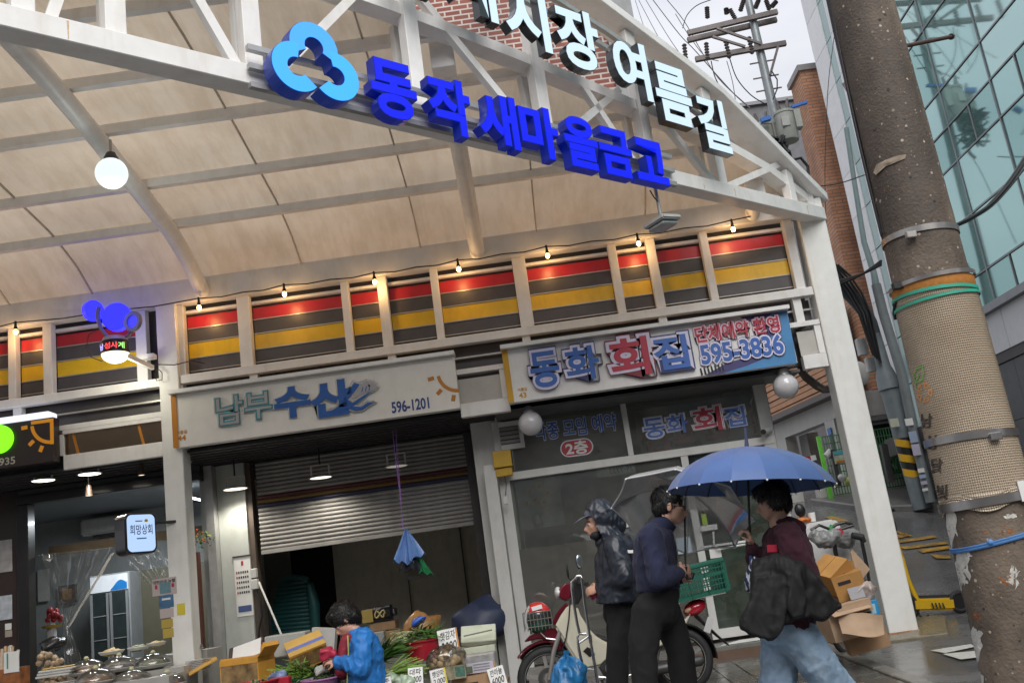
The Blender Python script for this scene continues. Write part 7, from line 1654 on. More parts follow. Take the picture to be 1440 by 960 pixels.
for a,b_,c in legs2:m=MB();shoe(m,c,Vector((1,0,0)));fuse(m,.008,3).build('shoe',black,p2,smooth=180)
# clear umbrella
def umbrella(t_,centre,axis,radius,height,npan,film_m,rib_m,scallop=0.05,tip=0.08,rim=None):
    q=axis.normalized().to_track_quat('Z','Y');t_.location=centre;t_.rotation_euler=q.to_euler()
    nu,nv=6,8
    def pt(a,v):                               # v 0 crown .. 1 rim
        r=radius*math.sin(v*1.25)/math.sin(1.25);z=height*((math.cos(v*1.25)-math.cos(1.25))/(1-math.cos(1.25)));return r,z
    vs=[]
    for j in range(nv+1):
        v=j/nv
        for i in range(nu+1):
            w_=i/nu;a=(w_-0.5)*2*math.pi/npan;r,z=pt(a,v)
            sag=math.sin(math.pi*w_);flat=math.cos(math.pi/npan)/math.cos(a);r2=r*(flat*.75+.25)*(1-scallop*sag*v*v)
            vs.append((r2*math.cos(a),r2*math.sin(a),z+scallop*.35*radius*sag*v*v))
    p0=MB().add(vs,[(j*(nu+1)+i,j*(nu+1)+i+1,(j+1)*(nu+1)+i+1,(j+1)*(nu+1)+i)for j in range(nv)for i in range(nu)]).build('canopy_panel',film_m,t_,smooth=60,local=True)
    r0=MB().tube([Vector((*[pt(0,v/8)[0]*c_ for c_ in(math.cos(math.pi/npan),math.sin(math.pi/npan))],pt(0,v/8)[1]-0.006))for v in range(1,9)],0.0032,5).build('rib',rib_m,t_,local=True)
    e_=pt(0,1);t0=MB().ell((e_[0]*math.cos(math.pi/npan),e_[0]*math.sin(math.pi/npan),e_[1]-.004),0.006,nu=8,nv=6).build('rib_tip',paper,t_,local=True)
    rim0=None
    if rim:
        rim0=MB().tube([Vector(vs[nv*(nu+1)+i])for i in range(nu+1)],0.005,5).build('rim_trim',rim,t_,local=True)
    for k in range(1,npan):
        for o in(p0,r0,t0,rim0):
            if o:inst(o,t_,rot=(0,0,2*math.pi*k/npan))
    MB().loft([Vector((0,0,height-.01)),Vector((0,0,height+tip*.3)),Vector((0,0,height+tip))],[0.016,0.011,0.009],10).build('ferrule',rib_m,t_,local=True)
    return q
cu_t=thing('clear_umbrella','clear plastic umbrella with white rim held open over the man in the navy sweater','umbrella')
cuc=J2(958,722,0.10);axc=Vector((0.34,0.50,0.80))
ufilm=GLASS('umbrella_film',(0.84,0.86,0.88),0.08,0.10,dust=0.5,dmin=0.30)
umbrella(cu_t,cuc,axc,0.455,0.20,8,ufilm,grey_steel,0.05,0.07,M('white_umbrella_trim',(0.55,0.56,0.58),0.5))
m=MB();q0=cuc+axc.normalized()*0.19;hnd=J2(964,800,-.12);m.tube([q0,J2(963,735,-.02),hnd,J2(964,812,-.12)],0.006,8);m.build('shaft',black,cu_t)
MB().tube([J2(964,796,-.12),J2(964,806,-.12),J2(967,813,-.12),J2(973,812,-.12),J2(975,805,-.12)],0.011,8).build('crook_handle',black,cu_t,smooth=60)
bgp=MB();vs=[]
n=20
for j in range(9):
    t_=j/8
    for i in range(n):
        a=2*math.pi*i/n;px=898-4*t_+(2+11*t_-5*t_**3)*math.cos(a);py=865+48*t_+3*math.sin(a*3)*t_
        vs.append(J2(px,py,.22+0.05*math.sin(a)*(0.2+t_)*(1+.5*math.sin(5*a))))
o=bgp.add(vs,[(j*n+i,j*n+(i+1)%n,(j+1)*n+(i+1)%n,(j+1)*n+i)for j in range(8)for i in range(n)]).build('striped_bag',M('silver_grey_film',(0.36,0.36,0.39),0.25,var=0.6,scale=12,stretch=(1,1,1),coat=0.3),smooth=60);tag(o,'grey translucent plastic bag hanging between the two standing men','plastic bag')

# --- woman under the blue umbrella, walking left
Y3=5.8;J3=lambda x,y,dy=0.0:W(x,y,Y3+dy);g3=gz(Y3)
p3=thing('person','person in a maroon hoodie and blue jeans walking left under the blue umbrella','person',(J3(1100,1000).x,Y3,g3))
f3=Vector((-1,-0.1,-0.08));h3=J3(1086,703);s3_=0.93
m=MB();RO,P=head_mb(m,h3,f3,Vector((0,0,1)),s3_)
m.loft([h3+Vector((0.022,0,-0.05)),J3(1096,742)],[0.048,0.058],12)
m.loft([J3(1104,765),J3(1104,800),J3(1106,860)],[(0.11,0.07),(0.12,0.08),(0.13,0.10)],14,hint=Vector((1,0,0)),rnd=True)
arms3=[(J3(1098,755,.16),J3(1072,808,.20),J3(1058,768,.04)),(J3(1110,755,-.17),J3(1128,815,-.2),J3(1085,826,-.17))]
for i,(sh,el,wr)in enumerate(arms3):
    m.loft([sh,el],[0.046,0.036],10,rnd=True);m.loft([el,wr],[0.036,0.026],10,rnd=True)
hand_mb(m,J3(1057,764,.03),Vector((-0.15,-0.25,1)),Vector((-1,0.1,0)),0.9,1.0,side=1);hand_mb(m,arms3[1][2],Vector((-1,0,-.3)),Vector((0,1,-.3)),0.88,0.6,side=1)
legs3=[(J3(1098,880,.08),J3(1094,940,.07),Vector((J3(1088,1010).x,Y3+.08,g3+.09))),(J3(1112,880,-.08),J3(1148,930,-.08),Vector((J3(1215,985).x,Y3-.08,g3+.15)))]
for a,b_,c in legs3:m.loft([a,b_,c],[0.08,0.056,0.042],12,rnd=True)
fuse(m,0.0075,4).build('body',skin,p3,smooth=180);eyes(P,RO,p3,s3_)
m=MB();m.ell(P(-0.018,0,0.04),(0.104*s3_,0.088*s3_,0.09*s3_),RO,22,14);m.ell(P(-0.065,0,-0.02),(0.05,0.078,0.075),RO,18,12);m.ell(P(0.055,0,0.075),(0.045,0.068,0.035),RO,14,10)
for q in(-1,1):m.ell(P(-0.01,q*.07,-0.0),(0.045,0.018,0.055),RO,12,8)
strands(fuse(m,0.0065,2,0.008,30,(1,1,.4),9),1000,.045,.0045,h3,Vector((-.2,0,-1)),3).build('hair',hair,p3,smooth=180)
maroon=M('maroon_fleece',(0.038,0.008,0.017),0.95,var=0.2,scale=9,bump=0.3,bscale=40,sheen=0.05)
m=MB();m.loft([J3(1096,738),J3(1102,752),J3(1106,780),J3(1108,820),J3(1110,862),J3(1108,886)],[(0.09,0.075),(0.195,0.115),(0.215,0.145),(0.22,0.155),(0.22,0.16),(0.19,0.135)],18,hint=Vector((1,0,0)))
sh,el,wr=arms3[0];m.loft([sh,sh.lerp(el,.5),el],[0.075,0.07,0.07],12,rnd=True);m.loft([el,el.lerp(wr,.5),wr+Vector((0,0,-.02))],[0.07,0.058,0.045],12,rnd=True)
sh,el,wr=arms3[1];m.loft([sh,sh.lerp(el,.5),el],[0.09,0.098,0.10],12,rnd=True);m.loft([el,el.lerp(wr,.5),wr],[0.09,0.07,0.045],12,rnd=True)
cloth_obj(m,'hoodie',maroon,p3,0.0105,0.026,10,(1,1,.7),15,smooth=3)
m=MB();m.loft([J3(1093,735),J3(1108,736),J3(1122,744),J3(1126,758)],[(0.085,.03),(0.10,.045),(0.105,.05),(0.07,.03)],14,rnd=True);cloth_obj(m,'hood',maroon,p3,0.010,0.016,12,seed=3)
MB().cbox(J3(1086,771,-.17),(0.058,0.012,0.045),Matrix.Rotation(R(6),3,'Y')).build('red_patch',crimson,p3,bevel=0.004)
denim=M('faded_denim',(0.19,0.285,0.40),0.85,var=0.28,scale=7,bump=0.55,bscale=24,dirt=0.55,dirtcol=(0.36,0.45,0.54),dr=(.42,.66),stretch=(1,1,.4))
m=MB()
for a,b_,c in legs3:m.loft([a,b_,c+Vector((0,0,-.04))],[(0.118,.118),(0.112,.105),(0.118,.11)],16,rnd=True)
m.loft([J3(1106,868),J3(1106,890)],[(0.175,0.128),(0.18,0.135)],16,hint=Vector((1,0,0)),rnd=True);cloth_obj(m,'jeans',denim,p3,0.010,0.016,13,(1,1,.9),22,smooth=4)
for(a,b_,c),d in zip(legs3,(Vector((-1,0,0)),Vector((-1,0,0)))):m=MB();shoe(m,c,d);fuse(m,.008,3).build('shoe',M('white_trainer',(0.5,0.5,0.48),0.5),p3,smooth=180)
# black jacket draped over the near arm: folded cloth hanging in a broad, creased sheet
def sheet(pts,y0,y1):return[J3(x,y,y0)for x,y in pts],Vector((0,y1-y0,0))
m=MB()
for pts,y0,y1 in(([(1060,800),(1084,782),(1110,784),(1132,800),(1152,814),(1168,834),(1184,852),(1177,861),(1161,873),(1138,866),(1120,868),(1106,876),(1080,868),(1062,850)],-.31,-.19),
                    ([(1062,812),(1082,806),(1104,812),(1106,846),(1102,878),(1097,894),(1084,899),(1070,896),(1054,890),(1042,881),(1050,862),(1057,844)],-.34,-.26),
                    ([(1108,806),(1126,812),(1136,838),(1130,866),(1116,868),(1108,846)],-.36,-.28)):
    a_,dv_=sheet(pts,y0,y1);m.prism(a_,dv_)
m.loft([J3(1070,800,-.24),J3(1092,796,-.27),J3(1118,806,-.28),J3(1140,822,-.24)],[0.06,0.075,0.075,0.06],14,rnd=True)
jk=fuse(m,0.010,4,0.024,10,(1.5,1,.55),31).build('black_jacket',M('black_nylon',(0.005,0.005,0.006),0.75,var=0.25,bump=0.1),smooth=180);tag(jk,'black jacket draped over the maroon hoodie\'s near arm','jacket')
m=MB();m.loft([J3(1061,786,-.14),J3(1060,800,-.16),J3(1056,818,-.16),J3(1054,830,-.15)],[(0.02,.018),(0.042,.03),(0.046,.03),(0.02,.015)],14,rnd=True)
pm=bpy.data.materials.new('patterned_cloth');pm.use_nodes=True;t=pm.node_tree;v=nd(t,'ShaderNodeTexWave',Scale=14.0,Distortion=9.0,Detail=2.0);tc=t.nodes.new('ShaderNodeTexCoord');t.links.new(tc.outputs['Object'],v.inputs['Vector'])
r=t.nodes.new('ShaderNodeValToRGB');r.color_ramp.elements[0].position=.62;r.color_ramp.elements[0].color=(0.012,0.016,0.05,1);r.color_ramp.elements[1].position=.72;r.color_ramp.elements[1].color=(0.42,0.45,0.52,1);t.links.new(v.outputs['Fac'],r.inputs[0]);t.links.new(r.outputs[0],t.nodes['Principled BSDF'].inputs['Base Color'])
o=fuse(m,.007,3,.008,16,seed=2).build('folded_pouch',pm,smooth=180);tag(o,'navy and white patterned folded pouch hanging below the umbrella hand','pouch')
bu=thing('blue_umbrella','blue umbrella with many ribs held open by the person in the maroon hoodie','umbrella')
a,b_=J3(940,692),J3(1172,686);cen=(a+b_)/2+Vector((0,0,0.01));d=(b_-a).normalized();axb=Vector((0,0,1))-d*d.z;axb=(axb.normalized()+Vector((0,0.02,0)))
bf=M('blue_umbrella_cloth',(0.050,0.110,0.29),0.45,var=0.10,scale=5,bump=0.05,sheen=0.2,dirt=0.25,dirtcol=(0.035,0.075,0.26),stretch=(1,1,.4),rvar=.15)
umbrella(bu,cen,axb,(b_-a).length/2*1.01,0.245,16,bf,M('umbrella_rib',(0.05,0.06,0.12),0.4),0.016,0.12)
MB().tube([cen+axb.normalized()*.23,J3(1054,740,.02),J3(1056,770,.03),J3(1057,792,.03)],0.007,8).build('shaft',black,bu);MB().loft([J3(1056,768,.03),J3(1057,800,.03)],[0.013,0.012],10).build('grip',navy_ink,bu)

# --- vegetable seller in a blue jacket, seated and bent forward, facing left
Y4=8.2;J4=lambda x,y,dy=0.0:W(x,y,Y4+dy);g4=gz(Y4)
p4=thing('person','seller with black curly hair in a bright blue jacket bent over vegetables','person',(J4(512,990).x,Y4,g4))
f4=Vector((-1,-0.25,-0.75));h4=J4(484,871);s4_=1.0
m=MB();RO,P=head_mb(m,h4,f4,Vector((-.4,0,1)),s4_)
m.loft([h4+Vector((0.05,0,-0.05)),J4(503,893)],[0.052,0.06],12);m.loft([J4(510,910),J4(513,935),J4(512,975)],[(0.11,0.08),(0.12,0.09),(0.13,0.11)],14,hint=Vector((1,0,0)),rnd=True)
arms4=[(J4(509,902,-.19),J4(508,938,-.24),J4(474,929,-.10)),(J4(507,902,.17),J4(500,940,.2),J4(472,926,.02))]
for sh,el,wr in arms4:m.loft([sh,el],[0.05,0.04],10,rnd=True);m.loft([el,wr],[0.04,0.028],10,rnd=True);hand_mb(m,wr,Vector((-1,0.15,.1)),Vector((0,.6,-1)),0.95,0.7,side=1)
for q in(-1,1):kn=Vector((J4(470,985).x,Y4+q*.16,g4+.50));m.loft([J4(512,978,q*.1),kn,Vector((kn.x+.06,Y4+q*.15,g4+.08))],[0.085,0.06,0.045],12,rnd=True)
fuse(m,0.0085,4).build('body',skin2,p4,smooth=180);eyes(P,RO,p4,s4_)
m=MB();m.ell(P(-0.02,0,0.045),(0.115,0.10,0.10),RO,22,14);m.ell(P(-0.07,0,-0.02),(0.065,0.088,0.085),RO,18,12);m.ell(P(0.045,0,0.085),(0.06,0.075,0.045),RO,14,10)
strands(fuse(m,0.0075,2,0.004,40,(1,1,1),5),1800,.03,.0035,h4,Vector((0,0,-.6)),4,.010).build('hair',hair,p4,smooth=180)
bj=M('bright_blue_nylon',(0.012,0.150,0.46),0.6,var=0.18,scale=6,bump=0.35,bscale=28)
m=MB();m.loft([J4(503,888),J4(509,900),J4(515,920),J4(517,945),J4(514,985)],[(0.09,0.085),(0.20,0.12),(0.215,0.135),(0.215,0.14),(0.22,0.16)],18,hint=Vector((1,0,0)))
for sh,el,wr in arms4:m.loft([sh,sh.lerp(el,.5),el],[0.085,0.082,0.080],12,rnd=True);m.loft([el,el.lerp(wr,.6),wr],[0.078,0.066,0.046],12,rnd=True)
cloth_obj(m,'jacket',bj,p4,0.0105,0.030,11,(1,1,.8),41,smooth=3)
m=MB();m.loft([J4(492,886),J4(500,891),J4(507,896)],[(.05,.05),(0.075,.07),(0.09,.08)],16);cloth_obj(m,'collar',bj,p4,.009,.006,14)
m=MB();m.loft([J4(489,898,-.06),J4(486,918,-.05),J4(484,942,-.05)],[(0.06,.05),(0.085,.06),(0.09,.07)],14,rnd=True);cloth_obj(m,'red_vest',M('red_quilt',(0.20,0.012,0.025),0.7,var=0.15),p4,.011,.012,12)
MB().tube([J4(489,893,-.14),J4(490,915,-.165),J4(489,945,-.175),J4(487,985,-.18)],0.006,6).build('zip',M('lime_zip',(0.35,0.40,0.08),0.5),p4)
m=MB()
for q in(-1,1):kn=Vector((J4(470,985).x,Y4+q*.16,g4+.50));m.loft([J4(512,978,q*.1),kn,Vector((kn.x+.06,Y4+q*.15,g4+.08))],[0.11,0.085,0.07],12,rnd=True)
cloth_obj(m,'trousers',pants_b,p4,.014,.012,8)
st_=thing('stool','low plastic stool under the vegetable seller','stool',(J4(514,990).x,Y4,g4));MB().box((J4(514,990).x-.16,Y4-.16,g4+.30),(J4(514,990).x+.16,Y4+.16,g4+.36)).build('seat',crimson,st_)
for sx in(-1,1):
    for sy in(-1,1):MB().box((J4(514,990).x+sx*.13-.02,Y4+sy*.13-.02,g4),(J4(514,990).x+sx*.13+.02,Y4+sy*.13+.02,g4+.299)).build('leg',crimson,st_)

# ------------------------------------------------------------------ produce stall in front of the fish shop
rn=random.Random(12)
def carton(name,label,c,size,mat,rot=(0,0,0),lid=None,flaps=(),inner=None,cat='carton',group=None):
    """open or closed carton: walls with thickness, flaps as parts. c = centre of the base"""
    t_=thing(name,label,cat,c,rot,group);w,d,h=size;th=0.006
    for nm,a,b_ in(('side_wall',(-w/2,-d/2,0),(w/2,-d/2+th,h)),('side_wall',(-w/2,d/2-th,0),(w/2,d/2,h)),('end_wall',(-w/2,-d/2+th,0),(-w/2+th,d/2-th,h)),('end_wall',(w/2-th,-d/2+th,0),(w/2,d/2-th,h))):
        MB().box(a,b_).build(nm,mat,t_,local=True)
    MB().box((-w/2,-d/2,-th),(w/2,d/2,-0.0005)).build('base',mat,t_,local=True)
    if lid:
        MB().box((-w/2,-d/2,h+.001),(w/2,-0.003,h+th)).build('lid_flap',lid,t_,local=True);MB().box((-w/2,0.003,h+.001),(w/2,d/2,h+th)).build('lid_flap',lid,t_,local=True)
    for side,ang,L_ in flaps:
        a=R(ang);
        if side in('f','b'):
            s_=-1 if side=='f' else 1;p=Vector((0,s_*d/2,h));dv=Vector((0,s_*math.cos(a),math.sin(a)))*L_;e=Vector((w/2-.004,0,0))
        else:
            s_=-1 if side=='l' else 1;p=Vector((s_*w/2,0,h));dv=Vector((s_*math.cos(a),0,math.sin(a)))*L_;e=Vector((0,d/2-.004,0))
        nrm=dv.cross(e).normalized()*0.005;m=MB();m.prism([p-e,p+e,p+e*.97+dv,p-e*.97+dv],nrm);m.build('flap',lid or inner or mat,t_,local=True)
    return t_
def crate_print(t_,x0,x1,y,z0,z1,mat,nm='printed_panel'):return MB().box((x0,y-.0015,z0),(x1,y,z1)).build(nm,mat,t_,local=True)
fruit_print=M('fruit_photo_print',(0.20,0.12,0.05),0.5,var=0.7,scale=11,dirt=0.6,dirtcol=(0.07,0.10,0.03),stretch=(1,1,1))
stall_z=0.62
# table under the produce
tb_=thing('produce_table','low trestle of planks carrying the vegetables','table',(W(520,985,8.9).x,8.9,gz(8.9)))
xa,xb=W(310,970,8.8).x,W(712,960,8.8).x
for k in range(5):MB().box((xa,8.45+k*.2,stall_z-.16),(xb,8.64+k*.2,stall_z-.13)).build('plank',cardboard,tb_)
for x in(xa+.1,xb-.1):
    for y in(8.5,9.35):MB().box((x-.03,y-.03,gz(8.9)),(x+.03,y+.03,stall_z-.161)).build('leg',dark_steel,tb_)
zt=stall_z-.13
def on(px,py,Y):p=W(px,py,Y);return p
c=on(350,958,8.7);t_=carton('fruit_carton','yellow topped fruit carton with brown printed sides at the left end of the stall',(c.x,8.7,W(350,965,8.7).z),(0.36,0.30,0.24),yellow_card,(0,0,R(-12)),flaps=(('f',100,.02),('b',40,.16),('r',50,.1)))
crate_print(t_,-.17,.17,-.151,.01,.20,fruit_print);MB().box((-.18,-.155,.20),(.18,.15,.246)).build('top_flap',yellow_card,t_,local=True)
c=on(347,914,8.9);o=MB().cbox(c,(0.26,0.20,0.008),Euler((R(40),R(-12),0)).to_matrix()).build('paper_sheet',paper);tag(o,'white printed sheet lying on a dark board behind the yellow topped carton','paper')
o=MB().cbox(c+Vector((-.02,.03,-.02)),(0.32,0.26,0.012),Euler((R(40),R(-12),0)).to_matrix()).build('dark_board',M('dark_brown_board',(0.06,0.035,0.03),0.6));tag(o,'dark brown board under the white printed sheet','board')
c=on(433,906,9.2);t_=carton('fruit_carton','tilted yellow carton bound with blue tape beside the seller',c+Vector((0.0,0,-.12)),(0.34,0.26,0.16),yellow_card,(R(28),R(-14),R(18)),lid=M('yellow_carton_light',(0.58,0.36,0.09),0.6,var=0.08))
MB().box((-.172,-.05,-.002),(.172,.0,.168)).build('blue_tape',M('blue_tape',(0.12,0.18,0.50),0.4),t_,local=True);crate_print(t_,-.165,.165,-.131,.01,.15,fruit_print)
foam=M('grey_white_foam',(0.42,0.43,0.40),0.7,var=0.06,dirt=0.2)
c=on(404,922,9.3);o=MB().box((c.x-.19,9.25,c.z),(c.x+.19,9.5,c.z+.20)).build('foam_box',foam,bevel=0.01);tag(o,'grey white foam box behind the green celery basin','foam box')
c=on(457,915,9.35);o=MB().cbox((c.x,9.35,c.z+.09),(.22,.12,.24),Matrix.Rotation(R(10),3,'Y')).build('white_carton',M('white_carton',(0.44,0.44,0.43),0.6,var=.1));tag(o,'white carton standing behind the seller\'s hands','carton')
# greens made of blades
leafc=[M('light_green_stalk',(0.17,0.30,0.045),0.5,var=0.25),M('mid_green_leaf',(0.065,0.16,0.03),0.55,var=0.35),M('pale_stalk',(0.42,0.46,0.26),0.5,var=0.2),M('dark_green_leaf',(0.03,0.075,0.02),0.55,var=0.4)]
def blades(c,rx,ry,rz_,n,L_,w,mat,dirn,spread=0.6,lift=0.3,curve=0.3,seed=0):
    r_=random.Random(seed);m=MB()
    for k in range(n):
        a=r_.random()*6.28;q=r_.random()**.5;p=c+Vector((rx*q*math.cos(a),ry*q*math.sin(a),rz_*(1-q*q)*r_.random()))
        d=(dirn+Vector((r_.gauss(0,spread),r_.gauss(0,spread),r_.gauss(lift,.2)))).normalized();s_=d.cross(Vector((0,0,1))).normalized()*w*r_.uniform(.6,1.2);l_=L_*r_.uniform(.6,1.15);pr=p-s_;pl=p+s_;g_=Vector((0,0,-curve*l_))
        pts=[p+d*(l_*t_)+g_*t_*t_ for t_ in(0,.35,.7,1)];b0=len(m.v)
        for i,q_ in enumerate(pts):
            ww=(1,1.15,.9,.15)[i];m.v+=[q_-s_*ww,q_+Vector((0,0,.004)),q_+s_*ww]
        for i in range(3):
            for j in range(2):m.f.append([b0+i*3+j,b0+i*3+j+1,b0+i*3+j+4,b0+i*3+j+3]);m.mi.append(0)
    return m
def basin(name,label,px,py,Y,rpx,hpx,mat,z=None):
    """py = rim front height"""
    c=W(px,py,Y);r=rpx*Y/FPX;h=hpx*Y/FPX;t_=thing(name,label,'basin',c-Vector((0,0,h)))
    MB().lathe([(0,0),(r*.74,0),(r*.80,.02),(r*.97,h-.015),(r*1.04,h-.01),(r*1.05,h),(r*.97,h),(r*.77,.02),(0,.015)],c-Vector((0,0,h)),36).build('bowl',mat,t_,smooth=50);return t_,c,r
def stuff_part(mb,name,mat,root):o=mb.build(name,mat,root,smooth=60);o['kind']='stuff';return o
t_,c,r=basin('green_basin','dark green basin heaped with light green celery stalks',416,952,8.55,30,26,M('dark_green_plastic',(0.012,0.07,0.03),0.4))
stuff_part(blades(c+Vector((0,0,-.0)),r*.9,r*.7,.13,150,.17,.006,None,Vector((-.5,-.6,.2)),.5,.25,.25,1),'celery_stalks',leafc[0],t_);stuff_part(blades(c+Vector((.03,0,.02)),r*.9,r*.7,.12,70,.10,.010,None,Vector((.8,-.2,.2)),.6,.3,.3,2),'celery_leaves',leafc[1],t_)
t_,c,r=basin('purple_basin','pink purple basin of dark wilted greens in front of the seller',452,952,8.2,27,16,M('purple_plastic',(0.38,0.17,0.36),0.35,var=.08));stuff_part(blades(c+Vector((0,0,-.03)),r*.75,r*.7,.04,170,.07,.012,None,Vector((0,-.3,.2)),.8,.2,.5,3),'wilted_greens',leafc[3],t_)
red_pl=M('red_plastic',(0.36,0.015,0.03),0.35,var=.08)
t_,c,r=basin('red_basin','red basin at the bottom edge in front of the yellow topped carton',360,957,8.1,30,18,red_pl);stuff_part(blades(c+Vector((0,0,-.03)),r*.75,r*.7,.03,120,.07,.01,None,Vector((0,-.3,.2)),.8,.2,.5,4),'chopped_greens',leafc[1],t_)
m=MB();cc_=W(391,951,8.25);m.ell(cc_,(.075,.06,.045),nu=20,nv=12);m.xf(lambda v:v+Vector((1,1,1))*.03*noise.noise(v*16));o=m.build('blue_white_bag',M('blue_white_film',(0.16,0.22,0.40),0.3,var=.7,scale=14),smooth=50);tag(o,'crumpled blue and white plastic bag beside the red basin','bag')
c=W(393,957,8.15);o=MB().box((c.x-.07,8.1,c.z-.1),(c.x+.09,8.2,c.z+.03)).build('red_box',red_pl,bevel=.006);tag(o,'small red plastic box under the blue and white bag','box')
m=MB();cc_=W(458,918,8.1);m.ell(cc_,(.06,.05,.05),nu=18,nv=12);m.ell(cc_+Vector((.05,0,-.01)),(.05,.04,.035),nu=14,nv=10);m.xf(lambda v:v+Vector((1,1,1))*.025*noise.noise(v*18));o=m.build('red_net_bag',M('red_net',(0.42,0.02,0.06),0.5,var=.3),smooth=50);tag(o,'crumpled red net bag held in the seller\'s hands','bag')
m=MB();cc_=W(453,941,8.3);m.ell(cc_,(.07,.05,.04),nu=18,nv=10);m.xf(lambda v:v+Vector((1,1,1))*.03*noise.noise(v*18));o=m.build('clear_bag',M('milky_film',(0.42,0.42,0.40),0.25,var=.3),smooth=50);tag(o,'milky crumpled plastic bag behind the purple basin','bag')
# leeks and spring onions
lk=thing('leek_bundle','bundle of leeks with dark green tops right of the seller','vegetables',W(545,950,8.6));stuff_part(blades(W(533,930,8.7),.06,.10,.05,120,.34,.012,None,Vector((.75,.1,.5)),.22,.1,.25,7),'leek_leaves',leafc[1],lk);stuff_part(blades(W(530,935,8.75),.06,.10,.06,60,.30,.013,None,Vector((.6,.1,.7)),.2,.1,.25,8),'dark_leaves',leafc[3],lk)
on_=thing('spring_onion_bundle','spring onions with white roots fanned to the right of the seller','vegetables',W(560,955,8.4));stuff_part(blades(W(538,957,8.4),.05,.08,.03,110,.36,.007,None,Vector((.9,.15,.32)),.13,.05,.22,9),'green_blades',leafc[0],on_);stuff_part(blades(W(552,944,8.4),.04,.06,.03,60,.16,.007,None,Vector((-.75,-.3,-.35)),.14,0,.1,10),'white_stems',leafc[2],on_)
t_,c,r=basin('red_basin','deep red basin piled with scallions behind the price cards',593,899,8.9,29,26,red_pl);stuff_part(blades(c+Vector((-.01,0,0)),r*.8,r*.7,.10,130,.19,.008,None,Vector((.7,-.3,.2)),.4,.2,.3,11),'scallions',leafc[1],t_);stuff_part(blades(c+Vector((-.05,0,.01)),r*.7,r*.7,.08,70,.15,.008,None,Vector((-.6,-.5,.1)),.3,.15,.2,12),'scallion_roots',leafc[2],t_)
# potatoes in a clear bag
pot=M('potato_skin',(0.36,0.25,0.12),0.6,var=.25,scale=16,bump=.15);po=thing('potato_heap','heap of pale potatoes in thin plastic behind the price cards','vegetables',W(626,945,8.5));p_=None
for k in range(30):
    px,py=604+rn.random()*42,0;f_=1-abs(px-627)/30;py=941-rn.random()*34*max(.25,f_);q=W(px,py,8.55+rn.uniform(-.08,.10));ro=(rn.random()*6,rn.random()*6,rn.random()*6)
    if p_ is None:m=MB().ell((0,0,0),(.034,.028,.026),nu=12,nv=8);m.xf(lambda v:v*(1+.15*noise.noise(v*30)));p_=m.build('potato',pot,po,smooth=180,local=True);p_.location=q-po.location;p_.rotation_euler=ro
    else:inst(p_,po,q-po.location,ro).scale=[rn.uniform(.8,1.25)]*3
m=MB();m.ell(W(626,926,8.5),(.165,.15,.115),nu=26,nv=16);m.xf(lambda v:v+Vector((1,1,1))*.03*noise.noise(v*9));m.build('plastic_film',GLASS('thin_clear_film',(.94,.94,.93),.06,.12,dust=.08),po,smooth=60)
# foam lids, foil box, cartons at the right end
pale=M('pale_green_foam',(0.50,0.53,0.42),0.6,var=.06,dirt=.25)
fl_=thing('foam_lid_box','pale green white foam box with tilted lid at the right end of the stall','foam box',W(672,920,9.0));a,b_,c,d=R4(648,697,880,905,9.0)
MB().cbox(((a+b_)/2,9.05,(c+d)/2),(b_-a,.06,(d-c)*1.15),Euler((R(-38),R(3),0)).to_matrix()).build('lid',pale,fl_,bevel=.006)
MB().beam(W(652,894,8.93),W(692,885,8.93),.008,.012).build('lid_groove',M('groove_shadow',(.16,.17,.12),.7),fl_);a,b_,c,d=R4(648,698,908,945,9.0);MB().box((a,9.0,c),(b_,9.25,d)).build('box',pale,fl_,bevel=.008)
sf=thing('silver_box','silver foil covered box with a pale grey printed front under the foam lid','box',W(672,950,8.75));a,b_,c,d=R4(650,697,918,938,8.8);m=MB().box((a,8.7,c),(b_,8.95,d));m.build('foil',M('crumpled_foil',(.5,.5,.5),.3,metal=.6,var=.3,scale=12,bump=.5,bscale=25),sf,bevel=.01)
a,b_,c,d=R4(650,694,931,945,8.68);MB().box((a,8.66,c),(b_,8.69,d)).build('printed_front',M('pale_lilac_card',(.46,.44,.50),.5,var=.12),sf)
for k in range(3):MB().box((a+.1,8.656,c+.02+k*.022),(b_-.03,8.659,c+.028+k*.022)).build('print_line',M('grey_print',(.25,.25,.28),.5),sf)
MB().box((a+.012,8.655,c+.008),(a+.09,8.659,c+.06)).build('green_print',M('green_print',(.10,.14,.09),.5,var=.4,scale=20),sf)
c=on(668,962,8.5);t_=carton('open_carton','open brown carton at the bottom edge right of the price cards',(c.x,8.55,c.z-.12),(.34,.26,.20),cardboard,(0,0,R(-6)),flaps=(('b',60,.08),))
MB().box((-.05,-.132,.09),(.05,-.1305,.15)).build('hand_hole',ink,t_,local=True)
t_=carton('produce_carton','small carton with pink and green vegetable print below the potatoes',(W(642,950,8.42).x,8.42,W(642,952,8.42).z),(.17,.12,.10),M('printed_carton',(.22,.20,.13),.5,var=.7,scale=13),(0,0,0));MB().box((.0,-.0615,.01),(.08,-.0605,.09)).build('green_print',M('green_veg_print',(.05,.12,.09),.5,var=.5,scale=30),t_,local=True)
t_=carton('white_carton','white carton with dark green print left of the small vegetable carton',(W(618,955,8.40).x,8.46,W(618,960,8.40).z),(.16,.10,.11),M('white_card',(.46,.46,.45),.5),(0,0,R(5)))
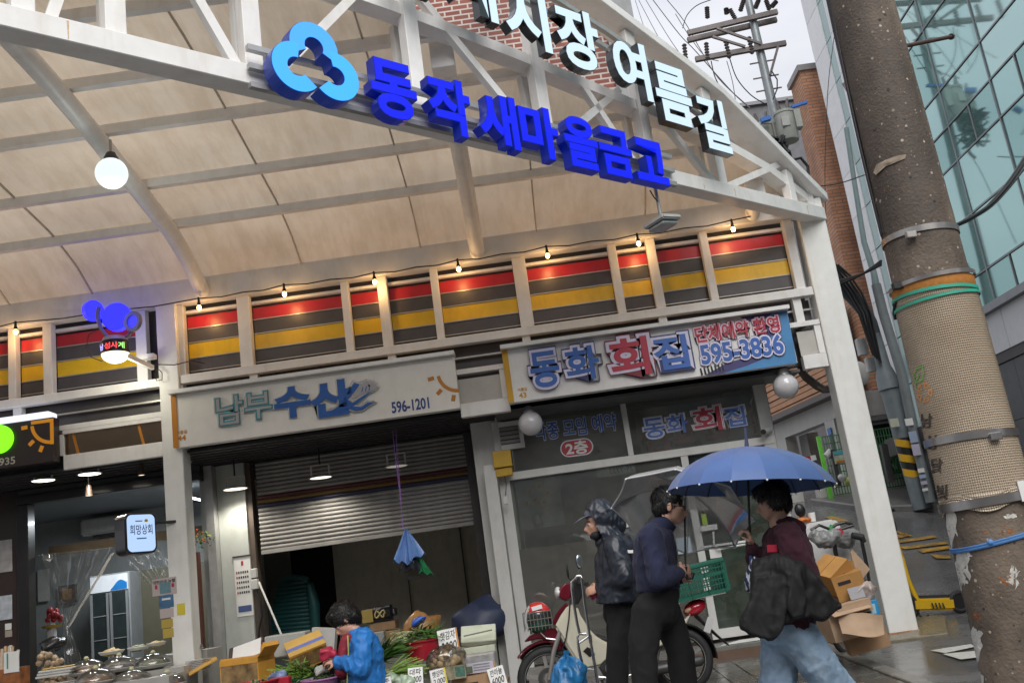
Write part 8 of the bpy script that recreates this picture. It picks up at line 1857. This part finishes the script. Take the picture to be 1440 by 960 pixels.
# handwritten price cards
def card(lab,px0,px1,y0,y1,Y,l1,l2,edge=None,tilt=-8,lean=10):
    a=W((px0+px1)/2,y1,Y);w_=(px1-px0)*Y/FPX;h_=(y1-y0)*Y/FPX;t_=thing('price_card',lab,'price card',a,(R(-lean),R(tilt),0))
    MB().box((-w_/2,0,0),(w_/2,.004,h_)).build('card',paper,t_,local=True)
    if edge:MB().box((w_/2-.014,-.0012,0),(w_/2,-.0002,h_)).build('edge_tape',edge,t_,local=True)
    for s_,z0,z1,of in((l1,.56,.9,.012),(l2,.12,.46,.016)):
        if s_:
            m=MB();letters(m,s_,(-w_*.40,-.0015,h_*z0),(1,0,.06),(0.12,0,1),w_*.76,h_*(z1-z0),offset=of,out=(0,-1,0));m.build('handwriting',ink,t_,local=True)
    return t_
card('price card for new potatoes with an orange edge standing behind the potato heap',620,647,886,918,8.75,'햇감자','3000',orange,tilt=-4)
card('price card reading 3000 in front of the spring onions',575,595,940,962,8.3,'대파','3000',None,tilt=2)
card('price card reading 2000 with a yellow edge below the potatoes',609,630,942,965,8.28,'햇양파','2,000',M('yellow_tape',(.6,.5,.05),.5),tilt=-6)
card('price card reading 6000 at the right end of the stall',692,714,939,964,8.35,'깐마늘','6000',None,tilt=-10)
card('small white price card at the bottom edge left of the others',534,552,954,972,8.2,'부추',None,None,tilt=-6)
lf=thing('cabbage_bags','clear bags of pale green vegetables at the bottom edge below the spring onions','vegetables',W(562,962,8.3));
for k in range(4):m=MB();m.ell(W(552+k*8,955+(k%2)*4,8.32),(.05,.05,.05),nu=14,nv=10);m.xf(lambda v:v+Vector((1,1,1))*.02*noise.noise(v*20));m.build('bagged_head',M('pale_green_bagged',(.30,.38,.28),.25,var=.4,scale=20),lf,smooth=60)
# goods at the back of the bay
pj=thing('hanging_jacket','dark teal quilted puffer jacket hanging at the back of the fish shop','jacket',W(413,890,13.0));teal_q=M('teal_quilted_nylon',(.012,.085,.085),.45,var=.15);Yj=13.0
for k in range(13):
    t0_=k/12;y=820+68*t0_;w_=20+7*min(1,t0_*3)-1.5*math.sin(t0_*6);p,q=W(413-w_,y+2,Yj),W(413+w_*.95,y-3,Yj)
    MB().loft([p,p.lerp(q,.3),p.lerp(q,.7),q],[(.035,.05),(.04,.09),(.04,.09),(.035,.05)],12,hint=Vector((0,1,0)),rnd=True).build('quilted_band',teal_q,pj,smooth=60)
MB().loft([W(436,824,Yj-.05),W(442,850,Yj-.08),W(444,884,Yj-.06)],[.06,.075,.06],12,rnd=True).build('sleeve',teal_q,pj,smooth=60)
MB().loft([W(396,818,Yj),W(412,812,Yj),W(430,815,Yj)],[(.06,.05)]*3,12,rnd=True).build('collar',teal_q,pj,smooth=60)
sk=thing('black_sack','black sack with a yellow end panel lying on the brown cartons at the back','sack',W(535,875,11.9));a,b_,c,d=R4(509,555,852,874,11.9);m=MB();m.cbox(((a+b_)/2,12.0,(c+d)/2),(b_-a,.30,d-c));sk_b=m.build('sack_body',M('black_film_sack',(.016,.015,.02),.3,var=.3,bump=.2,bscale=20),sk,bevel=.05,seg=3,smooth=60)
MB().box((a+.01,11.84,c+.01),(a+.14,11.848,d-.02)).build('yellow_panel',M('dull_yellow_print',(.30,.22,.05),.5),sk);m=MB();m.tube([Vector((b_-.17+.06*math.cos(t)*(1 if t<3.3 else .8),11.845,(c+d)/2+.04*math.sin(2*t)))for t in[k*.35 for k in range(19)]],.010,5);m.build('gold_mark',M('gold_print',(.40,.32,.14),.5),sk)
for lab,bx,Y_,mt,nm in(('brown carton under the black sack',(520,556,874,886,),11.9,cardboard,'brown_carton'),('brown carton lowest in the stack under the black sack',(541,566,886,912),11.8,cardboard,'brown_carton'),('grey white bin beside the cartons at the back',(522,541,888,915),11.7,M('grey_bin',(.28,.29,.29),.5),'storage_bin')):
    a,b_,c,d=R4(*bx,Y_);o=MB().box((a,Y_,c),(b_,Y_+.3,d)).build(nm,mt,bevel=.006);tag(o,lab,'carton')
ob_=thing('orange_bag','brown orange plastic bag stuffed with a blue bag behind the scallion basin','bag',W(592,895,9.6));m=MB();cc_=W(592,880,9.6);m.ell(cc_,(.165,.12,.13),nu=24,nv=14);m.xf(lambda v:v+Vector((1,1,1.2))*.05*noise.noise(v*9));m.build('bag',M('orange_brown_film',(.30,.15,.05),.3,var=.4,scale=9),ob_,smooth=50)
m=MB();m.ell(W(588,872,9.45),(.075,.04,.035),Matrix.Rotation(R(-15),3,'Y'),18,10);m.xf(lambda v:v+Vector((1,1,1))*.03*noise.noise(v*16));m.build('blue_stuffing',M('vivid_blue_film',(.02,.09,.42),.3,var=.3),ob_,smooth=50)
m=MB();cc_=W(678,872,11.0);m.ell(cc_,(.34,.25,.23),nu=30,nv=18);m.xf(lambda v:v+Vector((1,1,1))*.07*noise.noise(v*5));o=m.build('tarp_bundle',M('navy_tarp',(.022,.032,.075),.5,var=.25,bump=.3,bscale=18),smooth=50);tag(o,'dark navy tarpaulin bundle behind the foam box','tarpaulin')
o=MB().box((W(650,930,10.9).x,10.8,.26),(W(700,930,10.9).x,11.15,W(678,890,10.9).z)).build('tarp_pallet',dark_steel);tag(o,'dark stand under the navy tarpaulin bundle','stand')

# ------------------------------------------------------------------ side dish stall at the left
tb2=thing('side_dish_counter','stepped counter carrying the plastic domes of side dishes','counter',(W(160,990,10.2).x,10.4,gz(10.2)))
xa,xb=W(62,965,10.2).x,W(282,955,10.4).x;
for k,(y0_,zz)in enumerate(((9.55,W(150,958,9.6).z-.02),(9.95,W(150,948,10.0).z-.02),(10.65,W(180,925,10.8).z-.02))):MB().box((xa,y0_,.3),(xb,y0_+(.38,.38,.5)[k],zz)).build('step',M('counter_%d'%k,(.36,.35,.33),.5,var=.1),tb2)
dome_m=GLASS('clear_dome',(.93,.94,.94),.08,.03,dust=.05);tray_m=M('white_tray',(.5,.5,.48),.4)
foods=[M('brown_side_dish',(.20,.09,.03),.5,var=.5,scale=30),M('green_side_dish',(.12,.15,.04),.5,var=.5,scale=30),M('red_side_dish',(.26,.05,.02),.45,var=.5,scale=30),M('dark_side_dish',(.07,.04,.03),.45,var=.5,scale=30),M('yellow_side_dish',(.42,.28,.06),.5,var=.4,scale=30)]
def dish(lab,px,py,Y,rpx,food,dome=True,knob=True):
    c=W(px,py,Y);r=rpx*Y/FPX;t_=thing('side_dish',lab,'food tray',c,group='side dishes on the counter')
    MB().lathe([(0,0),(r*.8,0),(r,.03),(r*.97,.035),(r*.78,.008),(0,.008)],c,28).build('tray',tray_m,t_,smooth=40);m=MB();m.ell(c+Vector((0,0,.02)),(r*.72,r*.72,r*.28),nu=22,nv=12);m.xf(lambda v:v+Vector((1,1,1))*.018*noise.noise(v*26));m.build('food',food,t_,smooth=60)
    if dome:
        MB().lathe([(r*.98*math.cos(R(a)),.03+r*.62*math.sin(R(a)))for a in range(0,91,9)],c,32).build('dome_cover',dome_m,t_,smooth=60)
        if knob:MB().lathe([(0,0),(.022,0),(.026,.012),(.012,.03),(0,.03)],c+Vector((0,0,.03+r*.62)),14).build('knob',M('pale_yellow_knob',(.5,.5,.30),.4),t_,smooth=40)
for lab,px,py,Y,r,f_,dm in(('domed dish second from the left in the front row',135,962,9.75,27,0,1),('domed dish of red food at the right end of the front row',236,966,9.75,24,2,1),('domed dish in the middle of the front row',186,964,9.75,27,3,1),('domed dish at the left of the middle row',122,948,10.15,26,0,1),('domed dish in the centre of the middle row',168,943,10.15,26,3,1),('domed dish of greens beside the left column',216,938,10.15,24,1,1),('uncovered plate of brown fritters at the back of the counter',157,919,10.9,17,4,0),('uncovered plate of greens at the back of the counter',195,913,10.9,15,1,0),('uncovered plate half hidden by the left column',220,907,10.9,13,4,0),('domed dish right of the left column',264,917,10.6,21,3,1)):dish(lab,px,py,Y,r,foods[f_],dm)
tr=thing('food_pack','stack of white foam trays of yellow rice cakes at the left of the counter','food tray',W(82,952,10.0));
for k in range(3):
    c=W(80+k*2,950-k*4,10.0);MB().box((c.x-.17,9.9,c.z),(c.x+.17,10.1,c.z+.022)).build('tray',tray_m,tr,bevel=.006)
    for j in range(4):MB().box((c.x-.14+j*.072,9.91,c.z+.0225),(c.x-.08+j*.072,10.08,c.z+.04)).build('rice_cake',foods[4],tr,bevel=.008)
nb_=thing('garlic_net','net sack of whole garlic standing by the dark post','net bag',W(72,965,10.6));p_=None;gar=M('garlic_skin',(.36,.27,.18),.6,var=.35,scale=20)
for k in range(70):
    px,py=54+rn.random()*38,918+rn.random()*46;q=W(px,py,10.45+rn.uniform(-.06,.12))
    if p_ is None:p_=MB().ell((0,0,0),(.034,.034,.03),nu=10,nv=7).build('garlic_bulb',gar,nb_,smooth=180,local=True);p_.location=q-nb_.location
    else:inst(p_,nb_,q-nb_.location,(rn.random()*6,rn.random()*6,0))
m=MB();m.ell(W(74,905,10.9),(.125,.11,.085),nu=20,nv=12);m.xf(lambda v:v+Vector((1,1,1))*.05*noise.noise(v*12));o=m.build('black_bag',M('black_film_bag',(.012,.012,.014),.25,var=.3),smooth=50);tag(o,'crumpled black plastic bag above the garlic net','bag')
fl2=thing('flower_vase','vase of red and yellow flowers inside the side dish shop','flowers',W(73,900,12.2));MB().lathe([(0,0),(.05,0),(.06,.1),(.04,.2),(0,.2)],W(73,900,12.2),14).build('vase',opal,fl2,smooth=40);MB().lathe([(0,0),(.10,.0),(.12,.03),(0,.03)],W(73,882,12.2),14).build('yellow_ruff',M('yellow_petal',(.5,.3,.03),.6),fl2)
for k in range(16):MB().ell(W(66+rn.random()*20,856+rn.random()*16,12.2+rn.uniform(-.1,.1)),.035,nu=8,nv=6).build('red_bloom',M('red_bloom',(.35,.03,.04),.6),fl2)
st2=thing('snack_stand','orange and green snack box with wrapped sticks and a white card at the left edge','snack box',W(12,965,10.0));a,b_,c,d=R4(4,43,938,968,10.0);MB().box((a-.2,10.0,c),(a+.17,10.2,d)).build('box',M('orange_green_print',(.28,.10,.03),.5,var=.6,scale=10),st2);MB().box((a+.02,9.985,d-.04),(a+.17,9.997,d+.16)).build('white_card',paper,st2);MB().box((a+.05,9.982,d+.0),(a+.065,9.984,d+.15)).build('green_stripe',gt,st2)
for k in range(12):x_=-6+k*2.6;MB().cyl(W(x_,945,10.15),W(x_+rn.uniform(-3,4),905+rn.random()*12,10.2),.016,n=8).build('wrapped_stick',M('wrapped_stick_%d'%(k%2),((.42,.25,.12),(.48,.44,.36))[k%2],.25),st2)
yb2=thing('yellow_board','yellow board jutting right of the left column','board',W(285,935,10.0));m=MB();m.prism([W(266,950,9.9),W(306,927,9.9),W(303,924,10.5),W(262,938,10.5)],(0,0,.012));m.build('board',M('orange_yellow_board',(.52,.29,.04),.5,var=.1),yb2)
ts=thing('tray_stack','stack of clear lids right of the left column','lids',W(275,938,10.2))
for k in range(7):a,b_,c,d=R4(263,287,940-k*2.2,942-k*2.2,10.2);MB().box((a,10.15,c),(b_,10.4,c+.010)).build('lid',M('grey_clear_lid',(.40,.41,.42),.2,var=.1),ts)

# ------------------------------------------------------------------ right side: bicycle parts, cartons, scooter
cu2=thing('delivery_cart','white plastic cart lid with a cup and an orange cloth behind the walking person','cart',W(1165,800,9.9));a,b_,c,d=R4(1128,1196,738,800,9.9)
MB().prism([W(1130,800,9.9),W(1130,745,9.9),W(1138,735,9.9),W(1172,729,9.9),W(1180,734,9.9),W(1196,775,9.9),W(1200,800,9.9)],(0,.45,0)).build('white_lid',M('white_plastic_lid',(.55,.55,.54),.4,var=.05,dirt=.2),cu2,bevel=.02,seg=2,smooth=40)
MB().lathe([(0,0),(.032,0),(.04,.09),(.036,.09),(0,.085)],W(1143,733,10.0),14).build('paper_cup',paper,cu2,smooth=40);m=MB();m.ell(W(1130,731,10.0),(.085,.06,.028),nu=16,nv=8);m.xf(lambda v:v+Vector((1,1,1))*.015*noise.noise(v*20));m.build('orange_cloth',M('orange_red_cloth',(.55,.16,.03),.6,var=.5,scale=12),cu2,smooth=50)
o=MB().ell(W(1125,717,10.0),(.055,.04,.07),Matrix.Rotation(R(-10),3,'Y'),16,10).build('round_mirror',black,smooth=60);tag(o,'black oval mirror sticking up above the orange cloth','mirror');
MB().cyl(W(1125,724,10.0),W(1128,745,10.0),.01).build('mirror_stem',black,o)
eb2=thing('bicycle','black bicycle handlebars with grey padded covers and red bell beside the white column','bicycle',(W(1180,880,9.6).x,9.6,gz(9.6)));YE2=9.6;greyv=M('grey_vinyl_cover',(.20,.205,.205),.35,var=.2,bump=.2,bscale=25)
def E2(x,y,dy=0):return W(x,y,YE2+dy)
for cx_,dy in((1160,-.15),(1188,.15)):
    m=MB();m.loft([E2(cx_-15,752,dy),E2(cx_-8,757,dy),E2(cx_+4,758,dy),E2(cx_+14,750,dy)],[(.05,.06),(.085,.085),(.09,.09),(.05,.05)],14,rnd=True);fuse(m,.010,3,.022,13,seed=cx_).build('handle_cover',greyv,eb2,smooth=180)
MB().tube([E2(1140,745),E2(1152,738),E2(1165,743),E2(1178,745),E2(1200,738)],.014,8).build('handlebar',black,eb2);MB().tube([E2(1168,743),E2(1176,737),E2(1188,734),E2(1199,736)],.016,8).build('brake_lever',black,eb2);MB().beam(E2(1178,745,-.05),E2(1184,750,-.05),.03,.05).build('red_bell',M('red_bell',(.45,.02,.05),.3),eb2);MB().cyl(E2(1167,748),E2(1170,738),.02).build('green_clamp',M('green_clamp',(.05,.3,.08),.4),eb2)
MB().tube([E2(1169,745),E2(1174,770),E2(1182,820),E2(1186,850)],.022,10).build('stem',black,eb2);MB().loft([E2(1198,752),E2(1212,755),E2(1216,762)],[.03,.035,.02],10).build('grip',rubber,eb2)
MB().tube([E2(1212,760),E2(1220,800),E2(1222,818),E2(1206,812),E2(1203,790)],.018,8).build('side_frame',black,eb2)
c=E2(1190,868);c.z=gz(YE2)+.17;MB().lathe([(.15+.025*math.cos(R(a)),.025*math.sin(R(a)))for a in range(0,361,45)],c,28,RX).build('tyre',rubber,eb2,smooth=60);MB().lathe([(0,-.02),(.06,-.02),(.06,.02),(0,.02)],c,16,RX).build('hub',dark_steel,eb2);MB().cyl(E2(1186,850),c,.02).build('fork',black,eb2)
ln=lambda b_,Y_:W(b_[0],b_[1],Y_)
YCB=8.9;or_c=M('orange_brown_carton',(.42,.215,.06),.65,var=.12,dirt=.2,dirtcol=(.2,.1,.04))
def boxat(lab,px,py,Y_,size,rot,mt,**kw):return carton('cardboard_box',lab,W(px,py,Y_),size,mt,tuple(R(a)for a in rot),**kw)
t_=boxat('tilted orange brown box highest in the cardboard pile',1178,822,9.0,(.26,.26,.22),(18,-32,20),or_c,lid=or_c)
MB().box((-.03,-.132,.12),(.03,-.1305,.15)).build('hand_hole',ink,t_,local=True)
t_=boxat('orange brown box with a dark slot in the middle of the cardboard pile',1200,838,8.85,(.26,.24,.20),(4,-9,-14),or_c,lid=or_c);MB().box((-.09,-.122,.13),(.02,-.1205,.16)).build('hand_hole',ink,t_,local=True)
o=MB().prism([W(1196,777,9.15),W(1199,772,9.15),W(1224,800,9.15),W(1212,816,9.15),W(1203,802,9.15)],(0,.03,0)).build('cardboard_flap',cardboard_pale,bevel=.004);tag(o,'pale cardboard flap sticking up at the right of the pile','cardboard')
o=MB().cbox(W(1192,795,9.2),(.14,.1,.1),Euler((.2,.3,.2)).to_matrix()).build('small_box',or_c);tag(o,'small orange brown box wedged behind the upper boxes','box')
o=MB().cbox(W(1204,833,8.68),(.13,.012,.10),Euler((R(-10),R(-6),0)).to_matrix()).build('grey_card',M('grey_card',(.32,.32,.34),.5));tag(o,'grey card stuck in front of the middle orange brown box','card')
t_=boxat('large pale brown box at the bottom left of the cardboard pile',1193,894,8.75,(.36,.30,.25),(0,-6,6),cardboard_pale,flaps=(('f',-20,.12),('b',60,.1)))
m=MB();vs=[]
for j in range(9):
    for i in range(9):
        u,v=i/8,j/8;p=(W(1180,866,8.5)*(1-u)+W(1243,862,8.5)*u)*(1-v)+(W(1184,893,8.45)*(1-u)+W(1242,890,8.45)*u)*v;vs.append(p+Vector((0,-.06*math.sin(u*3.1)+.03*math.sin(v*3+1),.02*math.sin(u*4+v*2))))
for dy in(0,.007):m.add([v+Vector((0,dy,0))for v in vs],[(j*9+i,j*9+i+1,(j+1)*9+i+1,(j+1)*9+i)for j in range(8)for i in range(8)])
o=m.build('curled_cardboard',cardboard_pale,smooth=50);tag(o,'curled flattened cardboard sheet across the front of the pile','cardboard')
t_=boxat('dark brown collapsed box under the curled sheet beside the white column',1222,912,8.75,(.34,.24,.24),(0,-8,-8),cardboard)
t_=boxat('pale brown flattened box between the grey card and the curled sheet',1200,862,8.62,(.30,.16,.09),(0,-7,4),cardboard_pale,lid=cardboard_pale)
m=MB();m.ell(W(1220,828,8.7),(.075,.06,.06),nu=18,nv=12);m.xf(lambda v:v+Vector((1,1,1))*.05*noise.noise(v*15));o=m.build('clear_bag',M('brown_grey_film',(.34,.28,.25),.2,var=.4,scale=14),smooth=40);tag(o,'crumpled clear brown plastic on the cardboard pile by the column','bag')
bt=thing('blue_pack','blue and black pack with white lettering strip standing by the column foot','pack',W(1228,868,8.6));a,b_,c,d=R4(1222,1236,843,866,8.6);MB().box((a,8.6,c),(b_,8.68,d)).build('blue_side',M('bright_cyan_pack',(.02,.24,.50),.4),bt,bevel=.004);MB().box((a-.06,8.605,c),(a-.001,8.685,d)).build('black_side',black,bt);MB().box((a+.012,8.597,c+.02),(b_-.03,8.5995,d-.03)).build('white_strip',M('pale_cyan_print',(.3,.5,.6),.5),bt)
for lab,px,py,r,mt,nm in(('white paper cup lying on the road by the cardboard pile',1228,908,.035,paper,'paper_cup'),('small yellow crumpled wrapper on the road by the cardboard pile',1200,914,.03,M('yellow_wrapper',(.5,.45,.12),.5),'wrapper')):
    p=G(px,py);
    m=MB()
    if nm=='paper_cup':m.lathe([(0,-.05),(.028,-.05),(.036,.05),(.032,.05),(0,-.045)],p+Vector((0,0,r)),16,Euler((R(80),0,R(40))).to_matrix())
    else:m.ell(p+Vector((0,0,.02)),(.035,.025,.02),nu=12,nv=8);m.xf(lambda v:v+Vector((1,1,1))*.01*noise.noise(v*40))
    tag(m.build(nm,mt,smooth=40),lab,'litter')
o=MB().prism([(G(1016,925).x,10.55,.39),(W(1076,905,10.6).x,10.6,.39),(W(1074,905,10.9).x,10.85,.39),(W(1040,905,10.9).x,10.85,.39)],(0,0,.006)).build('newspaper',paper);tag(o,'crumpled white paper sheet lying on the grey doorstep','paper')
# yellow shared kick scooter
ks=thing('kick_scooter','yellow and black electric kick scooter parked behind the white column','kick scooter',(W(1305,860,11.2).x,11.2,gz(11.2)));ky=M('scooter_yellow',(.62,.38,.01),.35,var=.05,coat=.3);YK=11.2
def K(x,y,dy=0):return W(x,y,YK+dy)
MB().beam(K(1283,850),K(1342,848),.13,.085,hint=(0,1,0)).build('deck',ky,ks,bevel=.02,seg=2,smooth=40);MB().beam(K(1283,845),K(1340,843),.12,.012,hint=(0,1,0)).build('deck_mat',rubber,ks)
for k in range(4):p=K(1313+k*5,851,-.07);MB().prism([p+Vector((-.012,-.003,-.03)),p+Vector((.004,-.003,-.03)),p+Vector((-.006,-.003,.032)),p+Vector((-.022,-.003,.032))],(0,.002,0)).build('black_slash',ink,ks)
MB().loft([K(1292,848),K(1286,836),K(1276,814),K(1268,785)],[(.035,.03)]*4,10,rnd=True).build('stem_neck',ky,ks,smooth=50);MB().tube([K(1272,798),K(1258,750),K(1250,722)],.024,10).build('stem',ky,ks,smooth=50);MB().loft([K(1254,752),K(1250,728)],[.03,.03],10).build('stem_grip',black,ks)
MB().tube([K(1238,720,-.12),K(1249,717),K(1256,717,.1)],.02,8).build('handlebar',black,ks);MB().cbox(K(1256,740,-.06),(.06,.06,.11)).build('head_unit',black,ks,bevel=.01)
for px,py,r_ in((1274,852,.15),(1350,849,.125)):
    c=K(px,py);c.z=gz(YK)+r_+.0;MB().lathe([(r_-.03+.03*math.cos(R(a)),.035*math.sin(R(a)))for a in range(0,361,30)],c,30,RX).build('tyre',rubber,ks,smooth=60);MB().lathe([(0,-.03),(r_-.05,-.03),(r_-.05,.03),(0,.03)],c,24,RX).build('wheel_disc',black,ks)
MB().cbox(K(1271,822,-.05),(.02,.02,.05)).build('red_reflector',crimson,ks);MB().tube([K(1290,856,-.05),K(1294,866,-.06),K(1300,868,-.05),K(1306,864,-.05)],.008,6).build('kick_stand',black,ks)
